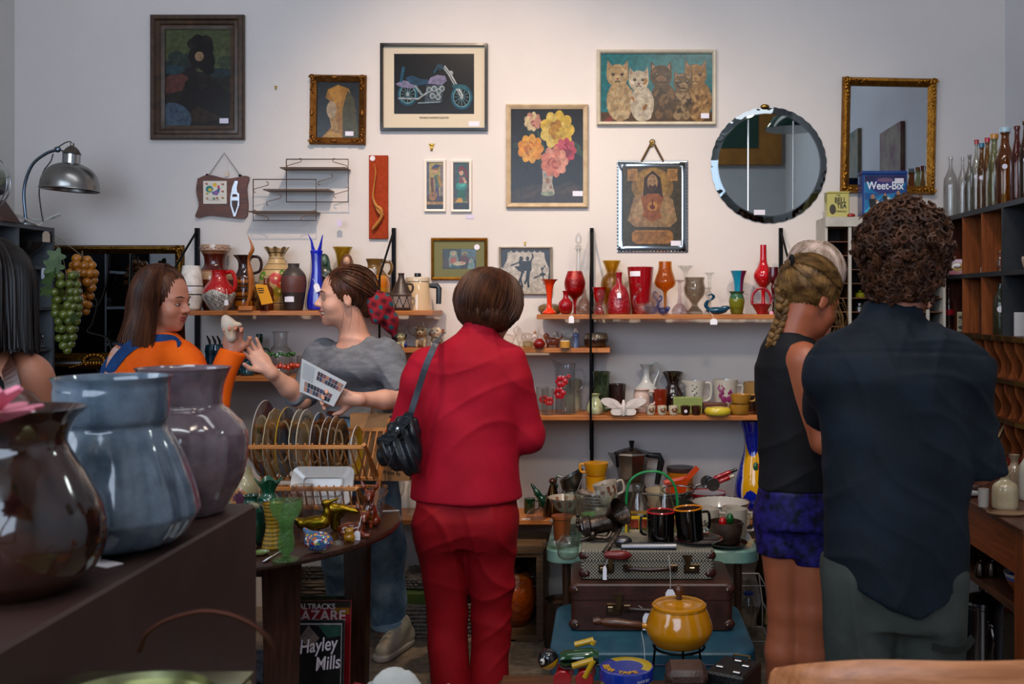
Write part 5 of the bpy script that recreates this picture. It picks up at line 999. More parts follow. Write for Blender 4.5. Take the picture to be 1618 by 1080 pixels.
text('Weet-Bix',e,(0,-.0508,49*k),.052,'#d8dce8',sx=.85,bold=.001); m=MB(); m.box((15*k,-.0515,53*k),(29*k,-.0505,61*k)); m.build('price_sticker',mat('paper','#d0ccd8'),e,smooth=False)
m=MB(); m.ell((0,0,.01),(.02,.014,.01)); o=m.build('red_trinket',G('#8a1010'),None,(Wx(1338,4.74),4.735,zt)); tag(o,'tiny red trinket between the tea tin and cereal tin','trinket')
# ================================================================ right wooden pigeonhole cabinet
FX=1.645; cw=lambda ax:wood('#3e1a0b','#5a2811',ax,rough=.4); dkm=mat('matte','#24262a','#303236',scale=8,rough=.45); edge=wood('#6a3212','#884820','z')
e=E('wooden_pigeonholes','tall brown wooden pigeonhole cabinet along the right wall, bottles on top','cabinet',(0,0,0)); Y0,Y1=2.95,4.905
ZT=1.917
MB().box((FX,Y0,ZT-.022),(XR-.003,Y1,ZT)).build('top',dkm,e,smooth=False)
MB().box((XR-.014,Y0,.853),(XR-.003,Y1,ZT-.022)).build('back_panel',cw('z'),e,smooth=False)
for y in(Y0,Y1-.014): MB().box((FX,y,.853),(XR-.014,y+.014,ZT-.022)).build('side_panel',cw('z'),e,smooth=False)
MB().box((FX,Y0+.014,1.613),(XR-.014,Y1-.014,1.633)).build('shelf',dkm,e,smooth=False)
DY=[4.853-.235*i for i in range(8)]
for i,y in enumerate(DY[1:],1):
 for z0,z1 in((1.633,ZT-.022),(1.362,1.613)): MB().box((FX+(.001 if i!=3 else -.001),y-(.004 if i!=3 else .007),z0),(XR-.014,y+(.004 if i!=3 else .007),z1)).build('divider',edge if i!=3 else dkm,e,smooth=False)
for z,h_ in((1.362,.024),(1.185,.022),(1.02,.022)):
 s_=MB().box((FX-.002,Y0+.014,z-h_),(XR-.014,Y1-.014,z)).build('label_shelf',cw('y'),e,smooth=False)
 for q in range(17):
  y=4.83-.108*q; 
  if y>Y0+.1: MB().box((FX-.006,y-.045,z-h_+.002),(FX-.002,y+.045,z-.001),bev=.001).build('brass_label_holder',mat('metal','#8a6a34' if q<8 else '#b0883a',rough=.3),s_,smooth=False)
for q in range(17):
 y=4.776-.108*q
 if y>Y0+.05:
  for z0,z1 in((1.185,1.338),(1.02,1.163),(.853,.998)):
   pts=cr([(FX,z1),(FX+.004,z1-.04),(FX+.028,z1-.085),(FX+.03,z0+.03),(FX+.015,z0)],4); poly=[(XR-.014,z0)]+[(XR-.014,z1)]+pts
   MB().prism([(u,v) for u,v in poly],'y',y-.003,y+.003).build('curved_divider',edge,e,smooth=False)
def cb(px,x=1.71): return x*F/(px-960)
def bottle(name,lab,px,h,w_,m_,x=1.71,z=ZT,cap=None,neck=.34,sh=.55,grp=None,stick=None,d=None,sq=False):
 d=d or cb(px,x); k=d/F; X_=(px-960)*k if d else x; nw=max(w_*neck,2)
 o=pot(name,lab,'bottle',px,'UL',[(w_*.9,0),(w_,2),(w_,h*sh),(w_*.8,h*(sh+.12)),(nw,h*(sh+.26)),(nw*.95,h*.95),(nw*1.15,h*.955),(nw*1.15,h)],m_,d=d,z=z,smooth=2 if not sq else 1,t=.9,group=grp,seg=22)
 if cap: MB().lathe([(nw*1.2*k,h*.97*k),(nw*1.3*k,h*1.0*k),(nw*1.25*k,h*1.035*k),(1e-4,h*1.04*k)],18).build('cap',G(cap,rough=.3),o)
 if stick:
  MB().lathe([(1e-4,0),(stick*k,0),(stick*k,.001)],14,M=Matrix.Translation((-w_*.4*k,-w_*.95*k,h*.5*k))@Matrix.Rotation(-.4,4,'Z')@Matrix.Rotation(PI/2,4,'X')).build('price_sticker',mat('paper','#d8d4e0'),o)
 return o
gc=GL('#dcdad6',.03); am=mat('glass','#9a5a10',rough=.04); bt='old bottles along the top of the right cabinet'
for px,h,w_,m_,cap,nk,lab,sk in((1502,95,11,gc,None,.3,'clear tall glass bottle, leftmost on the cabinet top',3),(1511,62,6.5,gc,None,.35,'short clear glass bottle beside the leftmost tall one',None),(1521,92,7.5,gc,None,.35,'clear tall narrow bottle, third along the cabinet top',None),(1532,93,8,GL('#b4b0a4'),None,.35,'smoky clear bottle before the first capped one',None),
 (1543,110,8.5,GL('#c9c6b4'),'#a01c20',.35,'pale glass bottle with small red stopper cap',3.5),(1551,103,7,am,'#1c6a86',.5,'narrow amber bottle with teal cap',3.5),(1560,109,7,mat('glass','#a87018',rough=.04),'#b01820',.5,'narrow amber bottle with red cap',None),(1571,112,10,GL('#b4b47c'),'#c07a10',.5,'pale green glass bottle with yellow orange cap',None),
 (1588,118,16,mat('glass','#a05208',rough=.05),'#a8c4d0',.42,'big wide amber flagon bottle with pale blue cap',4),(1607,120,10,mat('glass','#8a2c14',rough=.04),None,.42,'reddish brown glass bottle with long neck beside the flagon',None),(1621,124,11,mat('glass','#6a3c14',rough=.04),None,.42,'dark brown glass bottle with round white sticker at the frame edge',4)):
 bottle('glass_bottle',lab,px,h,w_,m_,cap=cap,neck=nk,stick=sk,grp=bt,x=1.70 if px>1502 else 1.675)
# shelf contents
bottle('blue_bottle','slim cobalt blue bottle with paper label in the upper pigeonholes',1556,73,6,mat('glass','#101c7a',rough=.04),x=1.70,z=1.633,neck=.4,sh=.5)
o=bpy.data.objects['blue_bottle']; d_=cb(1556,1.7);k=d_/F
m=MB(); m.lathe([(5*k,38*k),(5*k,47*k)],16); m.build('paper_label',mat('paper','#cfc4b4'),o); m=MB(); m.lathe([(6.3*k,0),(6.3*k,9*k)],16); m.build('paper_label',mat('paper','#c8c4c0'),o)
def bx(name,lab,cat,px,w_,h_,x,z,m_,dep=.05,extra=None,rz=-.35):
 d=cb(px,x);k=d/F; e_=MB().box((-w_/2*k,-dep/2,0),(w_/2*k,dep/2,h_*k),bev=.002).build(name,m_,None,((px-960)*k,d,z+.0005),smooth=False,rz=rz); tag(e_,lab,cat); return e_,k
o,k=bx('red_tin','small red tin with gold oval label in the upper pigeonholes','tin',1513,26,25,1.69,1.633,G('#8c1418'))
m=MB(); m.ell((0,-.0255,12.5*k),(9*k,.001,7*k)); m.build('gold_label',G('#b08a4c'),o); m=MB(); m.ell((0,-.0265,12.5*k),(6*k,.001,2*k)); m.build('dark_mark',G('#5a3418'),o)
pot('glass_vase','small clear waisted glass vase in the upper pigeonholes','vase',1580,'UL',[(6,0),(5,3),(7,12),(4,20),(3,24),(5,34)],gc,d=cb(1580,1.70),z=1.633,smooth=3)
bottle('glass_bottle','small clear bottle with white label beside the red tin',1499,34,5,gc,x=1.67,z=1.633)
pot('shell_bowl','cream fluted bowl in the upper right pigeonhole','bowl',1616,'UL',[(9,0),(14,6),(17,20),(16,26)],G('#9a8470','#b5a490',scale=9),d=cb(1616,1.72),z=1.633,lobes=12,amp=.1,smooth=3)
bottle('glass_bottle','clear bottle with red printed band, left in the second row',1497,68,7.5,gc,x=1.665,z=1.362)
o=[q for q in bpy.data.objects if q.get('label','').startswith('clear bottle with red')][0]; k=cb(1497,1.665)/F; m=MB(); m.lathe([(7.7*k,25*k),(7.7*k,34*k)],20); m.build('red_label',G('#8a1420'),o)
bottle('glass_bottle','clear fluted bottle in the middle of the second row',1554,72,6.5,GL('#c9c8c8'),x=1.70,z=1.362,stick=3)
o,k=bx('card_box','small cream and green printed box in the second row','box',1521,16,31,1.69,1.362,mat('paper','#a8a080'))
a=Art().r(0,0,1,1,'#b0a888').r(.8,0,1,1,'#2c5a34').e(.4,.75,.3,.1,'#3a3a30').e(.4,.2,.35,.1,'#2c2a26').r(.1,.4,.7,.6,'#8a826a'); m=MB(); m.box((-7.6*k,-.0262,1*k),(7.6*k,-.0255,30*k)); a.emit(m,-7.6*k,1*k,15.2*k,29*k,-.0262); m.build('printed_front',mat('paint','vc',rough=.5),o,smooth=False)
bottle('green_bottle','square pale green glass flask with round sticker in the second row',1581,80,12,GL('#9ac0a0',.03),x=1.70,z=1.362,neck=.38,sh=.62,stick=5,sq=True)
o=bpy.data.objects['green_bottle'];k=cb(1581,1.7)/F; MB().tube([(5*k,0,66*k),(10*k,0,70*k),(9*k,0,78*k),(4*k,0,78*k)],1*k,6).build('ring_handle',GL('#9ac0a0'),o)
bx('card_box','white printed box at the right end of the second row','box',1614,22,38,1.69,1.362,mat('paper','#a9a6a8'))
pot('bulb','small brown wooden ball vase in the third row','vase',1568,'UL',[(4,0),(6,3),(5,12),(2,15)],mat('matte','#4a3428'),d=cb(1568,1.74),z=1.185,smooth=3)
m=MB(); m.ell((0,0,.035),(.012,.045,.037)); o=m.build('hand_mirror',wood('#8a5a34','#a5734a','z'),None,(1.69,cb(1555,1.69),1.185)); tag(o,'round wooden bat shape leaning in the third row by the man\'s shoulder','paddle')
bottle('glass_bottle','tiny bottle with blue and yellow label in the third row',1588,20,4,G('#c9c4b0'),x=1.73,z=1.185)
pot('glass_vase','small clear glass dome in the third row','glass',1603,'UL',[(6,0),(6,8),(4,16),(1,20)],gc,d=cb(1603,1.73),z=1.185,smooth=3)
for i,(px,c,lab) in enumerate(((1577,'#a88a5c','pale wooden spatula leaning by the man\'s elbow'),(1583,'#6a6458','grey handled spatula behind the yellow one'),(1588,'#b87a18','yellow handled brush leaning by the man\'s elbow'))):
 d_=cb(px,1.66+.02*i); m=MB(); m.tube([(-.035,0,-.07),(0,0,0),(.03,0,.06)],[.007,.010,.012],8,flat=.5); o=m.build('spatula',mat('wood',c,rough=.4),None,((px-960)*d_/F,d_,.93),smooth=True); tag(o,lab,'utensil','utensils leaning in the lower pigeonholes')
# ================================================================ counter
cwd=lambda ax: wood('#6a3010','#8c4418',ax,rough=.35)
e=E('counter','long brown wooden shop counter under the pigeonholes on the right','counter',(0,0,0))
MB().box((1.19,2.86,.83),(XR-.005,4.9,.85),bev=.003).build('worktop',wood('#3a1c10','#522a18','y',rough=.3),e,smooth=False)
MB().box((1.205,2.93,.70),(1.23,4.88,.83)).build('front_rail',cwd('y'),e,smooth=False)
for x,y in((1.2,2.87),(1.2,4.8),(1.88,2.87),(1.88,4.8)): MB().box((x,y,0),(x+.07,y+.07,.83),bev=.003).build('leg',cwd('z'),e,smooth=False)
MB().box((1.27,2.885,.05),(1.88,2.905,.83)).build('end_panel',wood('#4a200c','#5f2c12','z'),e,smooth=False)
MB().box((1.22,2.945,.57),(1.94,4.79,.59)).build('lower_shelf',wood('#3a2014','#54301c','y'),e,smooth=False)
def ct(name,lab,cat,px,prof,m_,py,z=.85,**kw): d=(1.5-z)*F/(py-478); return pot(name,lab,cat,px,'UL',prof,m_,d=d,z=z,**kw)
stn=G('#9a8a6c','#b0a284',scale=8,rough=.2)
ct('stoneware_bottle','squat cream stoneware jar with narrow neck on the counter end','jar',1588,[(18,0),(20,4),(20,28),(17,38),(9,44),(7,48),(9,55)],stn,803,smooth=4)
ct('stoneware_bottle','taller brown shouldered stoneware jar behind the squat one','jar',1603,[(10,0),(12,4),(12,34),(7,44),(6,50),(9,60)],G('#7a6450','#93806a',scale=8),778,smooth=4)
ct('stoneware_bottle','pale stoneware jar cut by the right edge of the picture','jar',1626,[(13,0),(15,6),(15,50),(8,66),(8,76)],G('#a8a294'),790,smooth=4)
ct('beaker','plain white beaker left of the squat stoneware jar','beaker',1564,[(8,0),(8,2),(8.5,28)],G('#a09c98'),800,smooth=1)
ct('tumbler','clear glass tumbler behind the white beaker','glass',1556,[(7,0),(8,20)],gc,778,smooth=1); ct('tumbler','clear glass beaker beside the stoneware necks','glass',1573,[(8,0),(9,34)],gc,752,smooth=1); ct('tumbler','second clear glass beaker near the red box','glass',1590,[(7,0),(8,34)],gc,746,smooth=1)
ct('tray','flat brown and silver tray on the counter corner','tray',1592,[(30,0),(32,1),(33,3)],wood('#6a4c34','#8a6c50','x'),812,smooth=1,sy=.6)
ct('dish','small white dish with a metal rim near the man\'s elbow','dish',1534,[(10,0),(16,3),(17,6)],G('#a0a0a4'),783,smooth=2)
ct('dish','little red rimmed white bowl half behind the man\'s arm','bowl',1538,[(8,0),(13,6),(14,10)],G('#a08078'),772,smooth=2)
o=ct('red_dish','red lacquer box among the glassware on the counter','box',1598,[(16,0),(17,8)],G('#7a1410'),734,smooth=1); ct('yellow_tin','small yellow tin below the leaning brush','tin',1582,[(10,0),(10,9)],G('#8a6c20'),738,smooth=1)
for i in range(6):
 pot('brown_plate',['lowest dark brown plate of the stack under the counter','second lowest dark brown plate of the stack under the counter','third dark brown plate from the bottom under the counter','fourth dark brown plate from the bottom under the counter','second from top dark brown plate under the counter','topmost dark brown plate of the stack under the counter'][i],'plate',1555,'UL',[(16,0),(27,2.2),(29,5)],G('#2a100a','#3c1a10',scale=6),d=3.5,z=.592+.0125*i,smooth=1,t=.9,group='stack of brown plates under the counter')
for i,(px,lab) in enumerate(((1549,'grey brown shaker jug with handle under the counter, left one'),(1567,'grey brown shaker jug under the counter, right one'))):
 pot('shaker',lab,'shaker',px,'UL',[(7,0),(8.5,3),(7,14),(4.5,21),(5,25)],mat('metal','#4a4038',rough=.3),d=3.3,z=.592,smooth=3)
pot('bowl','white and blue banded orange bowl on the shelf under the counter','bowl',1592,'UL',[(12,0),(24,18),(30,34)],VGm,d=3.1,z=.592,col=[(24,'#7a3410'),(30,'#3a4a8a'),(40,'#a4a0a0')],smooth=3)
m=MB(); m.tube([(-.03,0,.03),(0,0,.06),(.03,0,.05),(.035,0,.02),(.01,0,.01)],.006,8); m.ell((-.02,0,.025),(.04,.03,.025)); o=m.build('teapot',G('#5a4a34'),None,(Wx(1538,3.9),3.9,.592)); tag(o,'brown teapot in shadow at the back of the shelf under the counter','teapot')
# steel urn on a low stool
MB().box((1.22,3.1,.0),(1.6,3.75,.1)).build('floor_crate',wood('#241610','#382418','x'),None,smooth=False); tag(bpy.data.objects['floor_crate'],'low dark crate under the counter carrying the steel urn','crate')
d=3.5;k=d/F; e=E('coffee_urn','polished steel coffee urn with lid and tap under the counter','urn',(Wx(1552,d),d,.1005)); sm_=mat('metal','#8a8c92',rough=.18)
m=MB(); m.lathe([(33*k,0),(33*k,3*k),(31*k,5*k),(31*k,(1013-478)*0+150*k),(33*k,152*k),(33*k,156*k),(1e-4,156*k)],36); m.build('body',sm_,e)
m=MB(); m.lathe([(33.6*k,157*k),(33*k,161*k),(20*k,167*k),(8*k,171*k),(1e-4,172*k)],36); l=m.build('lid',sm_,e); m=MB(); m.lathe([(3*k,172*k),(6*k,176*k),(5*k,181*k),(1e-4,183*k)],16); m.build('lid_knob',mat('plastic','#101010'),l)
m=MB(); m.tube([(2*k,-31*k,127*k),(2*k,-38*k,127*k)],4*k,10); m.tube(cr([(2*k,-36*k,126*k),(2*k,-42*k,110*k),(2*k,-38*k,88*k)],4),4*k,10); m.ell((2*k,-38*k,130*k),(4.5*k,4.5*k,4.5*k)); m.build('tap',mat('metal','#6a6462',rough=.2),e)
# ================================================================ foreground brown cabinet and three big vases
bw=mat('matte','#2c1712','#38201a',scale=7,rough=.5)
e=E('brown_cabinet','big dark brown painted cabinet in the near left corner carrying three glazed vases','cabinet',(0,0,0))
MB().box((-1.35,.62,0),(-.613,1.74,1.15),bev=.004).build('body',bw,e,smooth=False)
m=MB(); m.ell((-.618,1.735,1.146),(.012,.008,.006),seg=8,rings=5); m.build('paint_chip',mat('matte','#8a7f62'),e)
VS=[('purple_vase','tall mauve brown glazed vase with flared rim, farthest of the three big vases',290,1.66,[(58,0),(62,3),(72,20),(92,60),(98,100),(94,130),(74,156),(60,168),(58,178),(60,200),(68,222),(72,229)],('#55454b','#6e5c60',10,.04),VS if False else None),
('blue_vase','large blue grey ribbed vase with wide straight collar, middle of the three big vases',178,1.43,[(74,0),(82,3),(104,14),(126,44),(128,62),(118,104),(100,150),(84,180),(79,192),(83,204),(85,240),(84,256),(88,268)],('#414d59','#5b6875',12,.05),None),
('brown_vase','glossy mottled dark brown vase with flared rim, nearest of the three big vases',30,1.2,[(64,0),(70,4),(108,32),(127,82),(122,130),(96,184),(72,226),(69,244),(80,270),(99,292)],('#0f0504','#381a0e',0,0),None)]
for nm,lab,px,d,pr,(c1,c2,lo,am_),_ in VS:
 o=pot(nm,lab,'vase',px,'UL',pr,mat('glaze',c1,c2,scale=(26 if lo else 14),rough=.1,bump=.05,bscale=20),d=d,z=1.15,smooth=6,seg=72,t=5,wav=(lambda a,r,z,i,lo=lo,am_=am_:(r*(1+(am_*(abs(math.cos(lo*a/2))**.6-.8)*min(1,max(0,(.17-z)/.02)))),z)) if lo else None)
m=MB(); m.box((-.022,-.012,0),(.022,.012,.0012)); o=m.build('price_tag',mat('paper','#cfc4c4'),None,P(165,894,1.33),smooth=False,rz=-.5); o.location.z=1.151; tag(o,'blank white price tag lying on the brown cabinet between the brown and blue vases','tag')
# lotus flower
e=E('lotus_flower','pink artificial lotus blossom cut by the left picture edge','flower',(-.66,.98,1.151))
top=Vector((.04,0,.225)); m=MB(); m.tube(cr([(0,0,0),(.0,0,.12),tuple(top)],5),.004,6); m.build('stem',mat('matte','#3a5a2c'),e)
for ring,(n,tl,rr,ln) in enumerate(((5,.35,.012,.045),(8,.8,.016,.055),(9,1.25,.016,.06))):
 for q in range(n):
  a=2*PI*q/n+ring; R=Matrix.Rotation(a,3,'Z')@Matrix.Rotation(tl,3,'Y'); m=MB(); S=[]
  for i in range(7):
   t=i/6; w_=rr*math.sin(PI*min(.97,t*.8+.12))*1.2; S.append([tuple(top+R@Vector((.006*math.cos(b)*.3-.012*math.sin(PI*t)*0+(w_*abs(math.sin(b)))*-.35, w_*math.sin(b), ln*t))) for b in np.linspace(0,2*PI,10)[:-1]])
  m.loft(S,True,True,col=lambda i,j:('#c9b46a' if i<1 else '#b0344a' if i<3 else '#d87a8c')); m.build('petal',mat('matte','vc',rough=.5),e)
# square oil tin with wire handle
e=E('square_tin','square metal tin with round recessed lid and wire handle, cut by the bottom left edge','tin',(-.496,1.024,.84)); tw=.0975; th=.245
a=None
m=MB()
def side(i,j): return '#8a8a3c'
m.box((-tw,-tw,0),(tw,tw,th-.004),bev=.006); m.build('body',mat('metal','#8a8c62','#a3a070',scale=12,rough=.35),e,smooth=False)
for j,c in enumerate(('#c9a020','#5a8a2c','#b86a14','#d0c050')):
 m=MB(); m.tube(cr([(tw+.0008,-.07+.035*j,.01),(tw+.0008,-.055+.035*j,.1),(tw+.0008,-.075+.035*j,.17),(tw+.0008,-.06+.035*j,.225)],4),.009,6,flat=.1,up=(1,0,0)); m.build('painted_stripe',G(c,rough=.3),e)
m=MB(); n=48
def sq(r,z): return [(max(-tw,min(tw,r*1.5*math.cos(a))),max(-tw,min(tw,r*1.5*math.sin(a))),z) for a in np.linspace(0,2*PI,n+1)[:-1]]
ci=lambda r,z:[(r*math.cos(a),r*math.sin(a),z) for a in np.linspace(0,2*PI,n+1)[:-1]]
m.loft([sq(tw,th-.004),sq(tw,th),ci(.094,th+.001),ci(.092,th+.004),ci(.088,th+.004),ci(.085,th-.012),ci(.08,th-.014),ci(.078,th-.008),ci(.072,th-.008),ci(.068,th-.016)],False,True); m.build('lid',mat('metal','#9a9c74','#b0ae86',scale=10,rough=.25),e,angle=30)
m=MB(); pts=[P(x,y,1.06)-Vector((-.496,1.024,.84)) for x,y in ((219,1030),(232,1000),(262,980),(300,968),(332,965),(372,973),(408,992),(432,1020),(440,1050))]; m.tube(cr([tuple(p) for p in pts],4),.0028,7); m.build('wire_handle',mat('metal','#3a2018',rough=.5),e)
o=MB().box((-.64+.03,.80,0),(-.30,1.2,.839),bev=.01).build('wooden_stool',wood('#4a2a18','#6a4028','x'),None,smooth=False); tag(o,'plain wooden box stool under the square tin','stool')
# ================================================================ round dark table
TC=(-1.352,3.47); TR=.62; tz=SURF['RT']
e=E('round_table','dark wooden round drop leaf table with board legs, set with figurines and a plate rack','table',(TC[0],TC[1],0)); tw_=lambda ax:wood('#2a1610','#40241a',ax,rough=.25)
m=MB(); m.lathe([(1e-4,tz-.028),(TR-.02,tz-.028),(TR-.004,tz-.02),(TR,tz-.012),(TR-.003,tz-.003),(TR-.012,tz),(1e-4,tz)],96); m.build('tabletop',tw_('x'),e,angle=30)
for (x,y,w_,r) in((-1.045,3.19,.062,.35),(-.955,3.80,.05,-.2),(-1.66,3.2,.06,0),(-1.66,3.78,.06,0)):
 m=MB(); R=Matrix.Translation((x-TC[0],y-TC[1],0))@Matrix.Rotation(r,4,'Z'); m.add([tuple(v) for v in ((-w_*.75,-.02,0),(w_*.75,-.02,0),(w_*.75,.02,0),(-w_*.75,.02,0),(-w_,-.02,tz-.028),(w_,-.02,tz-.028),(w_,.02,tz-.028),(-w_,.02,tz-.028))],[(0,3,2,1),(4,5,6,7),(0,1,5,4),(1,2,6,5),(2,3,7,6),(3,0,4,7)],M=R); m.build('leg',tw_('z'),e,smooth=False)
m=MB()
ap=[(-.32,-.30),(.29,-.30),(.40,.28),(-.33,.30)]
for i in range(4):
 a_,b_=Vector((*ap[i],0)),Vector((*ap[(i+1)%4],0)); t=(b_-a_).normalized(); n_=Vector((t.y,-t.x,0))*.01
 q=MB(); ring=[(a_+t*.04-n_,),]; q.loft([[tuple(a_+t*.03-n_+Vector((0,0,tz-.10))),tuple(a_+t*.03+n_+Vector((0,0,tz-.10))),tuple(a_+t*.03+n_+Vector((0,0,tz-.028))),tuple(a_+t*.03-n_+Vector((0,0,tz-.028)))],[tuple(b_-t*.03-n_+Vector((0,0,tz-.10))),tuple(b_-t*.03+n_+Vector((0,0,tz-.10))),tuple(b_-t*.03+n_+Vector((0,0,tz-.028))),tuple(b_-t*.03-n_+Vector((0,0,tz-.028)))]]); q.build('apron',tw_('x'),e,smooth=False)
dd=lambda y:.77*F/(y-478)
def rt(name,lab,cat,px,py,prof,m_,**k): return pot(name,lab,cat,px,'RT',prof,m_,d=dd(py),**k)
gg=mat('glass','#a8f098',rough=.03,bump=.8,bscale=70)
o=rt('green_vase','clear green pressed glass vase with flared top and round foot','vase',452,884,[(20,0),(19,2),(5,7),(9,12),(12,16),(13,30),(11,46),(13,62),(20,70),(25,84),(26,94)],gg,smooth=4,lobes=10,amp=.06,t=2.5)
price(o,(-.055,-.03,.004),w=.02,h=.04,rot=Matrix.Rotation(PI/2,4,'X')@Matrix.Rotation(.5,4,'Z'),string=(-.01,-.01,.03))
rt('ribbed_vase','yellow brown pottery vase with horizontal ribs behind the green glass','vase',431,866,[(16,0),(17,4),(14,18),(11,36),(13,56),(17,72)],VGm,col=lambda h,a:'#a87c20' if int(h/3.2)%2 else '#6a5214',smooth=10)
rt('ruffled_vase','green pottery vase with wavy ruffled mouth, brown inside','vase',424,846,[(24,0),(30,10),(30,34),(22,52),(12,64),(11,72),(20,88)],VGm,col=lambda h,a:'#0f4a30' if int(h)%12 else '#5a4a20',smooth=6,seg=48,wav=lambda a,r,z,i:(r*(1+(.16*math.sin(4*a) if z>.17 else 0)),z+(.008*math.sin(4*a) if z>.17 else 0)))
rt('cream_vase','cream vase with dark geometric motif behind the purple vase','vase',383,838,[(20,0),(24,10),(27,40),(25,70),(16,88),(13,100)],mat('gloss','vc',rough=.3),col=lambda h,a:('#4a2034' if abs((h-56)/12)+abs(((a-4.9+PI)%(2*PI)-PI)/.45)<1 else ('#a86a34' if abs((h-56)/18)+abs(((a-4.9+PI)%(2*PI)-PI)/.7)<1 else '#9c916c')),smooth=8,seg=64)
rt('dark_jug','dark teal glazed jug half hidden by the brown cabinet','jug',400,858,[(14,0),(22,12),(26,36),(20,58),(10,70),(12,78)],G('#06281e','#0d4434',scale=14),handle=[(12,72),(24,68),(27,50),(22,36)],hr=3)
m=MB(); 
for (px,py,r1,lab,c) in((411,876,13,'small green leaf shaped dish at the table edge','#5c7a3c'),(402,868,12,'second small green leaf dish beneath the first, at the table edge','#6a7a44')):
 rt('leaf_dish',lab,'dish',px,py,[(r1*.5,0),(r1,2.5),(r1*1.1,5)],G(c,'#8a8a58',scale=22),smooth=1,lobes=7,amp=.12,t=1)
for px,py,h,w_,lab in((487,828,62,18,'frosted white glass ribbed jar behind the brass duck'),(464,836,58,15,'pale pink frosted glass jar left of the white one')):
 rt('frosted_jar',lab,'jar',px,py,[(w_*.8,0),(w_,3),(w_*.94,h*.25),(w_,h*.4),(w_*.94,h*.6),(w_,h*.75),(w_*.94,h)],mat('glass','#c9b8ae' if px>470 else '#b89488',rough=.3),smooth=4)
rt('crystal_bowl','cut crystal footed bowl in front of the plate rack','bowl',521,824,[(11,0),(4,4),(3,10),(6,15),(16,22),(22,36),(22.5,50)],mat('glass','#e6e8ec',rough=.03,bump=1,bscale=90),smooth=3,lobes=16,amp=.04,t=2)
rt('crystal_vase','cut crystal vase right behind the fawn figurine','vase',597,815,[(8,0),(9,3),(7,8),(10,18),(14,46)],mat('glass','#dcdee2',rough=.05,bump=1,bscale=90),smooth=2,lobes=12,amp=.05)
o=MB().box((-.03,-.01,0),(.03,.01,.001)).build('price_tag',mat('paper','#c9c4c0'),None,P(618,818,3.6),smooth=False,rz=.2); o.location=(Wx(618,3.68),3.68,tz+.001); o.location.x=-.80; tag(o,'white paper tag lying at the right edge of the round table','tag')
def org(name,lab,cat,px,py,m_,build,s=1,h=.0025,d=None,z=tz):
 d=d or dd(py); e=E(name,lab,cat,(Wx(px,d),d,z+.0005)); S=SDF(); build(S,d/F*s); organic('body',S,m_,e,h=h,it=1); return e,d/F*s
brass=mat('metal','#7a5c14','#9a7a20',scale=20,rough=.28); amg=mat('gloss','#3a1004','#7a2c08',scale=16,rough=.08)
def duck(S,k):
 S.ell((-4*k,0,18*k),(26*k,12*k,12*k),R=rotm(0,-.12,0),k=5*k).cap((-26*k,0,20*k),(-38*k,0,27*k),7*k,2*k,k=5*k).chain([(12*k,0,20*k),(17*k,0,34*k),(15*k,0,46*k)],[9*k,5.5*k,5*k],k=5*k).ell((15*k,0,50*k),(7*k,6*k,6*k),k=3*k).cap((18*k,0,50*k),(34*k,0,57*k),3.4*k,2*k,k=2*k).cap((-4*k,0,8*k),(-4*k,0,2*k),8*k,9*k,k=3*k)
org('brass_duck','brass duck figurine with upturned bill on the round table','figurine',500,850,brass,duck)
def pel(S,k):
 S.ell((-12*k,0,26*k),(16*k,9*k,12*k),R=rotm(0,.4,0),k=4*k).cap((-2*k,0,30*k),(16*k,0,26*k),7*k,4*k,k=4*k).cap((14*k,0,26*k),(42*k,0,22*k),4*k,3.4*k,k=3*k).cap((40*k,0,22*k),(44*k,0,12*k),3.5*k,2.6*k,k=2*k).cap((-12*k,0,20*k),(-12*k,0,2*k),7*k,8*k,k=4*k)
org('brass_bird','second brass bird figurine with a long lowered bill','figurine',542,838,brass,pel)
def fawn(S,k,lying=False):
 b=0 if lying else 0
 if lying:
  S.ell((-6*k,0,12*k),(22*k,11*k,11*k),k=5*k).chain([(8*k,0,16*k),(14*k,0,28*k)],[8*k,5*k],k=5*k)
  S.chain([(10*k,-6*k,8*k),(24*k,-8*k,4*k),(14*k,-9*k,3*k)],[4*k,3*k,2.4*k],k=2*k).chain([(-16*k,-7*k,8*k),(-4*k,-11*k,4*k),(-14*k,-11*k,3*k)],[6*k,3.4*k,2.4*k],k=2*k); hx,hz=16*k,33*k
 else:
  S.ell((0,2*k,18*k),(13*k,14*k,17*k),k=6*k).chain([(0,0,26*k),(1*k,-2*k,44*k)],[9*k,5.5*k],k=5*k)
  for sg in(-1,1): S.chain([(sg*7*k,-6*k,24*k),(sg*6*k,-12*k,10*k),(sg*6*k,-13*k,2*k)],[4*k,3*k,3*k],k=2*k).ell((sg*10*k,2*k,8*k),(8*k,11*k,8*k),k=4*k)
  hx,hz=1*k,50*k
 S.ell((hx,-1*k,hz),(8*k,9*k,7.5*k),k=3*k).cap((hx,-7*k,hz-1*k),(hx+2*k,-13*k,hz-6*k),5*k,3.2*k,k=3*k)
 for sg in(-1,1): S.chain([(hx+sg*5*k,1*k,hz+4*k),(hx+sg*10*k,2*k,hz+12*k),(hx+sg*14*k,3*k,hz+22*k)],[2.4*k,3.8*k,1*k],k=1.5*k)
org('fawn_figurine','amber brown glazed seated fawn figurine with tall ears','figurine',583,831,amg,lambda S,k:fawn(S,k),h=.002)
org('fawn_figurine','amber brown glazed lying fawn figurine with a white tag','figurine',560,848,amg,lambda S,k:fawn(S,k,True),h=.002)
price(bpy.data.objects['fawn_figurine.001'],(.02,-.045,.03),w=.02,h=.03,string=(.03,-.03,.075))
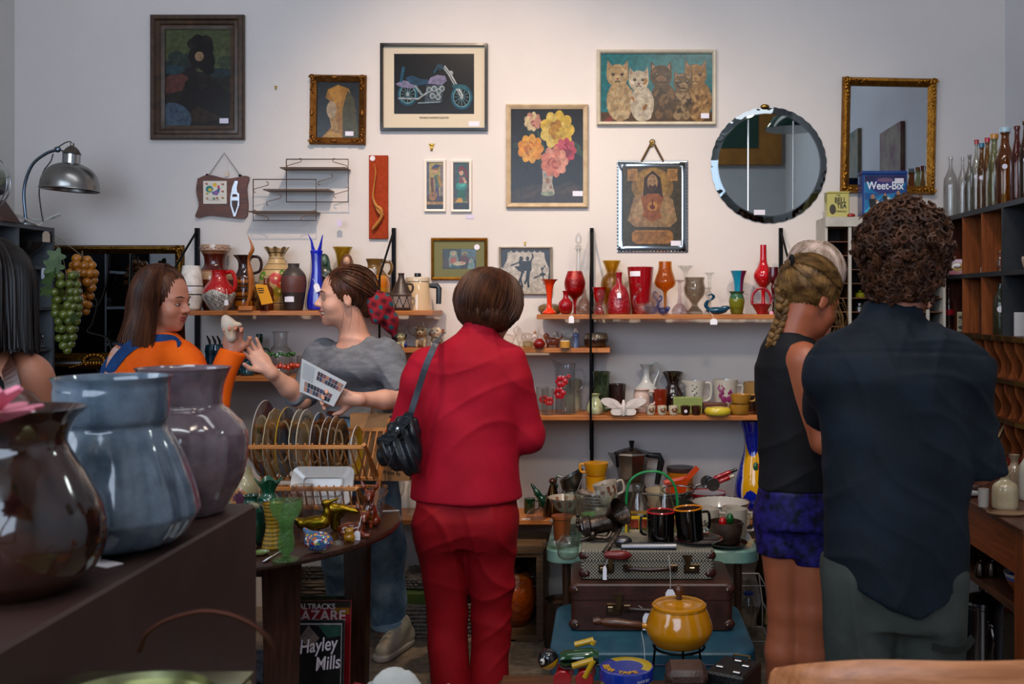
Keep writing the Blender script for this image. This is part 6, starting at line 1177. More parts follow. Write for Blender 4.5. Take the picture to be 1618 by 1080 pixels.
def owl(S,k): S.ell((0,0,7*k),(9*k,8*k,7*k),k=3*k).ell((0,-1*k,16*k),(7*k,6.5*k,6*k),k=3*k).cap((-4*k,0,20*k),(-6*k,0,24*k),2*k,.8*k,k=1*k).cap((4*k,0,20*k),(6*k,0,24*k),2*k,.8*k,k=1*k).cap((-6*k,0,1.5*k),(6*k,0,1.5*k),3*k,3*k,k=2*k)
org('amber_owl','small amber glass owl on the table rim','figurine',552,856,mat('gloss','#8a5a08','#a87810',scale=14,rough=.08),owl)
d=dd(872); k=d/F; e=E('glass_bird','speckled multicoloured millefiori glass bird with clear tail','figurine',(Wx(503,d),d,tz+.0005))
S=SDF(); S.ell((0,0,17*k),(23*k,15*k,16*k),k=5*k).cap((-12*k,0,26*k),(-22*k,0,36*k),8*k,3*k,k=5*k)
def mil(V):
 r=random.Random(7); P_=np.array([[r.uniform(-27,24),r.uniform(-16,16),r.uniform(0,38)] for _ in range(420)])*k; cc=np.array([lin(r.choice(['#10308a','#b01818','#d0a010','#e0d8d0','#2c7a50','#14204a','#c05a10','#6a2a6a'])) for _ in P_])
 D=((V[:,None,:]-P_[None])**2).sum(-1); i=D.argmin(1); m_=np.sqrt(D.min(1)); o=cc[i].copy(); o[(m_>2.6*k)]=lin('#3a5a8a'); o[m_<.8*k]=lin('#e8e0d0'); return o
organic('body',S,mat('gloss','vc',rough=.06),e,h=.0018,it=1,color=mil)
m=MB(); m.ell((30*k,0,14*k),(12*k,5*k,4*k),R=rotm(0,.1,0)); m.tube(cr([(20*k,0,12*k),(32*k,0,18*k),(38*k,0,14*k),(30*k,0,8*k)],4),1.6*k,6); m.build('tail',clear,e)
# ---- folding wooden plate rack
RW=wood('#a5652c','#c08044','x',rough=.4); RWz=wood('#a5652c','#c08044','z',rough=.4)
yF,yM,yB=3.58,3.72,3.90
e=E('plate_rack','folding two tier pale wooden plate rack on the round table','rack',(0,0,0)); X0,X1=Wx(391,3.7),Wx(583,3.7)
zz=lambda py,d:Wz(py,d)
z1,z2,z3,zb=zz(706,3.66),zz(772,3.56),.822,tz
def rail(y,z,w_=.018,h_=.014,nm='rail',x0=None,x1=None): return MB().box(((x0 or X0),y-w_/2,z-h_/2),((x1 or X1),y+w_/2,z+h_/2),bev=.002).build(nm,RW,e,smooth=False)
rail(3.66,z1); rail(3.56,z2); rail(3.84,z3); rail(3.60,tz+.03); rail(4.01,z1+.02); rail(4.01,tz+.03)
for x in(X0+.004,X1-.004):
 for (ya,za,yb,zb_) in((3.64,z1+.012,3.98,tz+.004),(3.53,z2+.01,3.72,tz+.004),(4.03,z1+.06,3.76,tz+.004)):
  m=MB(); m.tube([(x+(.009 if ya>4 else 0),ya,za),(x+(.009 if ya>4 else 0),yb,zb_)],.009,4,up=(1,0,0)); m.build('side_bar',RWz,e,smooth=False)
 rail(3.80,tz+.012,.42,.012,'foot',x-.008,x+.008)
n=17
for i in range(n):
 x=X0+.012+(X1-X0-.024)*i/(n-1)
 m=MB(); m.tube([(x,3.66,z1+.012),(x,3.83,z3)],.0035,6); m.build('dowel',RWz,e)
 m=MB(); m.tube([(x,4.01,z1+.02),(x,3.85,z3)],.0035,6); m.build('dowel',RWz,e)
 m=MB(); m.tube([(x,3.56,z2+.012),(x,3.60,tz+.035)],.0035,6); m.build('dowel',RWz,e)
def plate(name,lab,px,py0,py1,c_edge,c_rim,c_face,yoff=0,pat=None,scal=0):
 d=3.84+yoff; k=d/F; R=(py1-py0)/2*k; x=Wx(px,d); zc=Wz((py0+py1)/2,d)
 T_=Matrix.Translation((0,0,0))@Matrix.Rotation(PI/2,4,'Y'); m=MB(); t=.006
 prof=[(1e-4,-.004),(R*.55,-.004),(R*.62,0),(R*.98,.014),(R,.016),(R*.985,.018),(R*.62,.005),(R*.56,.002),(1e-4,.002)]
 m.lathe(prof,56,lambda i,j:c_edge if i<5 else (c_rim if i==5 else ('#d8c8a8' if i==6 else c_face)),M=T_,wav=(lambda a,r,z,i:(r*(1+.02*math.cos(scal*a)),z)) if scal else None)
 o=m.build(name,mat('gloss','vc',rough=.15),None,(x,d,zc)); tag(o,lab,'plate','plates standing in the folding rack')
 if pat:
  q=random.Random(int(px)); g=MB()
  for (aa,rr,c,s_) in pat:
   g=MB(); g.ell((.004+(.012 if rr>.62 else 0),R*rr*math.sin(aa),R*rr*math.cos(aa)),(.0012,R*s_,R*s_*1.2),seg=8,rings=5); g.build('painted_motif',G(c,rough=.3),o)
 return o
plate('dinner_plate','brown rimmed plate with a cream floral centre, leftmost and largest in the rack',411,632,752,'#b8b4b0','#5a2010','#9a8a60',pat=[(.3,.2,'#8a3a14',.08),(-.5,.25,'#5a6a30',.07),(2,.2,'#a05020',.07),(3.4,.25,'#6a6a30',.06)])
plate('dinner_plate','cream scalloped plate with brown drawing, second in the rack',427,645,754,'#b5a888','#a3905e','#a88c58',scal=14,pat=[(.2,.25,'#6a4a20',.12),(1.6,.2,'#7a5a2c',.08),(3,.3,'#6a4a20',.1)])
plate('dinner_plate','plate with bright yellow back and dark brown face, third in the rack',446,643,752,'#c89a10','#5a4020','#2a1a12')
plate('dinner_plate','cream plate with dark notched rim, fourth in the rack',466,646,752,'#cfc6b0','#a89468','#8a6c40',scal=24)
plate('dinner_plate','cream plate with dark brush inscriptions, fifth in the rack',477,646,752,'#cfc6b4','#b09a70','#a88c5c',pat=[(a_,.78,'#2a2018',.05) for a_ in np.linspace(-.9,.9,7)])
plate('dinner_plate','white backed plate with dark brown face, sixth in the rack',497,651,750,'#bcbab8','#3a1810','#6a4020')
plate('dinner_plate','smaller brown plate with pale edge, seventh in the rack',511,658,750,'#b0a498','#4a2414','#6a3c20')
plate('dinner_plate','white backed brown plate, eighth in the rack',523,657,750,'#b4b0ac','#4a2818','#5c3820')
plate('dinner_plate','dark patterned plate with dotted rim, ninth in the rack',533,661,751,'#8a7a68','#3a2c20','#54402c',scal=30,pat=[(.5,.4,'#1c1c16',.14),(2,.4,'#20281c',.12),(-1,.5,'#16120e',.1)])
plate('dinner_plate','white and yellow banded plate, last and smallest in the rack',557,672,749,'#c4c2be','#a88c14','#a8a496')
# platter & bowl in lower tier
e2=E('serving_platter','white ribbed rectangular china platter in the front tier of the rack','platter',(Wx(498,3.6),3.655,tz+.02)); g=G('#b9b6b4',rough=.18); k=3.6/F
def rr(w_,h_,r,n=7): return [(sx_*(w_-r)+r*math.cos(a),sz_*(h_-r)+r*math.sin(a)) for sx_,sz_,a0 in((1,1,0),(-1,1,PI/2),(-1,-1,PI),(1,-1,1.5*PI)) for a in np.linspace(a0,a0+PI/2,n)]
TL=Matrix.Rotation(-.45,4,'X'); ch=.078
def rg_(w_,h_,r,y): return [(u,y,v+ch) for u,v in rr(w_,h_,r)]
m=MB(); m.loft([rg_(30*k,8*k,5*k,.014),rg_(32*k,12*k,6*k,.014),rg_(50*k,31*k,11*k,-.006),rg_(51*k,32*k,12*k,-.009),rg_(50*k,31*k,11*k,-.012),rg_(34*k,17*k,8*k,.004),rg_(31*k,14*k,7*k,.006)],True,True,M=TL); m.build('body',g,e2,angle=50)
m=MB(); m.tube([tuple(TL@Vector((u,-.002,v+ch))) for u,v in rr(32*k,15*k,6*k)],.003,6,closed=True); m.build('raised_line',g,e2)
rt('white_bowl','wide white china bowl in the rack behind the ruffled vase','bowl',408,826,[(16,0),(30,14),(40,30)],G('#b4b4b8'),smooth=2,z=tz+.05) if 0 else pot('white_bowl','wide white china bowl at the left of the rack front tier','bowl',405,'RT',[(12,0),(26,8),(36,22)],G('#b4b4b8'),d=3.46,smooth=2,z=tz+.0)
# ================================================================ things under the round table
e=E('record_crate','low wooden crate of records under the round table','crate',(Wx(500,3.42),3.42,0)); m=MB(); m.box((-.17,-.14,0),(.14,.14,.015)); m.build('base',wood('#2c1c14','#402a1c','x'),e,smooth=False)
for a_,b_ in(((-.17,-.14,.015),(-.158,.14,.1)),((.128,-.14,.015),(.14,.14,.1)),((-.158,-.14,.015),(.128,-.13,.1)),((-.158,.13,.015),(.128,.14,.1))): MB().box(a_,b_).build('side_board',wood('#2c1c14','#402a1c','x'),e,smooth=False)
def cover(lab,px0,px1,py,d,art,c,tilt=-.08,texts=()):
 k=d/F; w_=(px1-px0)*k; x=Wx((px0+px1)/2,d); z=.016+.001; h_=Wz(py,d)-z; e=MB().box((-w_/2,-.003,0),(w_/2,.003,h_)).build('record_sleeve',mat('paper',c),None,(x,d,z),smooth=False); e.rotation_euler=(tilt,0,0); tag(e,lab,'record','record sleeves in the crate under the table')
 m=MB(); m.box((-w_/2+.001,-.0034,.001),(w_/2-.001,-.003,h_-.001)); art.emit(m,-w_/2+.001,.001,w_-.002,h_-.002,-.0034); m.build('cover_print',mat('paint','vc',rough=.35),e,smooth=False)
 for (t,x_,z_,s_,cc,kw) in texts: text(t,e,(x_*w_,-.0072,z_*h_),s_,cc,**kw)
 return e
a=Art().r(0,0,1,1,'#16161c').p([(.3,.85),(.45,.96),(.62,.86),(.5,.78)],'#8a7a78').p([(.6,.96),(.95,.96),(.95,.88),(.75,.86)],'#2c5a50').p([(0,.35),(.12,.6),(.16,.4),(.2,.25),(.05,.2)],'#8a5a78').r(.55,.2,.96,.48,'#8a3058').r(.6,.35,.9,.45,'#b07a98').r(.28,0,1,.14,'#08080a').ring(.5,.5,.49,.49,.0,'#ffffff')
for q in((.02,.0,.035,.98),(.955,0,.97,.98),(.02,.965,.97,.98)): a.r(*q,'#a9a8b0')
for q in(.03,.06,.09): a.r(.45,q,.8,q+.012,'#8a8890')
cover('dark record sleeve with slanted HAYLEY MILLS lettering, front of the crate',436,541,983,3.32,a,'#16161c',texts=[('Hayley',.1,.80,.062,'#c8c0cc',dict(shear=.25,bold=.0008,rot=(PI/2,-.12,0),sx=.75)),('Mills',.25,.66,.062,'#c8c0cc',dict(shear=.25,bold=.0008,rot=(PI/2,-.12,0),sx=.75))])
a=Art().r(0,0,1,1,'#8c1420').r(0,.86,1,.95,'#a01c2c').r(.75,.9,.98,.97,'#a8701c').r(0,.95,1,1,'#3a3028')
cover('bright red record sleeve with white capitals behind the dark one',440,551,952,3.40,a,'#8c1420',texts=[('IALTRACKS',.0,.955,.026,'#c9b8b8',dict(bold=.0005)),('BAZARE',.05,.885,.05,'#b8a0a0',dict(bold=.001))])
a=Art().r(0,0,1,1,'#20281c').e(.5,.9,.4,.2,'#3a4a30')
cover('dark green record sleeve at the back of the crate',440,545,945,3.46,a,'#20281c')
for i,(px,y,c,lab) in enumerate(((413,3.5,'#6a6a78','pale grey magazine behind the cabinet edge under the table'),(416,3.42,'#3a1c18','dark red magazine under the table beside the cabinet edge'))):
 o=MB().box((-.08,-.02,.0),(.02,.02,.28-.08*i)).build('magazine',mat('paper',c,'#2a2428',scale=14),None,(Wx(px,y),y-.02,.0),smooth=False); tag(o,lab,'magazine')
# ================================================================ floor along the wall
def basket(name,lab,x,y,z,w_,dp,h_,c,c2):
 e=E(name,lab,'basket',(x,y,z)); bm_=mat('matte',c,c2,scale=50,rough=.6); rows=max(3,int(h_/.016))
 m=MB()
 for i in range(rows):
  zz_=(i+.5)*h_/rows; n=44; pts=[]
  for j in range(n*2):
   a=2*PI*j/(n*2); cx=(abs(math.cos(a))**.35)*math.copysign(1,math.cos(a))*w_/2; cy=(abs(math.sin(a))**.35)*math.copysign(1,math.sin(a))*dp/2; o_=.004*(1 if (j+i)%2 else -1); l=math.hypot(cx,cy) or 1
   pts.append((cx*(1+o_/l),cy*(1+o_/l),zz_))
  m.tube(pts,h_/rows*.5,6,closed=True)
 tag(m.build('woven_side',bm_,e),kind='stuff')
 MB().box((-w_/2+.012,-dp/2+.012,0),(w_/2-.012,dp/2-.012,.008)).build('base',bm_,e,smooth=False)
 m=MB(); n=60; 
 for ph in(0,PI):
  pts=[]
  for j in range(n):
   a=2*PI*j/n; cx=(abs(math.cos(a))**.35)*math.copysign(1,math.cos(a))*w_/2; cy=(abs(math.sin(a))**.35)*math.copysign(1,math.sin(a))*dp/2; pts.append((cx,cy,h_+.004+.005*math.sin(a*22+ph)))
  m.tube(pts,.006,6,closed=True)
 m.build('braided_rim',bm_,e); return e
basket('wicker_basket','large pale wicker basket on the floor behind the woman in red',-.80,4.62,0,.42,.34,.14,'#8a8078','#5a5048')
basket('wicker_basket','shallow brown wicker tray resting on the green tub',-.795,4.66,.196,.32,.24,.035,'#7a7068','#4a4038')
o=MB().box((-.15,-.11,0),(.15,.11,.19),bev=.02).build('green_tub',mat('plastic','#5a6a34'),None,(-.8,4.64,.009),smooth=False); o.scale=(1,1,.97); tag(o,'green plastic tub inside the large wicker basket','tub')
basket('wicker_basket','dark wicker basket on the floor behind the table legs',Wx(500,4.7),4.74,0,.34,.26,.2,'#5a4c3a','#3a2c20')
# crate with orange jar
cwz=wood('#4a3420','#6a4e30','x',rough=.6); e=E('wooden_crate','upright rough wooden crate on the floor holding the orange jar','crate',(0,0,0)); cx0,cx1=Wx(766,4.62),Wx(863,4.62)
for a_,b_ in(((cx0,4.40,0.012),(cx1,4.82,.034)),((cx0,4.40,.375),(cx1,4.82,.395)),((cx1-.03,4.40,.034),(cx1,4.82,.375)),((cx0,4.40,.034),(cx0+.03,4.82,.375)),((cx0+.03,4.80,.034),(cx1-.03,4.82,.375)),((cx1-.17,4.39,.394),(cx1,4.44,.425)),((cx1-.12,4.40,0),(cx1-.02,4.8,.012))): MB().box(a_,b_).build('board',cwz,e,smooth=False)
d=4.56; o=pot('orange_jar','round orange glazed textured pottery jar with dark rim and side handles','jar',826,'UL',[(20,0),(24,4),(33,30),(34,50),(28,70),(21,80),(21,90)],mat('gloss','vc',rough=.12,bump=.8,bscale=40),d=d,z=.034,col=[(12,'#6a2808'),(74,'#9a4208'),(84,'#a85a18'),(100,'#1a0c08')],smooth=6,handle=[(26,72),(38,76),(40,64),(33,58)],hr=3)
# steel stock pot
o=pot('stock_pot','brushed steel stock pot on the floor behind the blue suitcase','pot',886,'UL',[(28,0),(29,1),(29,78),(30,80)],mat('metal','#6a6462',rough=.3),d=4.38,z=0,smooth=1); MB().lathe([(30.5*4.38/F,80.5*4.38/F),(20*4.38/F,84*4.38/F),(1e-4,86*4.38/F)],32).build('lid',mat('metal','#8a8078',rough=.25),o)
# wire bottle carrier
e=E('wire_carrier','white wire bottle carrier on the floor right of the suitcases','carrier',(Wx(1182,4.5),4.5,0)); wm=mat('plastic','#b4b0ac')
k=4.5/F
for y in(-.1,.1): MB().tube([(-20*k,y,.0035),(-20*k,y,.12),(-14*k,y,.25),(22*k,y,.25),(28*k,y,.12),(28*k,y,.0035),(-20*k,y,.0035)],.0035,6).build('wire_end',wm,e)
for (x,z) in((-20,.12),(28,.12),(-14,.25),(22,.25),(-20,.004),(28,.004),(4,.004)): MB().tube([(x*k,-.1,z),(x*k,.1,z)],.003,6).build('wire_bar',wm,e)
for px,lab,dx in((1183,'clear milk bottle with blue ring in the wire carrier',4.47),(1166,'clear milk bottle without a ring in the wire carrier',4.55)):
 o=pot('milk_bottle',lab,'bottle',px,'UL',[(11,0),(12,3),(12,42),(6,60),(5,70),(7,74),(7,78)],clear,d=dx,z=.009,smooth=3,t=1); 
 if px==1183: MB().lathe([(8*k,64*k),(8.3*k,65.5*k),(8*k,67*k)],20).build('blue_ring',mat('plastic','#1c3c9a'),o)
pot('brass_vase','tall dented brass vase on the floor behind the girl\'s knees','vase',1212,'UL',[(18,0),(20,4),(10,30),(14,60),(19,80),(16,96),(26,112)],mat('metal','#4a3c24','#6a5630',scale=14,rough=.35),d=4.66,z=0,smooth=5)
m=MB(); m.tube([(0,0,0),(.03,0,.2),(.045,.02,.38)],.006,6); o=m.build('black_cord',mat('matte','#0c0c0c'),None,(Wx(1207,4.62),4.62,.32)); tag(o,'twisted black cord rising out of the brass vase','cord')
# ================================================================ bottom wall shelf
def B(name,lab,cat,px,prof,m_,d=4.74,**k): return pot(name,lab,cat,px,'BOT',prof,m_,d=d,**k)
goblet(640,'clear wine glass on the lowest shelf below the paper bag','BOT',4.72,62,13); goblet(622,'second clear wine glass on the lowest shelf next to the denim leg','BOT',4.8,60,12)
B('glass_jug','clear ribbed glass jug on the lowest shelf beside the red hip','jug',656,[(12,0),(13,4),(13,40),(10,50),(12,62)],clear,lobes=10,amp=.05,smooth=3)
S=SDF()
d=4.78;k=d/F; e=E('green_teapot','dark green glazed long spouted bird shaped pourer on the lowest shelf','pourer',(Wx(856,d),d,SURF['BOT']+.0005))
S.ell((0,0,12*k),(15*k,13*k,12*k),k=5*k).chain([(-8*k,0,14*k),(-18*k,0,28*k),(-27*k,0,42*k)],[7*k,4.5*k,2*k],k=4*k).ell((4*k,0,24*k),(8*k,8*k,7*k),k=4*k).chain([(8*k,0,26*k),(14*k,0,40*k)],[3*k,2*k],k=2*k)
organic('body',S,G('#06281c','#0a3a28',scale=14),e,h=.003,it=1)
o=B('copper_cone_bottle','dark green and copper cone shaped bottle with ball stopper','bottle',873,[(14,0),(15,3),(10,30),(6,44),(4,50)],mat('metal','#2a3c28','#8a4a1c',scale=9,rough=.18),d=4.7,smooth=3,open_=False); k=4.7/F; m=MB(); m.ell((0,0,55*k),(6*k,6*k,5*k)); m.build('ball_stopper',mat('gloss','#3a1a0c'),o)
B('green_mug','small dark green mug on the lowest shelf next to the red jacket','mug',834,[(8,0),(9,2),(9,24)],G('#0c2c14'),d=4.66,smooth=1,handle=[(9,20),(15,18),(15,8),(9,5)],hr=1.4)
B('crystal_dome','cut glass domed butter dish on the lowest shelf','dish',859,[(16,0),(16,3),(12,12),(5,17),(4,20),(6,23),(5,26),(2,28)],mat('glass','#d8c8c0',rough=.04,bump=1,bscale=90),d=4.64,open_=False,smooth=3,lobes=14,amp=.05)
o=MB().box((-.02,-.012,0),(.02,.012,.001)).build('price_tag',mat('paper','#c9c4c4'),None,(Wx(831,4.63),4.63,SURF['BOT']+.0005),smooth=False); o.location.y=4.632; tag(o,'blank white tag lying on the lowest shelf by the green mug','tag')
B('pink_tumbler','pink plastic tumbler behind the tin measuring jug','tumbler',887,[(11,0),(11,40),(10,52)],mat('plastic','#b0685c'),d=4.82,smooth=1)
o=B('tin_jug','dull galvanised tin measuring jug with strap handle at its left','jug',909,[(15,0),(15,34),(14,36),(15,38),(19,62)],mat('metal','#5c6260','#7a7e7a',scale=20,rough=.35),d=4.7,smooth=1,handle=[(-15,58),(-25,56),(-25,12),(-15,10)],hr=2.2,wav=lambda a,r,z,i:(r,z+(.03*math.cos(a) if z>.13 else 0)))
price(o,(.02,-.06,.10),w=.03,h=.08,string=(.05,-.05,.17),rot=Matrix.Rotation(.5,4,'Y'))
for i in range(8): pot('side_plate',('topmost cream plate with brown pattern under the yellow cups' if i==7 else 'cream plate number %s from the bottom of the stack under the yellow cups'%('one two three four five six seven'.split()[i])),'plate',944,'BOT',[(18,0),(30,2.2),(31,4)],VGm,d=4.66,z=SURF['BOT']+.012+.0145*i,col=[(1.5,'#a89484'),(3.4,'#b0a090'),(9,'#7a4a34')],smooth=1,t=.9,group='stack of patterned plates under the yellow cups')
zt_=SURF['BOT']+.012+.0145*7+.012
pot('yellow_cup','lower yellow plastic cup of the stack on the plates','cup',941,'BOT',[(13,0),(14,2),(16,22),(16.5,24)],mat('plastic','#c98a08'),d=4.66,z=zt_,smooth=1,group='stacked yellow cups')
pot('yellow_cup','upper yellow plastic cup with handle, top of the stack','cup',942,'BOT',[(14,0),(16,3),(19.5,20)],mat('plastic','#c98a08'),d=4.66,z=zt_+.073,smooth=1,handle=[(-17,17),(-25,17),(-24,6),(-15,5)],hr=2,group='stacked yellow cups')
MB().box((-.09,-.09,0),(.09,.09,.0118)).build('plate_stand',wood('#5a3418','#7a4a28','x'),None,(Wx(944,4.69),4.69,SURF['BOT']+.0002),smooth=False); tag(bpy.data.objects['plate_stand'],'flat wooden board under the stack of patterned plates','board')
# moka pot
d=4.79;k=d/F; e=E('moka_pot','aluminium eight sided stovetop coffee pot with black handle and knob','coffee pot',(Wx(998,d),d,SURF['BOT']+.0005)); al=mat('metal','#8c8a88',rough=.28)
m=MB(); m.lathe([(1e-4,0),(26*k,0),(24*k,36*k),(20*k,46*k),(20*k,50*k),(28*k,92*k),(1e-4,92*k)],8); m.build('body',al,e,smooth=False)
m=MB(); m.lathe([(29*k,92*k),(27*k,95*k),(8*k,101*k),(1e-4,102*k)],8); l=m.build('lid',al,e,smooth=False); m=MB(); m.lathe([(3*k,101*k),(3.4*k,106*k),(5*k,112*k),(1e-4,113*k)],10); m.build('lid_knob',mat('plastic','#0c0c0c'),l)
m=MB(); m.prism([(-24*k,70*k),(-38*k,93*k),(-26*k,92*k)],'y',-6*k,6*k); m.build('spout',al,e,smooth=False)
m=MB(); m.tube([(22*k,0,90*k),(44*k,0,88*k),(47*k,0,80*k),(40*k,0,44*k)],[3.4*k,4.4*k,4.6*k,3.2*k],8,flat=1.2); m.build('handle',mat('plastic','#0e0e10'),e)
B('mixing_bowl','large cream bowl behind the milk bottle crate','bowl',1054,[(18,0),(26,10),(33,34),(35,44)],G('#a99c84'),d=4.68,smooth=3,t=1.4)
o=B('canister','amber canister with flat brown lid behind the orange scoop','canister',1075,[(20,0),(21,3),(21,62)],G('#9a5a10'),d=4.82,smooth=1,open_=False); k=4.82/F; MB().lathe([(21.5*k,62.5*k),(22*k,64*k),(22*k,69*k),(1e-4,69.5*k)],30).build('lid',mat('plastic','#3a2a28'),o)
d=4.62;k=d/F; e=E('orange_scoop','orange plastic box scoop with upright handle resting in the cream bowl','scoop',(Wx(1068,d),d-.02,Wz(772,d)))
m=MB(); t_=.003
m.loft([[(-16*k,-.03,0),(14*k,-.03,0),(14*k,.03,0),(-16*k,.03,0)],[(-20*k,-.04,18*k),(18*k,-.04,26*k),(18*k,.04,26*k),(-20*k,.04,18*k)],[(-18.5*k,-.036,18*k),(16.5*k,-.036,25*k),(16.5*k,.036,25*k),(-18.5*k,.036,18*k)],[(-14*k,-.026,3*k),(12*k,-.026,3*k),(12*k,.026,3*k),(-14*k,.026,3*k)]],True,True); m.build('box',mat('plastic','#b83c08',rough=.3),e,smooth=False)
m=MB(); m.box((-.011,-.014,0),(.011,.010,.085),M=Matrix.Translation((14*k,0,20*k))@Matrix.Rotation(.75,4,'Y')); m.build('handle',mat('plastic','#b83c08',rough=.3),e,smooth=False); e.location.z=SURF['BOT']+.1255
o=B('red_saucepan','red enamel saucepan with grey inside on the lowest shelf','saucepan',1117,[(22,0),(24,2),(30,38)],G('#96101c'),d=4.7,smooth=1,t=1.2); k=4.7/F
MB().lathe([(1e-4,.012),(21*k,.012),(28.4*k,37*k)],30).build('lining',G('#8a8090'),o)
for i,(x0,y0,x1,y1,c2,lab) in enumerate(((1098,765,1158,741,'#101010','red handled hand beater with black tip lying over the saucepan'),(1118,768,1160,751,'#a8a090','red handled whisk with cream tip lying over the saucepan'))):
 d=4.60-.03*i; A_,B_=P(x0,y0,d),P(x1,y1,d); v=B_-A_; e=E('egg_beater',lab,'beater',A_); m=MB(); m.tube([tuple(v*.35),tuple(v*.45),tuple(v*.8),tuple(v*.84)],[.006,.011,.011,.007],10); m.build('grip',G('#8c0c14'),e)
 m=MB(); m.tube([tuple(v*.84),tuple(v*1.0)],[.009,.007],10); m.build('tip',G(c2),e); m=MB(); m.tube([tuple(v*.35),tuple(v*.1),tuple(v*-.1)],.004,6); m.lathe([(1e-4,-.003),(.03,-.003),(.03,.003),(1e-4,.003)],22,M=Matrix.Translation(tuple(v*.2+Vector((0,-.012,0))))@Matrix.Rotation(PI/2,4,'X')); m.build('gear_shaft',mat('metal','#9a9a9c',rough=.2),e)
 for q in range(3):
  a=q*PI/3; pts=[tuple(v*(-.1)+Vector((-.05*t,.016*math.sin(PI*t)*math.cos(a),-.01*t+.016*math.sin(PI*t)*math.sin(a)))) for t in np.linspace(0,1,8)]; m=MB(); m.tube(pts,.0016,5); m.build('beater_wire',mat('metal','#9a9a9c',rough=.2),e)
o=pot('enamel_basin','wide white enamel basin with black rim on the mint table','basin',1138,'TAB',[(26,0),(34,6),(44,24),(50,38)],VGm,d=4.42,col=[(34,'#a9a49e'),(60,'#a9a49e')],smooth=3,t=1.2); k=4.36/F
m=MB(); m.tube([(50*k*math.cos(a),50*k*math.sin(a),38*k) for a in np.linspace(0,2*PI,50)[:-1]],.0028,6,closed=True); m.build('dark_rim',G('#16161a'),o)
o=pot('painted_vase','tall cobalt blue vase painted with big yellow and white shapes behind the girl','vase',1196,'BOT',[(22,0),(30,20),(32,44),(25,74),(18,100),(19,125),(27,148)],mat('gloss','vc',rough=.1),d=4.72,smooth=16,seg=120,
 col=lambda h,a:(lambda u:('#c8b8a8' if abs(abs(u+.004*(h-66))-.52-.004*abs(h-60))<.05 else ('#c8920c' if abs(u+.004*(h-66))<.52+.004*abs(h-60) and 22+18*math.cos(3*u)<h<112-20*math.cos(2*u) else ('#b03a14' if 0 else '#0a1c8c'))))(((a-4.35+PI)%(2*PI))-PI))
k=4.72/F; m=MB(); m.ell((8*k,-24*k,74*k),(8*k,3*k,11*k)); m.build('painted_spot',G('#c03c14'),o); m=MB(); m.ell((-2*k,-23*k,74*k),(5*k,3*k,10*k)); m.build('painted_spot',G('#1c4a24'),o)
o=MB().box((-15*.003,-.03,0),(15*.003,.03,.03),bev=.008).build('butter_dish',G('#b0a078'),None,(Wx(1189,4.66),4.66,SURF['BOT']+.0005)); tag(o,'cream embossed soap dish at the right end of the lowest shelf','dish')
# ================================================================ mint table
e=E('mint_table','low table with pale mint green speckled top and rounded corners','table',(0,0,0))
def rrect(x0,y0,x1,y1,r,n=8): return [(cx+r*math.cos(a),cy+r*math.sin(a)) for cx,cy,a0 in((x1-r,y1-r,0),(x0+r,y1-r,PI/2),(x0+r,y0+r,PI),(x1-r,y0+r,1.5*PI)) for a in np.linspace(a0,a0+PI/2,n)]
tx0,tx1,ty0,ty1=-.245,.605,3.93,4.52
m=MB(); m.loft([[(u,v,z) for u,v in rrect(tx0+q,ty0+q,tx1-q,ty1-q,.07)] for z,q in((.468,.004),(.472,0),(.514,0),(.519,.003),(.52,.006))],True,True); m.build('tabletop',mat('gloss','#6f9a8c','#93b3a4',scale=9,rough=.25),e,angle=30)
for x,y in((tx0+.08,ty0+.08),(tx1-.08,ty0+.08),(tx0+.14,ty1-.12),(tx1-.14,ty1-.12)): MB().tube([(x,y,0),(x,y,.468)],[.013,.018],12).build('leg',wood('#3a2416','#523420','z'),e)
T=lambda name,lab,cat,px,py,prof,m_,**k: pot(name,lab,cat,px,'TAB',prof,m_,d=.98*F/(py-478),**k)
br=lambda h,a: '#6a3a28' if 12<h<30 and math.sin(7*a+h*.4)*math.cos(3*a-h*.3)>.15 else '#a3988a'
for px,py,prof,lab in((968,846,[(12,0),(14,6),(17,38)],'upright brown patterned cream mug behind the milk bottles'),):
 T('patterned_mug',lab,'mug',px,py,prof,mat('gloss','vc',rough=.2),col=br,smooth=6,seg=48,handle=[(16,34),(26,32),(25,16),(15,12)],hr=2)
o=T('patterned_mug','tilted brown patterned cream mug above the others','mug',978,842,[(12,0),(15,6),(20,34)],mat('gloss','vc',rough=.2),col=br,smooth=6,seg=48,z=SURF['TAB']+.118,handle=[(18,30),(28,30),(27,14),(15,10)],hr=2); o.rotation_euler=(0,-.25,0)
for i,(px,py,r,z_,lab) in enumerate(((900,850,30,.0,'brown patterned cream bowl, lower of two at the left of the table'),(892,838,29,.062,'brown patterned cream bowl, upper of two at the left of the table'))):
 T('patterned_bowl',lab,'bowl',px,py,[(12,0),(20,8),(r,22)],mat('gloss','vc',rough=.2),col=lambda h,a:'#7a4a34' if 9<h<19 and math.sin(9*a)>.2 else '#a3988a',smooth=4,seg=48,z=SURF['TAB']+z_*1.02,t=1.2)
for px,py,lab in((903,856,'pale green cup behind the brown beaker'),): T('green_cup',lab,'cup',px,py,[(10,0),(11,4),(14,26)],G('#6a9a54'),smooth=2,handle=[(-13,20),(-20,18),(-18,8),(-11,6)],hr=1.6)
T('glass_pitcher','large ribbed clear glass pitcher in front of the patterned mugs','pitcher',940,856,[(24,0),(26,4),(28,20),(30,66),(34,76)],mat('glass','#dfe8e2',rough=.03,bump=.8,bscale=60),smooth=2,lobes=14,amp=.06,t=1.6)
T('glass_tumbler','tall clear ribbed tumbler left of the ribbed pitcher','glass',912,864,[(11,0),(12,3),(13,70),(14,88)],GL('#dfe8e2'),smooth=1,lobes=10,amp=.05,t=1.2)
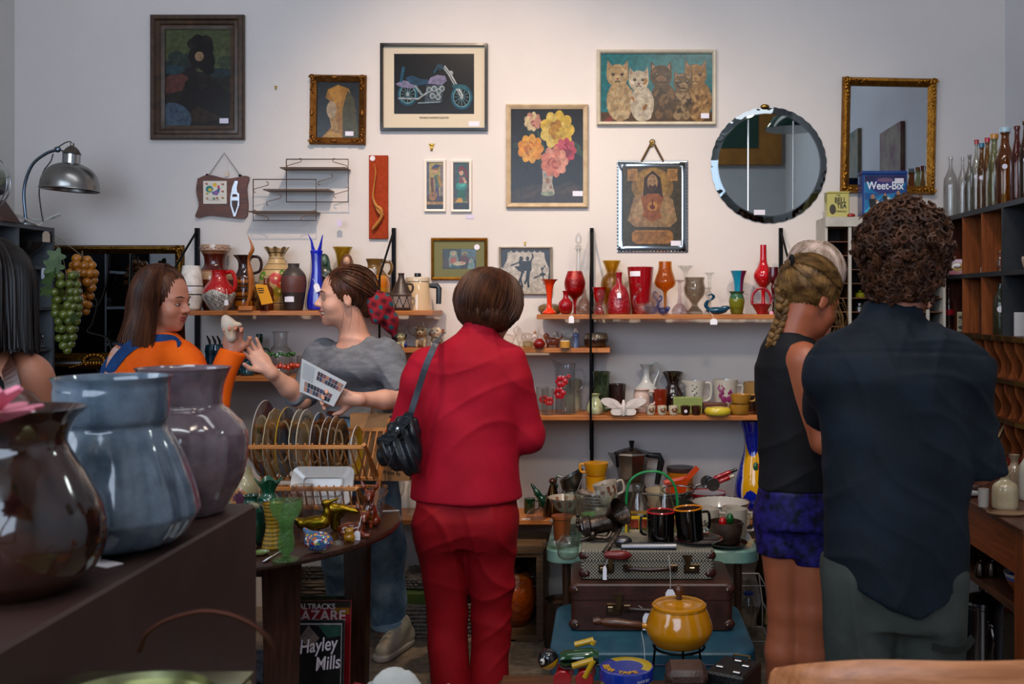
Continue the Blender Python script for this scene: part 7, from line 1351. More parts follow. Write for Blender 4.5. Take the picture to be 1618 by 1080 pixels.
o=T('brown_beaker','orange brown plastic beaker with scalloped collar','beaker',888,868,[(11,0),(12,2),(15,40),(17,42),(17,46)],mat('plastic','#9a4c20'),smooth=1,open_=False)
T('bell_glass','clear ribbed bell shaped glass on its side at the table corner','glass',910,884,[(4,0),(14,4),(17,14),(16,28),(9,38)],mat('glass','#dfeae4',rough=.02,bump=.6,bscale=60),smooth=4,lobes=12,amp=.08,t=1.2,z=SURF['TAB'])
k=.98*F/400/F; e=E('leaf_dish','clear scalloped glass leaf dish at the left table corner','dish',(Wx(885,3.97),3.99,SURF['TAB']+.0005)); m=MB(); m.lathe([(1e-4,0),(.03,0),(.05,.012),(.056,.022),(.052,.022),(.03,.005),(1e-4,.004)],36,sx=1.1,sy=.6,wav=lambda a,r,z,i:(r*(1+(.1*math.sin(7*a) if r>.04 else 0)),z)); m.build('body',GL('#cfe4d6'),e)
# milk bottle crate
d=4.22;k=d/F; e=E('bottle_crate','yellow plastic milk bottle carrier with green arched handle','carrier',(Wx(1030,d),d,SURF['TAB']+.0005)); yl=mat('plastic','#c8a010')
for z in(.004,.075):
 for y in(-.05,.05): MB().box((-42*k,y-.002,z),(42*k,y+.002,z+.012)).build('band',yl,e,smooth=False)
 for x in(-42*k,-1*k,42*k): MB().box((x-.002,-.05,z),(x+.002,.05,z+.012)).build('band',yl,e,smooth=False)
for x in(-41,-20,0,20,41): MB().box((x*k-.004,-.0545,0),(x*k+.004,-.052,.087)).build('slat',yl,e,smooth=False)
m=MB(); m.tube(cr([(-40*k,0,.08),(-40*k,0,60*k),(-34*k,0,84*k),(-14*k,0,97*k),(14*k,0,97*k),(34*k,0,80*k),(40*k,0,56*k),(40*k,0,.08)],5),.0055,8); m.build('handle',mat('plastic','#127a40',rough=.25),e)
for px,lab in((1008,'clear milk bottle at the left of the yellow carrier'),(1051,'clear milk bottle at the right of the yellow carrier')):
 o=pot('milk_bottle',lab,'bottle',px,'TAB',[(15,0),(17,3),(17,34),(10,58),(8,68),(10,74),(9,78)],clear,d=4.22,smooth=3,t=1,z=SURF['TAB']+.0035)
 m=MB(); m.lathe([(17.3*k,12*k),(17.3*k,24*k)],20); m.build('printed_band',G('#9a3020'),o)
T('cream_cup','little cream cup in front of the yellow carrier','cup',1003,856,[(7,0),(8,2),(9,18)],G('#a3937c'),smooth=1)
def soup(px,py,lab,z=None,w_=18,h_=38,hd=1):
 o=T('soup_mug',lab,'mug',px,py,[(w_*.7,0),(w_*.85,3),(w_*.95,h_*.5),(w_,h_)],G('#a99f90'),smooth=2,handle=[(hd*w_,h_*.85),(hd*(w_+11),h_*.8),(hd*(w_+10),h_*.35),(hd*w_*.9,h_*.3)],hr=2.2,group='white soup mugs',z=z); d=.98*F/(py-478); k=d/F
 text('Soup',o,(0,-w_*.97*k-.0015,h_*.6*k),.034,'#14141a',shear=.2,bold=.0008,sx=.7); m=MB(); m.ell((0,-w_*.9*k,h_*.25*k),(4*k,1.5*k,4*k)); m.build('printed_pepper',G('#9a2018'),o); return o
soup(1118,853,'white soup mug at the left front, partly behind the black mug',h_=50); soup(1163,853,'white soup mug at the right front with visible lettering',h_=50); soup(1112,844,'white soup mug behind the left front one',h_=44,w_=15); soup(1156,844,'white soup mug behind the right front one',h_=44,w_=16)
T('blue_glass','pale blue glass tumbler lying at the back right of the table','glass',1176,850,[(8,0),(10,10),(9,18)],GL('#8ab4c8'),smooth=2,t=1)
d=4.3;k=d/F; e=E('wire_whisks','tangle of wire whisks and steel strainers behind the soup mugs','utensils',(Wx(1078,d),d,SURF['TAB']+.0005)); wm=mat('metal','#8a8a8a',rough=.2)
m=MB(); m.lathe([(20*k,0),(24*k,30*k),(28*k,44*k),(27*k,44*k),(23*k,30*k),(19*k,2*k)],28); m.build('strainer',mat('metal','#5a5654',rough=.35),e)
for i in range(9):
 m=MB(); a=i*.35; pts=[((-14+4*i+8*math.sin(PI*t)*math.cos(a))*k,(-16+8*math.sin(PI*t)*math.sin(a))*k-.01,(52-26*t)*k) for t in np.linspace(0,1,9)]; m.tube(pts,.0018,5); m.build('wire_loop',wm,e)
m=MB(); m.tube([(-56*k,-.05,52*k),(-20*k,-.04,48*k),(10*k,-.04,50*k),(26*k,-.02,54*k)],.005,8); m.build('whisk_handle',wm,e); m=MB(); m.tube([(26*k*math.cos(a)+4*k,14*k*math.sin(a),54*k+5*k*math.sin(a)) for a in np.linspace(0,2*PI,30)[:-1]],.003,6,closed=True); m.build('strainer_rim',wm,e)
T('metal_funnel','grey tin funnel behind the milk bottles','funnel',1030,838,[(30,0),(26,10),(8,34),(5,52)],mat('metal','#5c5854',rough=.4),smooth=1)
# ================================================================ suitcases
def case(name,lab,x0,x1,y0,y1,z0,z1,m_,r=.02,lidf=.32,corner=None,latch=None,seam=None,handle=None):
 e=E(name,lab,'suitcase',((x0+x1)/2,(y0+y1)/2,z0)); w_,dp,h_=(x1-x0)/2,(y1-y0)/2,z1-z0; zl=h_*(1-lidf)
 m=MB(); m.loft([[(u,v,z) for u,v in rrect(-w_+q,-dp+q,w_-q,dp-q,r)] for z,q in((0,.006),(.005,0),(zl-.002,0))],True,True); m.build('body',m_,e,angle=30)
 m=MB(); m.loft([[(u,v,z) for u,v in rrect(-w_+q-.002,-dp+q-.002,w_-q+.002,dp-q+.002,r)] for z,q in((zl,0),(h_-.008,0),(h_-.002,.005),(h_,.012))],True,True); m.build('lid',m_,e,angle=30)
 if seam: m=MB(); m.tube([(u,v,zl-.001) for u,v in rrect(-w_-.003,-dp-.003,w_+.003,dp+.003,r)],.003,6,closed=True); m.build('piping',seam,e)
 if corner:
  for sx_ in(-1,1):
   for (za,zb,sz) in((0,1,1),(h_,zl,-1)):
    m=MB(); c=Vector((sx_*(w_-.018),-dp+.012,h_-.023 if sz<0 else .023)); m.ell(tuple(c),(.026,.016,.021),seg=12,rings=8); m.build('corner_cap',corner,e)
    m=MB(); m.ell((sx_*(w_-.022),-dp-.005,c.z),(.005,.003,.005),seg=8,rings=5); m.build('rivet',mat('metal','#8a7a60',rough=.3),e)
 if latch:
  for lx in latch:
   m=MB(); m.box((lx-.028,-dp-.006,zl-.055 if h_>.14 else zl-.045),(lx+.028,-dp-.001,zl-.012),bev=.002); q=m.build('lock_plate',mat('metal','#3a2c20','#5a4630',scale=20,rough=.4),e,smooth=False)
   sg=1 if lx<0 else -1
   m=MB(); m.box((lx-.016-sg*.008,-dp-.010,zl-.042 if h_>.14 else zl-.036),(lx+.004-sg*.008,-dp-.006,zl-.022),bev=.002); m.build('lock_button',mat('metal','#9a8a6c',rough=.25),q,smooth=False)
   m=MB(); m.prism([(lx+sg*.016-.018,zl+.022),(lx+sg*.016+.018,zl+.022),(lx+sg*.016+.008,zl-.005),(lx+sg*.016+.006,zl-.03),(lx+sg*.016-.006,zl-.03),(lx+sg*.016-.008,zl-.005)],'y',-dp-.014,-dp-.006); m.build('hasp',mat('metal','#6a5438','#8a7450',scale=20,rough=.3),q,smooth=False)
 if handle:
  hx,hz,hl,hc=handle; m=MB(); m.tube(cr([(hx-hl,-dp-.004,hz),(hx-hl*.8,-dp-.022,hz+.001),(hx,-dp-.03,hz),(hx+hl*.8,-dp-.022,hz+.001),(hx+hl,-dp-.004,hz)],5),.008,10); q=m.build('handle',mat('leather',hc,rough=.3),e)
  for sg in(-1,1): m=MB(); m.box((hx+sg*hl-.014,-dp-.012,hz-.013),(hx+sg*hl+.014,-dp-.001,hz+.013),bev=.003); m.build('handle_bracket',mat('metal','#5a4a38',rough=.35),e,smooth=False)
 return e
MB().box((-.21,3.40,0),(.5,3.90,.0995)).build('low_bench',wood('#2c160c','#40240f','x'),None,smooth=False); tag(bpy.data.objects['low_bench'],'low dark wooden bench under the blue suitcase','bench')
case('blue_suitcase','large teal blue suitcase with mauve piping, bottom of the stack',-.196,.505,3.36,3.915,.1,.32,mat('leather','#1c4658','#265568',scale=12,rough=.4,bump=.2,bscale=150),r=.07,lidf=.18,seam=mat('leather','#2c2c44',rough=.4))
def cln(v): return v
brl=mat('leather','#2c140e','#43231a',scale=14,rough=.42,bump=.15,bscale=200)
e=case('brown_suitcase','dark brown worn leather suitcase with two latches, middle of the stack',-.132,.452,3.575,3.90,.3205,.492,brl,r=.03,lidf=.34,corner=mat('leather','#3a1810',rough=.35),latch=(-.085*1.6,.085*1.7),handle=(.01,.085,.10,'#2a140e'))
price(e,(-.02,-.195,.075),w=.03,h=.06,string=(-.05,-.185,.10))
tw=mat('fabric','#8a8474',rough=.8); 
nt=tw.node_tree; ck_=nt.nodes.new('ShaderNodeTexChecker'); ck_.inputs['Scale'].default_value=170; ck_.inputs[1].default_value=(*lin('#9a9484'),1); ck_.inputs[2].default_value=(*lin('#2c2620'),1); tcn=nt.nodes.new('ShaderNodeTexCoord'); nt.links.new(tcn.outputs['Object'],ck_.inputs[0]); nt.links.new(ck_.outputs[0],nt.nodes['Principled BSDF'].inputs['Base Color'])
e=case('tweed_suitcase','small checked tweed suitcase with brown leather corners, top of the stack',-.098,.388,3.62,3.90,.4925,.602,tw,r=.02,lidf=.36,corner=mat('leather','#34140e',rough=.35),latch=(-.15,.16),handle=(.01,.045,.085,'#2a140e'))
price(e,(.08,-.19,-.02),w=.034,h=.05,string=(.075,-.17,.10)); price(e,(-.155,-.175,.06),w=.014,h=.05,string=(-.14,-.17,.1))
# ---- on the tweed case
ZTW=.6025
d=3.76;k=d/F; gm2=mat('metal','#3c3430','#5a504a',scale=20,rough=.38,bump=.3,bscale=60)
e=E('meat_grinder','old cast iron hand meat grinder with funnel mouth lying on the tweed suitcase','grinder',(Wx(955,d),d,ZTW))
m=MB(); m.lathe([(14*k,-30*k),(17*k,-28*k),(18*k,-18*k),(14*k,-16*k),(14*k,10*k),(17*k,16*k),(13*k,24*k),(1e-4,24*k)],28,M=Matrix.Translation((-4*k,0,26*k))@Matrix.Rotation(PI/2-.2,4,'Y')); m.build('barrel',gm2,e)
m=MB(); m.lathe([(9*k,-4*k),(12*k,4*k),(22*k,24*k),(23*k,26*k),(21*k,26*k),(10*k,6*k)],30,M=Matrix.Translation((8*k,4*k,34*k))@Matrix.Rotation(.9,4,'Y')@Matrix.Rotation(.5,4,'X')); m.build('funnel_mouth',gm2,e)
m=MB(); m.lathe([(1e-4,-38*k),(5*k,-38*k),(6*k,-36*k),(13*k,-32*k),(13*k,-29*k)],8,M=Matrix.Translation((-4*k,0,26*k))@Matrix.Rotation(PI/2-.2,4,'Y')); 
for a in(0,PI/2,PI,1.5*PI): m.ell((-42*k,8*k*math.cos(a),31*k+8*k*math.sin(a)),(3*k,3.4*k,3.4*k),seg=8,rings=5)
m.build('end_nut',mat('metal','#5a5654',rough=.3),e)
m=MB(); m.tube(cr([(-26*k,-8*k,-0+4*k),(-14*k,-14*k,9*k),(4*k,-12*k,8*k),(12*k,-4*k,20*k)],4),[5*k]*13,8,flat=.7); m.tube([(-38*k,-12*k,3.5*k),(-22*k,-10*k,8*k)],3*k,8); m.ell((-18*k,-20*k,14*k),(5.5*k,5.5*k,5.5*k)); m.build('clamp',gm2,e)
m=MB(); m.tube(cr([(22*k,-6*k,26*k),(24*k,-20*k,24*k),(14*k,-44*k,12*k),(0*k,-66*k,-2*k)],5),[6*k,5.5*k,5*k,4.5*k,4.4*k,4.2*k,4*k,4*k,4*k,4*k,4*k,4*k,4*k,4*k,4*k,4*k],8,flat=.6); m.tube([(22*k,0,26*k),(32*k,0,25*k)],3*k,8); cr_=m.build('crank_arm',gm2,e)
m=MB(); P_=[(x*k,-70*k,z*k) for x,z in((0,-5),(5,-5),(12,-5),(24,-5.5),(34,-6),(41,-6))]; m.tube(P_,[4*k,6*k,6.5*k,8*k,7*k,2*k],12); m.build('crank_grip',wood('#5a1414','#7a2420','x',rough=.3),cr_)
m=MB(); m.tube([tuple(P(x,y,3.64)) for x,y in ((982,864),(1000,864),(1068,864))],[.016,.018,.019],16); o=m.build('steel_tube',mat('metal','#6c6c70',rough=.3)); tag(o,'short grey steel tube scoop lying on the tweed suitcase','tube'); 
m=MB(); m.ell((Wx(984,3.66),3.66,ZTW+.021),(.035,.03,.021)); q=m.build('scoop_bowl',mat('metal','#5c5c60',rough=.35),o)
o=pot('enamel_plate','black enamel plate with red rim on the tweed suitcase','plate',1104,'TAB',[(20,0),(30,3),(38,7)],VGm,d=3.73,z=ZTW,col=[(6.2,'#1c1a1a'),(20,'#9a2014')],smooth=1,t=1)
for px,py,rim,lab,tl,dd_ in((1044,3.72,'#b0101c','black enamel mug with red rim','x',0),(1091,3.72,'#d07a08','black enamel mug with orange rim on the red rimmed plate','y',.012)):
 w_=22; h_=50; o=pot('enamel_mug',lab,'mug',px,'TAB',[(w_-2,0),(w_-1,1),(w_,h_)],G('#050505',rough=.08),d=py,z=ZTW+dd_,smooth=1,t=1.2,handle=[(-w_,h_*.85),(-w_-9,h_*.8),(-w_-9,h_*.35),(-w_,h_*.25)] if px<1050 else [(w_,h_*.85),(w_+10,h_*.8),(w_+9,h_*.35),(w_,h_*.25)],hr=2.2); k_=py/F
 m=MB(); m.tube([(w_*k_*math.cos(a),w_*k_*math.sin(a),h_*k_) for a in np.linspace(0,2*PI,40)[:-1]],.0032,6,closed=True); m.build('coloured_rim',G(rim),o)
 if px>1050: o.rotation_euler=(0,-.08,0)
# brown gravy boat with salt and pepper birds on saucer, mint table right
d=3.98; zz_=SURF['TAB']
pot('brown_saucer','dark brown glazed oval saucer under the brown cup','saucer',1150,'TAB',[(16,0),(28,4),(32,8)],G('#24120c'),d=4.0,smooth=1,t=1)
pot('brown_cup','rough dark brown pottery cup with green and red knobs on it','cup',1146,'TAB',[(12,0),(20,6),(27,22),(27,38)],mat('matte','#2c201a','#463428',scale=16,rough=.4),d=4.0,smooth=4,z=zz_+.006,t=1.6)
pot('orange_saucer','small orange brown saucer at the table right edge','saucer',1172,'TAB',[(8,0),(14,3),(15,5)],G('#7a4010'),d=4.14,smooth=1,t=1)
for px,c,h_,lab in((1141,'#a00e10',45,'red round topped stopper standing in the brown cup'),(1153,'#0c4a1c',52,'green round topped stopper standing in the brown cup')):
 m=MB(); k=4.0/F; m.lathe([(3*k,12*k),(3.5*k,28*k)],10); m.ell((0,0,h_*k*.82),(6*k,6*k,9*k)); m.tube([(0,0,-8*k+.028),(0,0,h_*.6*k)],2.5*k,8); o=m.build('cruet_stopper',mat('gloss',c),None,(Wx(px,4.0),4.0-.01,zz_+.006)); tag(o,lab,'stopper')
# ================================================================ low front crate with fondue pot, toy, tin, cameras
MB().box((-.36,2.62,0),(.46,3.30,.25),bev=.004).build('display_crate',wood('#3a2416','#58381f','x'),None,smooth=False); tag(bpy.data.objects['display_crate'],'wooden display crate in front of the suitcases, carrying the fondue pot','crate')
d=3.12;k=d/F; e=E('fondue_pot','mustard yellow lidded fondue pot with turned wooden handle on a black wire stand','fondue pot',(Wx(1073,d),d,.2505)); yg=G('#b4740a',rough=.12); zb=Wz(1017,d)-.25
m=MB(); pr=cr([(1e-4,0),(34,0),(44,6),(52,20),(52,32),(46,50),(41,60)],5); m.lathe([(max(r,1e-4)*k,zb+z*k) for r,z in pr]+[(1e-4,zb+60*k)],48); m.build('body',yg,e)
m=MB(); pr=[(43,59),(43,63),(40,65),(36,64),(24,68),(10,70),(1e-3,70.5)]; m.lathe([(max(r,1e-4)*k,zb+z*k) for r,z in pr],48); l=m.build('lid',yg,e)
m=MB(); m.lathe([(4*k,zb+70*k),(5*k,zb+73*k),(4*k,zb+76*k),(8*k,zb+82*k),(8*k,zb+87*k),(5*k,zb+92*k),(1e-4,zb+93*k)],20); m.build('lid_knob',wood('#3a1c0c','#542c14','z',rough=.3),l)
m=MB(); pts=[(-50,28),(-58,29),(-62,29),(-80,31),(-100,33),(-116,34),(-122,35),(-128,36),(-136,36)]; m.tube([(x*k,0,zb+z*k) for x,z in pts[1:]],[4*k,7*k,6*k,8*k,7*k,4.4*k,6.4*k,5*k],14); m.build('handle',wood('#3a1c0c','#5a3018','x',rough=.3),e)
m=MB(); m.tube([(-44*k,0,zb+27*k),(-60*k,0,zb+29*k)],4.4*k,10); m.build('handle_socket',yg,e)
m=MB(); m.tube([(40*k*math.cos(a),40*k*math.sin(a),zb-3*k) for a in np.linspace(0,2*PI,32)[:-1]],.004,6,closed=True)
for q in range(3): a=q*2*PI/3+.6; m.tube([(40*k*math.cos(a),40*k*math.sin(a),zb+4*k),(42*k*math.cos(a),42*k*math.sin(a),zb-20*k),(50*k*math.cos(a),50*k*math.sin(a),.003)],.004,6)
m.build('wire_stand',mat('metal','#141414',rough=.4),e)
m=MB(); m.lathe([(1e-4,.002),(.03,.002),(.03,.03),(.02,.04),(1e-4,.04)],20); m.build('burner',mat('metal','#6a4a24',rough=.3),e)
price(e,(-.11,-.07,.14),w=.03,h=.05,string=(-.12,-.06,.24)) 
# yellow round tin
d=2.83;k=d/F; e=E('tape_tin','round yellow tin with blue rimmed lid and a blue bear print','tin',(Wx(990,d),d,.2505)); hz=Wz(1052,d)-.25
m=MB(); m.lathe([(1e-4,0),(41*k,0),(41*k,hz-.02),(1e-4,hz-.02)],48); m.build('body',G('#b89a08',rough=.25),e)
m=MB(); m.lathe([(42*k,hz-.034),(43*k,hz-.032),(43*k,hz-.008),(42*k,hz)],48); m.build('lid_rim',G('#0c2a8a',rough=.25),e)
m=MB(); m.lathe([(42*k,hz),(40*k,hz+.001),(26*k,hz+.0005),(24*k,hz-.008),(1e-4,hz-.008)],64,col=lambda i,j:('#b89a08' if (j/64*2*PI<2.2 or j/64*2*PI>5.6) and i>0 else '#0c2a8a') if i<3 else ('#a9a4b8' if 20<j<52 else '#1c2c8a'),cap=False); m.build('lid_top',mat('gloss','vc',rough=.25),e)
for i,ch_ in enumerate('BEAR TAPE'):
 a=PI*1.02+i*.24; r_=33*k
 if ch_!=' ': text(ch_,e,(r_*math.cos(a),r_*math.sin(a),hz+.003),.026,'#c8920c',rot=(0,0,a+PI/2),bold=.0006)
text('MADE BY',e,(.045,-.065,hz-.02),.010,'#b0b4c8',rot=(PI/2,0,.6))
bx_=MB(); 
for (x,z,r1,r2) in((0,0,15,16),(-11,17,5,5),(11,17,5,5),(0,-22,17,18)): 
 bx_.lathe([(r1*k,-.0015),(r1*k,.0005),(1e-4,.0008)],24,M=Matrix.Translation((-15*k+x*k,-math.sqrt(max((41*k)**2-((-15+x)*k)**2,0))-.001,hz-.075+z*k))@Matrix.Rotation(math.asin(max(-1,min(1,(-15+x)/41))),4,'Z')@Matrix.Rotation(PI/2,4,'X'))
bx_.build('bear_print',G('#3a6aa8',rough=.3),e)
for sg in(-1,1): m=MB(); m.lathe([(5*k,0),(1e-4,.001)],16,M=Matrix.Translation((-15*k+sg*6*k,-41*k-.004+.004,hz-.07))@Matrix.Rotation(-.3,4,'Z')@Matrix.Rotation(PI/2,4,'X')); m.build('bear_eye',G('#c8c8c8'),e)
# leather camera case & black box camera
d=2.86;k=d/F; e=E('camera_case','worn brown leather camera case with folded lid','case',(Wx(1082,d),d-.02,.2505)); hh=Wz(1045,d)-.25
m=MB(); m.box((-.058,-.055,0),(.058,.05,hh-.03),bev=.012); m.build('body',mat('leather','#2a1814','#3c2620',scale=20,rough=.45,bump=.3,bscale=150),e)
m=MB(); m.box((-.055,-.06,hh-.045),(.06,.052,hh),bev=.014); m.build('lid',mat('leather','#34201a','#46302a',scale=20,rough=.4,bump=.3,bscale=150),e)
d=2.92;k=d/F; e=E('box_camera','black vintage box camera with chrome fittings and a white tag','camera',(Wx(1143,d),d,.2505),rz=-.5); hh=Wz(1052,d)-.25
m=MB(); m.box((-.06,-.075,0),(.06,.075,hh),bev=.006); m.build('body',mat('leather','#0a0a0b',rough=.3,bump=.4,bscale=250),e,smooth=False)
for x,y in((-.03,-.03),(.03,-.05),(0,.04),(.035,.01)): m=MB(); m.box((x-.012,y-.006,hh),(x+.012,y+.006,hh+.006),bev=.002); m.build('chrome_fitting',mat('metal','#a0a0a0',rough=.2),e,smooth=False)
m=MB(); m.lathe([(.022,0),(.022,.012),(.015,.014),(1e-4,.01)],24,M=Matrix.Translation((.0,-.075,hh-.05))@Matrix.Rotation(PI/2,4,'X')); m.build('lens',mat('metal','#4a3a34',rough=.2),e)
m=MB(); m.tube([(-.02,.05,hh+.002),(-.02,.05,hh+.016),(.03,.055,hh+.016),(.03,.055,hh+.002)],.003,6); m.build('viewfinder',mat('metal','#8a6a3c',rough=.2),e)
price(e,(-.063,-.03,hh-.02),w=.03,h=.06,rot=Matrix.Rotation(PI/2,4,'Z')) 
# pull toy on white dish on wooden block
MB().box((-.32,2.66,.2503),(-.075,3.05,.36),bev=.003).build('wooden_block',wood('#4a2c18','#6a4428','x'),None,smooth=False); tag(bpy.data.objects['wooden_block'],'wooden block under the pull along toy','block')
d=2.88;k=d/F; pot('white_dish','shallow white oval dish under the pull along toy','dish',898,'UL',[(24,0),(44,4),(50,9)],G('#a9aca4'),d=d,z=.3605,smooth=2,t=1.2,sy=.6)
e=E('pull_toy','painted wooden pull along insect toy with black and yellow head and red wheels','toy',(Wx(900,d),d,.3605+.012))
z0=.0; Z=lambda py:Wz(py,d)-e.location.z
m=MB(); m.tube([((885-900)*k,0,Z(1042)),((893-900)*k,0,Z(1042)),((935-900)*k,0,Z(1038)),((946-900)*k,0,Z(1038))],[.02,.027,.027,.018],20,col=lambda i,j:'#0c3c14' if 10<j<19 or j<1 else '#0a0a0c'); m.build('body',mat('gloss','vc',rough=.12),e)
m=MB(); m.ell(((866-900)*k,0,Z(1041)),(.030,.028,.030),col=lambda i,j:'#0a0a0c' if i>4 else '#b8860c',seg=20,rings=12,R=rotm(0,-.5,0)); h=m.build('head',mat('gloss','vc',rough=.12),e)
m=MB(); m.ell(((858-900)*k,-.024,Z(1040)),(.008,.005,.009)); m.build('eye',G('#c8c4b8'),h); m=MB(); m.ell(((856-900)*k,-.028,Z(1040)),(.004,.003,.004)); m.build('pupil',G('#1a1010'),h)
for i,(pa,pb,pc) in enumerate((((905,1046),(938,1036),(924,1062)),((908,1022),(938,1014),(936,1020)))):
 m=MB(); y=-.03 if i==0 else .02; m.tube([((pa[0]-900)*k,y,Z(pa[1])),((pb[0]-900)*k,y,Z(pb[1]))],.009,10); m.tube([((pb[0]-900)*k,y-.008,Z(pb[1])),((pc[0]-900)*k,y-.008,Z(pc[1]))],.008,10); m.build('jointed_leg',G('#b8900c'),e)
for px,y in((889,-.034),(924,-.034),(892,.034),(927,.034)):
 m=MB(); R_=.026; m.lathe([(1e-4,-.007),(R_*.9,-.007),(R_,-.004),(R_,.004),(R_*.9,.007),(1e-4,.007)],28,M=Matrix.Translation(((px-900)*k,y,Z(1066)))@Matrix.Rotation(PI/2,4,'X')); m.build('wheel',G('#9a0c14'),e)
# chair rail near bottom right, white cloth near bottom centre
e=E('wooden_chair','pale bentwood chair whose curved top rail shows at the bottom right edge','chair',(.50,1.36,0)); cwood=wood('#9a5c34','#b9764a','x',rough=.4)
pts=[(-.255,.10,.955),(-.22,.035,.985),(-.14,-.0,1.003),(0,-.02,1.008),(.14,-.0,1.006),(.25,.06,.99),(.27,.12,.97)]
pp=cr(pts,6); m=MB(); rings=[]
for i,(x,y,z) in enumerate(pp):
 t=Vector(pp[min(i+1,len(pp)-1)])-Vector(pp[max(i-1,0)]); t.normalize(); n_=Vector((t.y,-t.x,0)).normalized()*.014; u=Vector((0,0,.045))
 c=Vector((x,y,z-.035)); rings.append([tuple(c+n_*math.cos(a)+u*math.sin(a)*(1 if abs(math.sin(a))<.9 else 1)) for a in np.linspace(0,2*PI,13)[:-1]])
m.loft(rings,True,True); m.build('top_rail',cwood,e)
for x,y in((-.21,.06),(.22,.07)): MB().tube([(x,y,.96),(x*.9,y-.02,.45),(x*.95,y+.04,0)],[.014,.016,.013],10).build('back_post',cwood,e)
m=MB(); m.lathe([(1e-4,.43),(.2,.43),(.21,.44),(.21,.452),(.19,.46),(1e-4,.462)],32,M=Matrix.Translation((0,-.16,0))); m.build('seat',cwood,e)
for x in(-.15,.15): MB().tube([(x,-.3,.43),(x*1.1,-.33,0)],[.016,.012],10).build('front_leg',cwood,e)
for x in(-.09,0,.09): MB().tube([(x,.02,.95),(x,.03,.46)],.009,8).build('spindle',cwood,e)
d=1.95; c=P(640,1072,d); MB().box((c.x-.13,1.80,0),(c.x+.13,2.0,.70)).build('plinth',mat('matte','#3a2c24'),None,smooth=False); tag(bpy.data.objects['plinth'],'plain dark plinth under the crumpled white cloth','plinth')
N=26; V_=[];Q=[]; zf=lambda u,v: .09*math.exp(-((u+.15)**2*5+(v)**2*2.5))+.008*math.sin(9*u+3*v)+.005*math.sin(17*u-8*v)+.0
for s_ in(0,1):
 for i in range(N+1):
  for j in range(N+1):
   u,v=-1+2*i/N,-1+2*j/N; V_.append((u*.13,v*.11,zf(u,v)-.004*s_))
for s_ in(0,1):
 o_=s_*(N+1)**2
 for i in range(N):
  for j in range(N): Q.append(tuple(o_+q for q in (i*(N+1)+j,(i+1)*(N+1)+j,(i+1)*(N+1)+j+1,i*(N+1)+j+1)))
L1=(N+1)**2
for i in range(N):
 for (a_,b_) in(((i)*(N+1),(i+1)*(N+1)),((i)*(N+1)+N,(i+1)*(N+1)+N),(i,i+1),(N*(N+1)+i,N*(N+1)+i+1)): Q.append((a_,b_,b_+L1,a_+L1))
o=MB().add(V_,Q).build('white_cloth',mat('fabric','#a9aaa6','#bcbcb8',scale=9),None,(c.x,1.93,.707)); tag(o,'crumpled white cloth with red edging at the bottom edge of the picture','cloth')
m=MB(); m.tube([(-.13+.0,v*.11,zf(-1,v)) for v in np.linspace(-1,1,14)]+[(u*.13,.11,zf(u,1)) for u in np.linspace(-1,.1,14)],.004,6); m.build('red_edging',mat('fabric','#7a1c1c'),o)
# ================================================================ people
def cr_f(amp,a,b,c,w_=3,seed=0):
 def f(V):
  t=np.sin(a*V[:,0]+b*V[:,1]+c*V[:,2]+seed+1.8*np.sin(5*V[:,2]+4*V[:,0]+seed)+1.2*np.sin(11*V[:,0]-7*V[:,2]+2*seed)); m_=.5+.5*np.sin(6*V[:,0]*1.3+5*V[:,2]+seed*3)
  return amp*((1-np.abs(t))**w_-.3)*m_
 return f
SK=lambda c='#b98064',c2='#c89074': mat('skin',c,c2,scale=5,rough=.45,bump=.03,bscale=120)
def headp(S,c,R,s=1,neck=None,ears=True,smile=0,k=.02):
 R=Matrix(R) if not isinstance(R,Matrix) else R; L=lambda x,y,z: c+R@Vector((x*s,y*s,z*s)); A=np.array(R)
 e=lambda p,r,kk=.02,Rx=None,neg=False: S.ell(L(*p),tuple(q*s for q in r),R=np.array(R@Rx) if Rx is not None else A,k=kk,neg=neg)
 e((-.012,0,.045),(.1,.077,.088)); e((.038,0,-.018),(.056,.056,.08),.03); e((.04,0,-.068),(.045,.046,.036),.03); S.ell(L(.072,0,-.092),.017*s,k=.02)
 for sg in(-1,1): e((.054,sg*.037,-.027),(.031,.027,.028),.02); S.cap(L(.083,sg*.012,.03),L(.068,sg*.045,.026),.010*s,.008*s,k=.016)
 for sg in(-1,1): e((.094,sg*.03,.006),(.012,.018,.011),.012,neg=True)
 S.cap(L(.09,0,.014),L(.112,0,-.018),.007*s,.0105*s,k=.012)
 for sg in(-1,1): S.ell(L(.1,sg*.011,-.024),.008*s,k=.008)
 S.cap(L(.091,-.016,-.047),L(.091,.016,-.047),.0065*s,k=.008); S.cap(L(.088,-.014,-.064-.004*smile),L(.088,.014,-.064-.004*smile),.007*s,k=.008)
 if smile: e((.097,0,-.0565),(.024,.040,.0075),.003,neg=True)
 if ears:
  for sg in(-1,1): e((-.008,sg*.078,-.002),(.018,.008,.031),.006,rotm(0,.15,0)); e((-.003,sg*.086,.0),(.009,.005,.018),.003,neg=True)
 if neck is not None: S.cap(L(-.018,0,-.05),neck,.056*s,.06*s,k=.03)
 return L
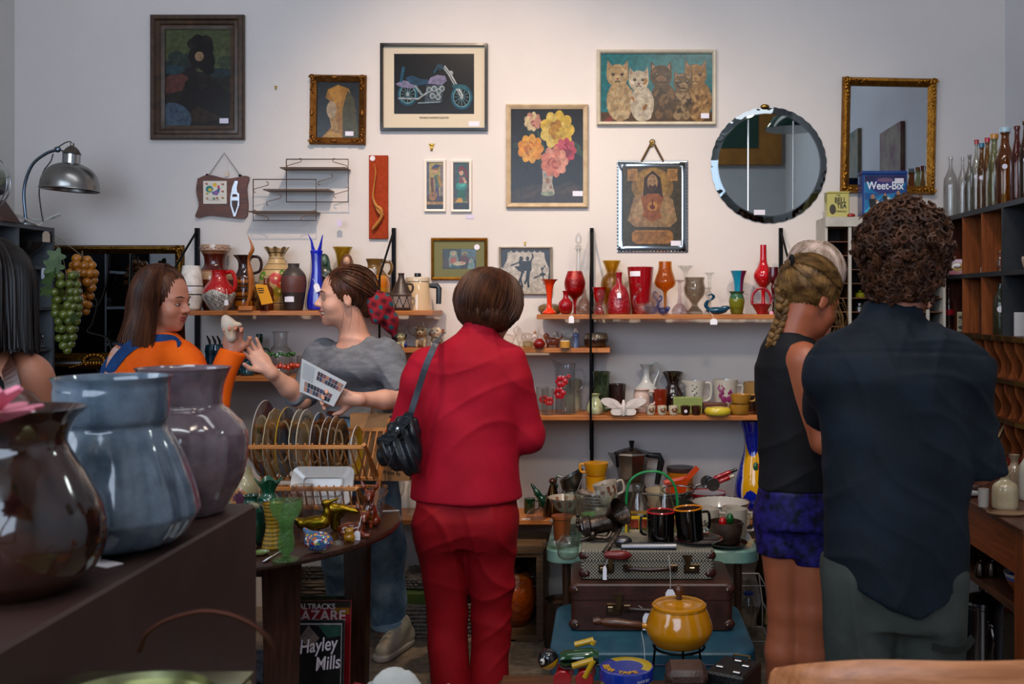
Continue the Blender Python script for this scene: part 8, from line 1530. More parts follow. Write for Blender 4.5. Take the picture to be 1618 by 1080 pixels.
def hand(S,W,D,N,side,curl=.5,s=1,spread=.12,r=.0085):
 W,D,N=Vector(W),Vector(D).normalized(),Vector(N); N=(N-D*N.dot(D)).normalized(); T=N.cross(D)*side
 M=np.array([D,T,N]).T
 S.ell(W+D*.048*s,(.052*s,.04*s,.015*s),R=M,k=.012); S.cap(W-D*.02*s,W+D*.03*s,.026*s,.022*s,k=.015)
 for i,(o,l) in enumerate(((.03,.068),(.01,.076),(-.01,.071),(-.029,.056))):
  p=W+D*(.085-abs(o)*.2)*s+T*o*s; a=0; dd_=(D+T*o*spread/.03*1.0).normalized(); rs=[r*s,r*s,r*.92*s,r*.8*s]
  for j,f in enumerate((.45,.32,.25)):
   a+=curl*(.6,1,.7)[j]; q=p+(dd_*math.cos(a)-N*math.sin(a))*l*f*s; S.cap(p,q,rs[j],rs[j+1],k=.003); p=q
 p=W+D*.02*s+T*.03*s; d1=(D*.62+T*.7-N*.25).normalized(); q=p+d1*.04*s; S.cap(p,q,.0125*s,.0105*s,k=.01); d2=(D*.85+T*.3-N*.35).normalized(); S.cap(q,q+d2*.03*s,.0105*s,.0085*s,k=.004)
def face(par,L,R,O,iris='#3a2c20',brow='#3a241a',lip='#9a4a44',squint=0,teeth=False):
 O=Vector(O); q=lambda *p: tuple(L(*p)-O)
 for sg in(-1,1):
  m=MB(); m.ell(q(.080,sg*.031,.004),(.0115,.0125,.0085 if not squint else .0035),R=R,seg=14,rings=9); ey=m.build('eye',mat('gloss','#cfc8c0',rough=.2),par)
  m=MB(); m.ell(q(.0895,sg*.032,.003),(.0028,.006,.006 if not squint else .003),R=R,seg=10,rings=6); m.build('iris',mat('gloss',iris,rough=.1),ey)
  m=MB(); m.tube([q(.082,sg*.018,.006),q(.0895,sg*.027,.0125-.005*squint),q(.088,sg*.036,.0125-.005*squint),q(.078,sg*.046,.004)],[.0012,.002,.002,.001],6); m.build('eyelid_line',mat('hair','#2a1812'),ey)
  m=MB(); m.tube([q(.094,sg*.014,.032),q(.092,sg*.03,.038),q(.08,sg*.05,.032)],[.003,.0035,.0015],6,flat=.6); m.build('eyebrow',mat('hair',brow),par)
 m=MB(); m.tube([q(.070,-.037,-.042),q(.094,-.018,-.0465),q(.099,0,-.048),q(.094,.018,-.0465),q(.070,.037,-.042)],[.001,.004,.0045,.004,.001],8); m.tube([q(.070,-.037,-.044),q(.091,-.018,-.066 if teeth else -.058),q(.096,0,-.070 if teeth else -.060),q(.091,.018,-.066 if teeth else -.058),q(.070,.037,-.044)],[.001,.004,.005,.004,.001],8); m.build('lips',mat('skin',lip),par)
 if teeth: m=MB(); m.ell(q(.0815,0,-.0565),(.0145,.031,.0075),R=R); m.build('teeth',mat('gloss','#c9c0ac'),par)
def hairbase(par,c,R,O,cc,r,m,extra=None,disp=True,h=.006):
 S=SDF(); A=np.array(R); S.ell(c+R@Vector(cc),r,R=A,k=.02)
 if extra: extra(S,lambda x,y,z:c+R@Vector((x,y,z)),A)
 def dp(V):
  x=(V-np.array(c))@A; an=np.arctan2(x[:,1],x[:,0]); return .0016*np.sin(38*an+6*x[:,2]*20)+.0012*np.sin(71*an-90*x[:,2])
 return organic('hair',S,m,par,h=h,disp=dp if disp else None,origin=O,it=1)
def strands(par,c,R,O,f,n,steps,r,m,seed=0,jit=.004,name='hair_strands'):
 q=random.Random(seed); mb=MB(); O=Vector(O)
 for i in range(n):
  u=(i+q.random())/n; dj=Vector([q.gauss(0,jit) for _ in range(3)]); ph=q.random()*6
  pts=[]
  for t in range(steps+1):
   p=f(u,t/steps,q.random if 0 else None); p=Vector(p)+dj*(.3+.7*t/steps)+Vector((.0015*math.sin(ph+5*t/steps),.0015*math.cos(ph+4*t/steps),0)); pts.append(tuple(c+R@p-O))
  mb.tube(pts,[r*(.35+.65*math.sin(PI*min(.85,.15+.8*t/steps))) for t in range(steps+1)],4)
 return mb.build(name,m,par)
def slerp(a,b,t):
 a,b=Vector(a).normalized(),Vector(b).normalized(); w_=math.acos(max(-1,min(1,a.dot(b))))
 return a if w_<1e-3 else (a*math.sin((1-t)*w_)+b*math.sin(t*w_))/math.sin(w_)
def onfront(rows,x,z,out=.006):
 a=sorted(rows); I=lambda j:float(np.interp(z,[r[0] for r in a],[r[j] for r in a])); cx,cy,rx,ry=I(1),I(2),I(3),I(4); u=max(-.97,min(.97,(x-cx)/rx)); return Vector((x,cy-(ry+out)*math.sqrt(1-u*u),z))
def strip(par,O,pts,w_,m,name,th=.003,up=(0,1,0)):
 pts=cr([tuple(Vector(p)-Vector(O)) for p in pts],5); mb=MB(); rings=[]
 for i,p in enumerate(pts):
  t=(Vector(pts[min(i+1,len(pts)-1)])-Vector(pts[max(i-1,0)])).normalized(); s_=t.cross(Vector(up)).normalized(); n_=s_.cross(t).normalized(); p=Vector(p)
  rings.append([tuple(p+s_*w_/2*a+n_*th*b) for a,b in((-1,-1),(1,-1),(1,1),(-1,1))])
 mb.loft(rings,True,True); return mb.build(name,m,par,smooth=False)
def shoe(par,O,toe,heel,m,sole,name='shoe',s=1):
 t,h_=Vector(toe),Vector(heel); S=SDF(); d_=(t-h_).normalized()
 S.cap(h_+Vector((0,0,.045)),t-d_*.045+Vector((0,0,.04)),.036,.036,k=.02).cap(h_+Vector((0,0,.05)),h_+d_*.04+Vector((0,0,.11)),.037,.042,k=.03).cap(t-d_*.1+Vector((0,0,.06)),h_+d_*.06+Vector((0,0,.1)),.034,.04,k=.03)
 o=organic(name,S,m,par,h=.005,origin=O,cut=[((0,0,.014),(0,0,-1))])
 S=SDF(); S.cap(h_+Vector((0,0,.02)),t-d_*.04+Vector((0,0,.02)),.042,.044,k=.02); organic('sole',S,sole,o,h=.005,origin=O,cut=[((0,0,.03),(0,0,1)),((0,0,.001),(0,0,-1))]); return o
# ------------------------------------------------ woman in red
def red():
 d=3.77; q=lambda x,y,o=0:P(x,y,d+o)*1; Q=lambda x,y,o=0: Vector((Wx(x,d),d+o,Wz(y,d))); O=(Wx(745,d),d,0)
 hc=Q(774,486,.03); R=rotm(.80,.34,.0); S=SDF(); L=headp(S,hc,R,1.0,neck=Q(762,522,.0))
 S.stk([(.80,Wx(738,d),d,.17,.13),(1.0,Wx(740,d),d,.15,.11),(1.2,Wx(745,d),d,.16,.11),(1.33,Wx(748,d),d,.14,.08)],k=.05)
 for pts,rs in (([Q(668,582),Q(640,685,.04),Q(700,700,.27)],[.045,.04,.028]),([Q(806,580),Q(832,690,.04),Q(790,700,.27)],[.045,.04,.028])): S.chain(pts,rs,k=.03)
 hand(S,Q(700,700,.27),(.6,.7,.1),(0,0,1),-1,.7); hand(S,Q(790,700,.27),(-.6,.7,.1),(0,0,1),1,.7)
 for a in([Q(700,820),Q(706,980,.0),Q(712,1085)],[Q(772,820),Q(775,980),Q(772,1085)]): S.chain(a,[.075,.045,.035],k=.03)
 body=organic('person',S,SK('#a87058','#b57f66'),None,h=.0065,origin=O); tag(body,'woman in red jacket and trousers seen from behind, browsing, black handbag on shoulder','person')
 face(body,L,R,O)
 J=[(.762,Wx(738,d),d,.212,.175),(.85,Wx(738,d),d,.205,.165),(.97,Wx(738,d),d,.195,.15),(1.16,Wx(744,d),d,.195,.14),(1.28,Wx(744,d),d,.185,.125),(1.34,Wx(748,d),d,.135,.1),(1.385,Wx(758,d),d,.08,.08),(1.42,Wx(762,d),d,.066,.068)]
 S=SDF(); S.stk(J,k=.045); 
 S.chain([Q(672,574),Q(664,600)],[.066,.07],k=.05).cap(Q(664,600),Q(636,690,.03),.068,.062,k=.03).cap(Q(636,690,.03),Q(672,712,.24),.06,.052,k=.03,flat=True)
 S.chain([Q(806,570),Q(812,596)],[.066,.068],k=.05).cap(Q(812,596),Q(832,690,.03),.066,.062,k=.03).cap(Q(832,690,.03),Q(806,712,.24),.062,.055,k=.03,flat=True)
 S.cap(Q(762,516,-.01),Q(764,509,.0),.066,.064,k=.01,flat=True)
 red_=mat('fabric','#92051c','#a30a26',scale=6,rough=.75,bump=.12,bscale=220)
 organic('jacket',S,red_,body,h=.007,disp=lambda V:wr(.0065,9,5,8,1)(V)+cr_f(.007,17,4,5,2,1)(V)+cr_f(.005,-9,5,12,3,2)(V),origin=O)
 T_=[(.60,Wx(737,d),d,.165,.12),(.66,Wx(737,d),d,.19,.15),(.70,Wx(737,d),d,.196,.16),(.78,Wx(737,d),d,.18,.145)]
 S=SDF(); S.stk(T_,k=.05)
 for x0,x1,x2 in((697,706,711),(776,776,773)): S.cap(Q(x0,826,-.01),Q(x1,970,.02),.108,.076,k=.012).cap(Q(x1,970,.02),Q(x2,1099),.076,.074,k=.012,flat=True)
 for x in(700,772): S.ell(Q(x,825,-.075),(.09,.07,.1),k=.06)
 organic('trousers',S,mat('fabric','#860612','#930a18',scale=6,rough=.7,bump=.08,bscale=240),body,h=.007,disp=lambda V:wr(.005,8,4,11,2,1)(V)+cr_f(.008,16,3,7,2,5)(V)+cr_f(.006,12,3,-11,3,3)(V),origin=O)
 for x in(713,772): shoe(body,O,(Wx(x+2,d),d+.21,0),(Wx(x,d),d+.01,0),mat('leather','#141212'),mat('plastic','#0c0c0c'))
 hm=mat('hair','#2a140b','#4a2a18',scale=30,rough=.5,stretch=(1,1,.2))
 def ex(S,L_,A): S.ell(L_(-.02,0,-.035),(.108,.118,.07),R=A,k=.04).ell(L_(.1,0,-.06),(.07,.055,.11),R=A,k=.01,neg=True)
 hairbase(body,hc,R,O,(-.015,0,.04),(.116,.108,.108),hm,ex)
 def f(u,t,_):
  ph=math.radians(42+276*u); el=math.radians(86-100*min(t/.75,1)); k=1.0 if t<.75 else 1-.25*((t-.75)/.25)**2
  z=.035+.112*math.sin(el) if t<.7 else .035+.112*math.sin(math.radians(86-100*.7/.75))-(t-.7)*.27
  rr=math.cos(el) if t<.6 else math.cos(math.radians(86-100*.6/.75))*1.04
  return ((-.018+.124*rr*math.cos(ph)*k),.120*rr*math.sin(ph)*k,z)
 strands(body,hc,R,O,f,620,12,.0030,hm,3,.004)
 g=MB(); O_=Vector(O); g.tube([tuple(L(.105,-.035,.0)+R@Vector((.006*math.cos(a)*0,.02*math.cos(a),.018*math.sin(a)))-O_) for a in np.linspace(0,2*PI,20)[:-1]],.0012,5,closed=True); g.tube([tuple(L(.1,-.056,.005)-O_),tuple(L(.0,-.088,.012)-O_)],.0015,5); g.build('glasses',mat('metal','#1c1816',rough=.3),body)
 s_=MB(); s_.tube([tuple(Vector((Wx(762,d)+.068*math.cos(a),d+.07*math.sin(a),1.424+.006*math.cos(a)))-O_) for a in np.linspace(0,2*PI,30)[:-1]],.004,6,closed=True,col='#1c1010'); s_.build('collar_trim',mat('fabric','#1a0c10'),body)
 return body,J
rw,RJ=red()
# black shoulder bag
d=3.60; O=P(636,705,d); Q=lambda x,y,o=0:P(x,y,d+o); S=SDF(); lb=mat('leather','#0c0d11','#16181e',scale=12,rough=.28,bump=.15,bscale=90)
S.chain([Q(612,724),Q(652,738)],[.026,.028],k=.03).chain([Q(614,700),Q(650,712)],[.034,.036],k=.04).chain([Q(628,676),Q(652,684)],[.034,.036],k=.04).chain([Q(642,660),Q(652,664)],[.02,.02],k=.03).cap(Q(615,716),Q(650,728),.034,.034,k=.03)
o=organic('handbag',S,lb,None,h=.005,disp=lambda V:.0045*np.sin(150*V[:,0]+60*V[:,2])+wr(.002,30,10,10)(V),origin=O); tag(o,'black leather shoulder bag hanging at the left side of the woman in red','bag')
strip(o,O,[Q(647,664,-.0),Q(650,650,-.01),Q(660,618,-.01),Q(674,575,-.02),Q(688,543,.0),Vector(P(694,531,3.70)),Vector(P(700,527,3.80))],.022,mat('leather','#30343c',rough=.4),'strap')
m=MB(); f_=[(596,694),(618,676),(640,652),(652,652),(650,664),(634,682),(612,704)]; m.loft([[tuple(P(x,y,yy)-O) for x,y in f_] for yy in(3.548,3.556)],True,True); m.build('flap',lb,o,smooth=False)
m=MB(); m.tube([tuple(P(x,y,3.552)-O) for x,y in((640,662),(646,674),(634,690),(622,712),(614,736))],.0015,5); m.build('zip',mat('metal','#7a7a80',rough=.2),o)
m=MB(); m.ell(tuple(P(628,680,3.545)-O),(.008,.003,.014)); m.build('zip_pull',mat('metal','#a0a4ac',rough=.15),o)
m=MB(); m.tube([tuple(P(690,537,3.68)-O+Vector((.018*math.cos(a),0,.014*math.sin(a)))) for a in np.linspace(0,2*PI,16)[:-1]],.003,6,closed=True); m.build('strap_buckle',mat('metal','#a08a60',rough=.2),o)
# ------------------------------------------------ smiling woman in grey
def grey():
 d=4.2; Q=lambda x,y,o=0: P(x,y,d+o); O=(Wx(560,d),d,0); hc=Q(543,473,.02); R=rotm(PI+.36,.02,0); S=SDF()
 L=headp(S,hc,R,1.0,neck=Q(562,536,.05),smile=1)
 S.stk([(.86,Wx(575,d),d+.06,.15,.11),(1.05,Wx(565,d),d+.06,.125,.10),(1.2,Wx(560,d),d+.06,.14,.1),(1.30,Wx(562,d),d+.05,.12,.07),(1.335,Wx(562,d),d+.05,.07,.055)],k=.05)
 eR,wR=Q(476,630,.0),Q(424,584,-.14); eL,wL=Q(636,632,-.10),Q(560,630,-.27)
 S.chain([Q(506,560,.12),eR],[.05,.043],k=.03); S.chain([eR,(eR*.6+wR*.4),wR],[.041,.038,.024],k=.02)
 S.chain([Q(614,562,-.03),eL],[.05,.043],k=.03); S.chain([eL,(eL*.6+wL*.4),wL],[.041,.038,.024],k=.02)
 hand(S,wR,(-.62,-.05,.78),(-.45,.75,-.3),-1,.22,spread=.2)
 hand(S,wL,(-.92,-.05,.12),(.05,.9,.3),-1,.85,r=.009)
 for a in([Q(590,720,.05),Q(606,870,.08),Q(617,1000,.12)],[Q(550,720,.1),Q(540,870,.18),Q(546,970,.28)]): S.chain(a,[.085,.06,.04],k=.03)
 body=organic('person',S,SK('#c08a74','#cc9a84'),None,h=.0048,origin=O); tag(body,'smiling woman in grey top and jeans in profile, holding leaflets, reaching out a hand','person')
 face(body,L,R,O,squint=1,teeth=True,lip='#a0504c',brow='#4a2a1a')
 G_=[(1.02,Wx(566,d),d+.06,.150,.128),(1.06,Wx(566,d),d+.06,.145,.122),(1.15,Wx(562,d),d+.055,.155,.125),(1.22,Wx(560,d),d+.045,.165,.135),(1.29,Wx(562,d),d+.05,.15,.1),(1.325,Wx(562,d),d+.05,.1,.08),(1.36,Wx(562,d),d+.05,.07,.065)]
 S=SDF(); S.stk(G_,k=.04); S.ell(Q(548,580,-.05),(.07,.06,.055),k=.05); S.ell(Q(582,582,-.05),(.07,.06,.055),k=.05)
 S.cap(Q(512,556,.1),Q(503,566,.1),.062,.062,k=.05).cap(Q(503,566,.1),Q(478,626,.02),.060,.055,k=.03,flat=True).cap(Q(478,626,.02),Q(462,622,-.04),.054,.05,k=.03,flat=True)
 S.cap(Q(608,556,-.0),Q(616,568,-.02),.064,.064,k=.05).cap(Q(616,568,-.02),Q(634,622,-.09),.064,.060,k=.03,flat=True)
 S.ell(Q(545,523,.0),(.088,.1,.075),k=.012,neg=True)
 gm_=mat('fabric','#5c5f66','#70737a',scale=18,rough=.85,bump=.3,bscale=160,stretch=(1,1,3))
 organic('grey_top',S,gm_,body,h=.006,disp=lambda V:wr(.0035,14,6,16,1,1)(V)+cr_f(.007,12,5,22,3,3)(V),origin=O)
 S=SDF(); S.stk([(.80,Wx(578,d),d+.07,.165,.13),(.92,Wx(575,d),d+.065,.155,.125),(1.02,Wx(568,d),d+.06,.135,.115)],k=.04)
 for pts in([Q(592,720,.05),Q(606,860,.08),Q(616,984,.12)],[Q(552,720,.1),Q(540,860,.18),Q(545,984,.28)]): S.cap(pts[0],pts[1],.1,.088,k=.03).cap(pts[1],pts[2],.088,.074,k=.03,flat=True)
 dn=mat('fabric','#4a6a86','#86a0b4',scale=9,rough=.8,bump=.2,bscale=200)
 j=organic('jeans',S,dn,body,h=.007,disp=lambda V:wr(.006,10,6,18,0,1)(V)+wr(.003,25,8,32,0,5)(V),origin=O)
 for x,o_ in((616,.12),(545,.28)):
  c=Q(x,984,o_)-Vector(O); m=MB(); m.lathe([(.070,-.02),(.078,-.014),(.08,.0),(.078,.016),(.07,.022)],28,M=Matrix.Translation(c)); m.build('rolled_cuff',mat('fabric','#7c9ab0','#8eaabe',scale=20),j)
 c=Q(569,650,.06)-Vector(O); m=MB(); m.lathe([(.139,-.012),(.142,0),(.139,.012)],48,M=Matrix.Translation(c),sy=.87); m.build('belt',mat('leather','#4a2014',rough=.4),body)
 shoe(body,O,(Wx(603,4.2),4.14,0),(Wx(628,4.2),4.36,0),mat('leather','#a89c88','#b8ac98',scale=20,rough=.5),mat('plastic','#b4aa9c'))
 sb=[o for o in bpy.data.objects if o.name.startswith('shoe')][-1]
 for i in range(5): 
  t=.3+.12*i; p=Vector((Wx(603,4.2),4.14,0)).lerp(Vector((Wx(628,4.2),4.36,0)),t)-Vector(O); z=.075+.06*(t-.2)*1.3; m=MB(); m.tube([tuple(p+Vector((-.03,0,z-.012))),tuple(p+Vector((0,-.006,z+.012))),tuple(p+Vector((.03,.0,z-.012)))],.0028,6); m.build('lace',mat('fabric','#c4bcb0'),sb)
 shoe(body,O,(Wx(540,4.4),4.38,0),(Wx(547,4.4),4.58,0),mat('leather','#a89c88'),mat('plastic','#b4aa9c'))
 hm=mat('hair','#28130b','#4e2c1a',scale=30,rough=.4,stretch=(1,1,.3))
 def ex(S,L_,A): S.ell(L_(-.105,-.0,-.02),(.05,.05,.06),R=A,k=.04)
 hairbase(body,hc,R,O,(-.028,0,.050),(.108,.090,.098),hm,ex)
 def f(u,t,_):
  ph=math.radians(-112+224*u); s0=Vector((math.cos(ph)*.82+.1,math.sin(ph)*.95,.55 if abs(ph)<.8 else .55-.75*(abs(ph)-.8)/1.15)); e0=Vector((-1,.12*math.sin(ph),-.55)); dv=slerp(s0,e0,t)
  return Vector((-.035,0,.05))+Vector((dv.x*.110,dv.y*.092,dv.z*.101))
 strands(body,hc,R,O,f,420,12,.0026,hm,5,.003)
 m=MB(); q_=random.Random(4)
 for i in range(3):
  a0=L(-.01+q_.uniform(-.03,.04),.082,-.0+q_.uniform(-.03,.02))-Vector(O); m.tube(cr([tuple(a0),tuple(a0+Vector((q_.uniform(-.01,.02),-.01,-.05))),tuple(a0+Vector((q_.uniform(-.02,.03),-.0,-.10)))],4),.0006,4)
 m.build('loose_hair',hm,body)
 S=SDF(); b=lambda x,y,z:L(x,y,z); S.chain([b(-.1,.02,.03),b(-.15,.01,-.02),b(-.19,.0,-.10),b(-.21,0,-.16)],[.03,.042,.035,.012],k=.03); S.chain([b(-.11,.04,-.01),b(-.13,.05,-.08)],[.03,.03],k=.03)
 cols=[lin(c) for c in('#4a0c18','#6a1220','#8a1c28','#7a1828','#14505a')]
 def sc(V): i=((np.sin(V[:,0]*150+V[:,2]*60)+np.sin(V[:,2]*130-V[:,0]*50)+2)/4*4.99).astype(int); return np.array(cols)[i]
 organic('hair_scarf',S,mat('fabric','vc',rough=.8),body,h=.006,disp=wr(.004,30,10,20),origin=O,color=sc)
 S=SDF(); S.ell(b(-.002,.089,-.028),.004,k=.001); organic('earring',S,mat('metal','#c0b090',rough=.2),body,h=.002,origin=O)
 return body,L
gw,gL=grey()
# leaflets in hand
d=3.885; O=P(512,600,d); e=None
for i,(c4,lab) in enumerate(((((477,566),(548,604),(527,642),(473,618)),'white printed leaflet with photo strips, front one in the hand of the woman in grey'),(((490,570),(558,606),(545,626),(500,600)),'clear plastic sleeve behind the printed leaflet'))):
 dd_=d+.008*i; cn=[P(x,y,dd_) for x,y in c4]; oo=sum(cn,Vector())/4; m=MB(); m.loft([[tuple(p-oo+Vector((0,yy,0))) for p in cn] for yy in(0,.0012)],True,True)
 o=m.build('leaflet',mat('paper','#b8bcc0') if i==0 else GL('#d8dce0'),None,oo,smooth=False); tag(o,lab,'leaflet')
 if i==0:
  def bl(u,v): return (cn[0]*(1-u)+cn[1]*u)*(1-v)+(cn[3]*(1-u)+cn[2]*u)*v-oo+Vector((0,-.0008,0))
  m=MB(); q_=random.Random(2)
  for (u0,v0,u1,v1) in((.38,.12,.98,.42),(.12,.62,.85,.94)):
   for a_ in range(9):
    for b_ in range(2):
     ua,ub=u0+(u1-u0)*a_/9,u0+(u1-u0)*(a_+.9)/9; va,vb=v0+(v1-v0)*b_/2,v0+(v1-v0)*(b_+.9)/2
     m.add([tuple(bl(ua,va)),tuple(bl(ub,va)),tuple(bl(ub,vb)),tuple(bl(ua,vb))],[(0,3,2,1)],q_.choice(['#3a2430','#6a3a44','#2c3450','#8a6a60','#1c1c28','#a06a50']))
  for a_ in range(9): m.add([tuple(bl(.04,.1+.055*a_)),tuple(bl(.32,.1+.055*a_)),tuple(bl(.32,.115+.055*a_)),tuple(bl(.04,.115+.055*a_))],[(0,3,2,1)],'#6a7078')
  m.build('printed_area',VM(.6),o,smooth=False)
# paper carrier bag
d=4.07; e=E('paper_bag','brown paper carrier bag with dark printing hanging from the arm of the woman in grey','bag',P(604,757,d)); kp=mat('paper','#a5784c','#b58a5c',scale=5,bump=.2,bscale=14); k=d/F
m=MB(); W0,W1,H_=46*k,48*k,104*k
def ring(w_,z,dp): return [(-w_,-dp,z),(-w_*.3,-dp-.003,z+.001),(w_*.4,-dp-.002,z),(w_,-dp,z),(w_+.002,0,z),(w_,dp,z),(0,dp,z),(-w_,dp,z),(-w_-.002,0,z)]
m.loft([ring(W0,0,.035),ring(W0+.003,H_*.3,.034),ring(W1,H_*.7,.028),ring(W1+.002,H_,.022),ring(W1-.001,H_,.019),ring(W0,.004,.03)],True,True); m.build('body',kp,e,smooth=False)
text('R',e,(14*k,-.037,52*k),.14,'#1c1a1c',rot=(PI/2,-.5,0),bold=.003); text('2',e,(20*k,-.037,84*k),.12,'#1c1a1c',rot=(PI/2,.35,0),bold=.003); text('I',e,(12*k,-.037,28*k),.08,'#1c1a1c',rot=(PI/2,PI/2,0),bold=.003); text('boutique fo',e,(12*k,-.0378,14*k),.022,'#2a2420',rot=(PI/2,.14,0))
for y in(-.02,.02):
 pts=cr([(-16*k,y,H_*.96),(-12*k,y,H_+22*k),(4*k,y-.01,H_+33*k),(28*k,y,H_+22*k),(34*k,y,H_*.96)],6); m=MB(); m.tube(pts,.0028,6); m.build('paper_handle',mat('paper','#8a6440'),e)
# ------------------------------------------------ woman in orange
def orange():
 d=4.12; Q=lambda x,y,o=0: P(x,y,d+o); O=(Wx(245,d),d,0); hc=Q(261,478); R=rotm(-.22,.14,0); S=SDF()
 L=headp(S,hc,R,1.0,neck=Q(248,532,.02),smile=0)
 OJ=[(.70,Wx(245,d),d,.19,.15),(.9,Wx(245,d),d,.175,.14),(1.08,Wx(243,d),d,.185,.14),(1.2,Wx(243,d),d,.19,.14),(1.28,Wx(246,d),d,.17,.12),(1.33,Wx(248,d),d,.12,.1),(1.375,Wx(250,d),d,.07,.07)]
 S.stk([(z,x,y,rx-.025,ry-.025) for z,x,y,rx,ry in OJ],k=.04)
 el,wr_=Q(334,640,-.16),Q(366,558,-.12)
 S.chain([Q(288,568,-.08),el,wr_],[.05,.042,.026],k=.03); S.chain([Q(215,570,.1),Q(225,660,.18)],[.05,.042],k=.03)
 hand(S,wr_,(.12,-.1,1),(-.25,1,.1),1,.9)
 S.chain([Q(225,760),Q(225,900),Q(225,1005)],[.09,.06,.045],k=.03).chain([Q(262,760),Q(262,900),Q(262,1005)],[.09,.06,.045],k=.03)
 body=organic('person',S,SK('#b07058','#bc8068'),None,h=.0055,origin=O); tag(body,'laughing woman in orange top and denim overalls, brown shoulder length hair, arm raised','person')
 face(body,L,R,O,squint=1,lip='#8a3a38',brow='#2c1810')
 S=SDF(); S.stk(OJ[2:],k=.04); S.cap(Q(282,562,-.08),Q(292,575,-.09),.07,.07,k=.05).cap(Q(292,575,-.09),el,.07,.06,k=.03).cap(el,wr_+(wr_-el).normalized()*.01,.056,.05,k=.03,flat=True); S.cap(Q(214,560,.08),Q(222,650,.15),.066,.06,k=.04)
 om=mat('fabric','#d85204','#e86408',scale=6,rough=.75,bump=.08,bscale=200)
 organic('orange_top',S,om,body,h=.0065,disp=lambda V:wr(.006,14,5,9,1,1)(V)+cr_f(.008,26,5,10,3,2)(V),origin=O)
 S=SDF(); S.stk([(.62,Wx(245,d),d,.2,.16),(.75,Wx(245,d),d,.2,.16),(.9,Wx(245,d),d,.185,.15),(1.09,Wx(243,d),d,.192,.148),(1.13,Wx(243,d),d,.192,.148)],k=.02)
 for x in(222,265): S.cap(Q(x,760),Q(x,900),.105,.09,k=.03).cap(Q(x,900),Q(x,1020),.09,.075,k=.03,flat=True)
 dn=mat('fabric','#12305c','#1e4478',scale=14,rough=.8,bump=.2,bscale=200); ov=organic('overalls',S,dn,body,h=.008,disp=wr(.004,12,6,14),origin=O)
 for x in(222,265): shoe(body,O,(Wx(x,d)+.12,d,0),(Wx(x,d)-.06,d+.0,0),mat('leather','#2a1c18'),mat('plastic','#1a1414'))
 of=lambda x,y,o_=.008: onfront(OJ,Wx(x,d),Wz(y,d),o_)
 strip(ov,O,[of(182,606,.012),of(192,586,.012),of(208,562,.012),of(228,543,.012),of(252,537,.012)+Vector((0,.01,.004)),Q(270,537,-.09),Q(282,548,-.135)],.042,dn,'denim_strap')
 strip(ov,O,[of(172,604,.012),of(176,580,.012),of(188,556,.012)+Vector((0,.03,0)),of(204,538,.012)+Vector((0,.06,0))],.045,dn,'denim_strap')
 strip(ov,O,[of(190,606,.004),of(195,585,.004),of(196,560,.004),of(200,548,.004)],.05,mat('fabric','#b8aca8','#c06a3c',scale=40),'floral_lining')
 hm=mat('hair','#2c160e','#5a3420',scale=26,rough=.42,stretch=(1,1,.2))
 def ex(S,L_,A): S.ell(L_(-.06,0,-.05),(.075,.095,.11),R=A,k=.04).ell(L_(.105,0,-.05),(.085,.07,.125),R=A,k=.01,neg=True)
 hairbase(body,hc,R,O,(-.03,0,.045),(.108,.094,.106),hm,ex)
 def f(u,t,_):
  ph=math.radians(56+248*u); el_=math.radians(86-96*min(t/.55,1)); 
  if t<.5: z=.045+.111*math.sin(el_)
  else: z=.045+.111*math.sin(math.radians(86-96*.5/.55))-(t-.5)*.44
  rr=math.cos(el_) if t<.5 else math.cos(math.radians(86-96*.5/.55))*(1+.02*math.sin(6*t))+ (t-.5)*.35+.03*math.sin(14*t+9*u)
  return ((-.030+.112*rr*math.cos(ph)),.100*rr*math.sin(ph)*(1+.0*t),z)
 strands(body,hc,R,O,f,560,14,.0028,hm,8,.004)
 return body,wr_
ow,oW=orange()
c=oW+Vector((.012,-.035,.085)); S=SDF(); S.chain([c+Vector((0,0,-.02)),c+Vector((-.01,0,.03)),c+Vector((-.025,-.0,.055))],[.02,.024,.016],k=.02).ell(c+Vector((.022,0,.03)),(.02,.015,.012),k=.01)
o=organic('wrapped_ornament',S,mat('paper','#b8b4ac','#c8a888',scale=20),None,h=.004,disp=wr(.002,60,40,50),origin=c); tag(o,'small white paper wrapped ornament in the raised hand of the woman in orange','ornament')
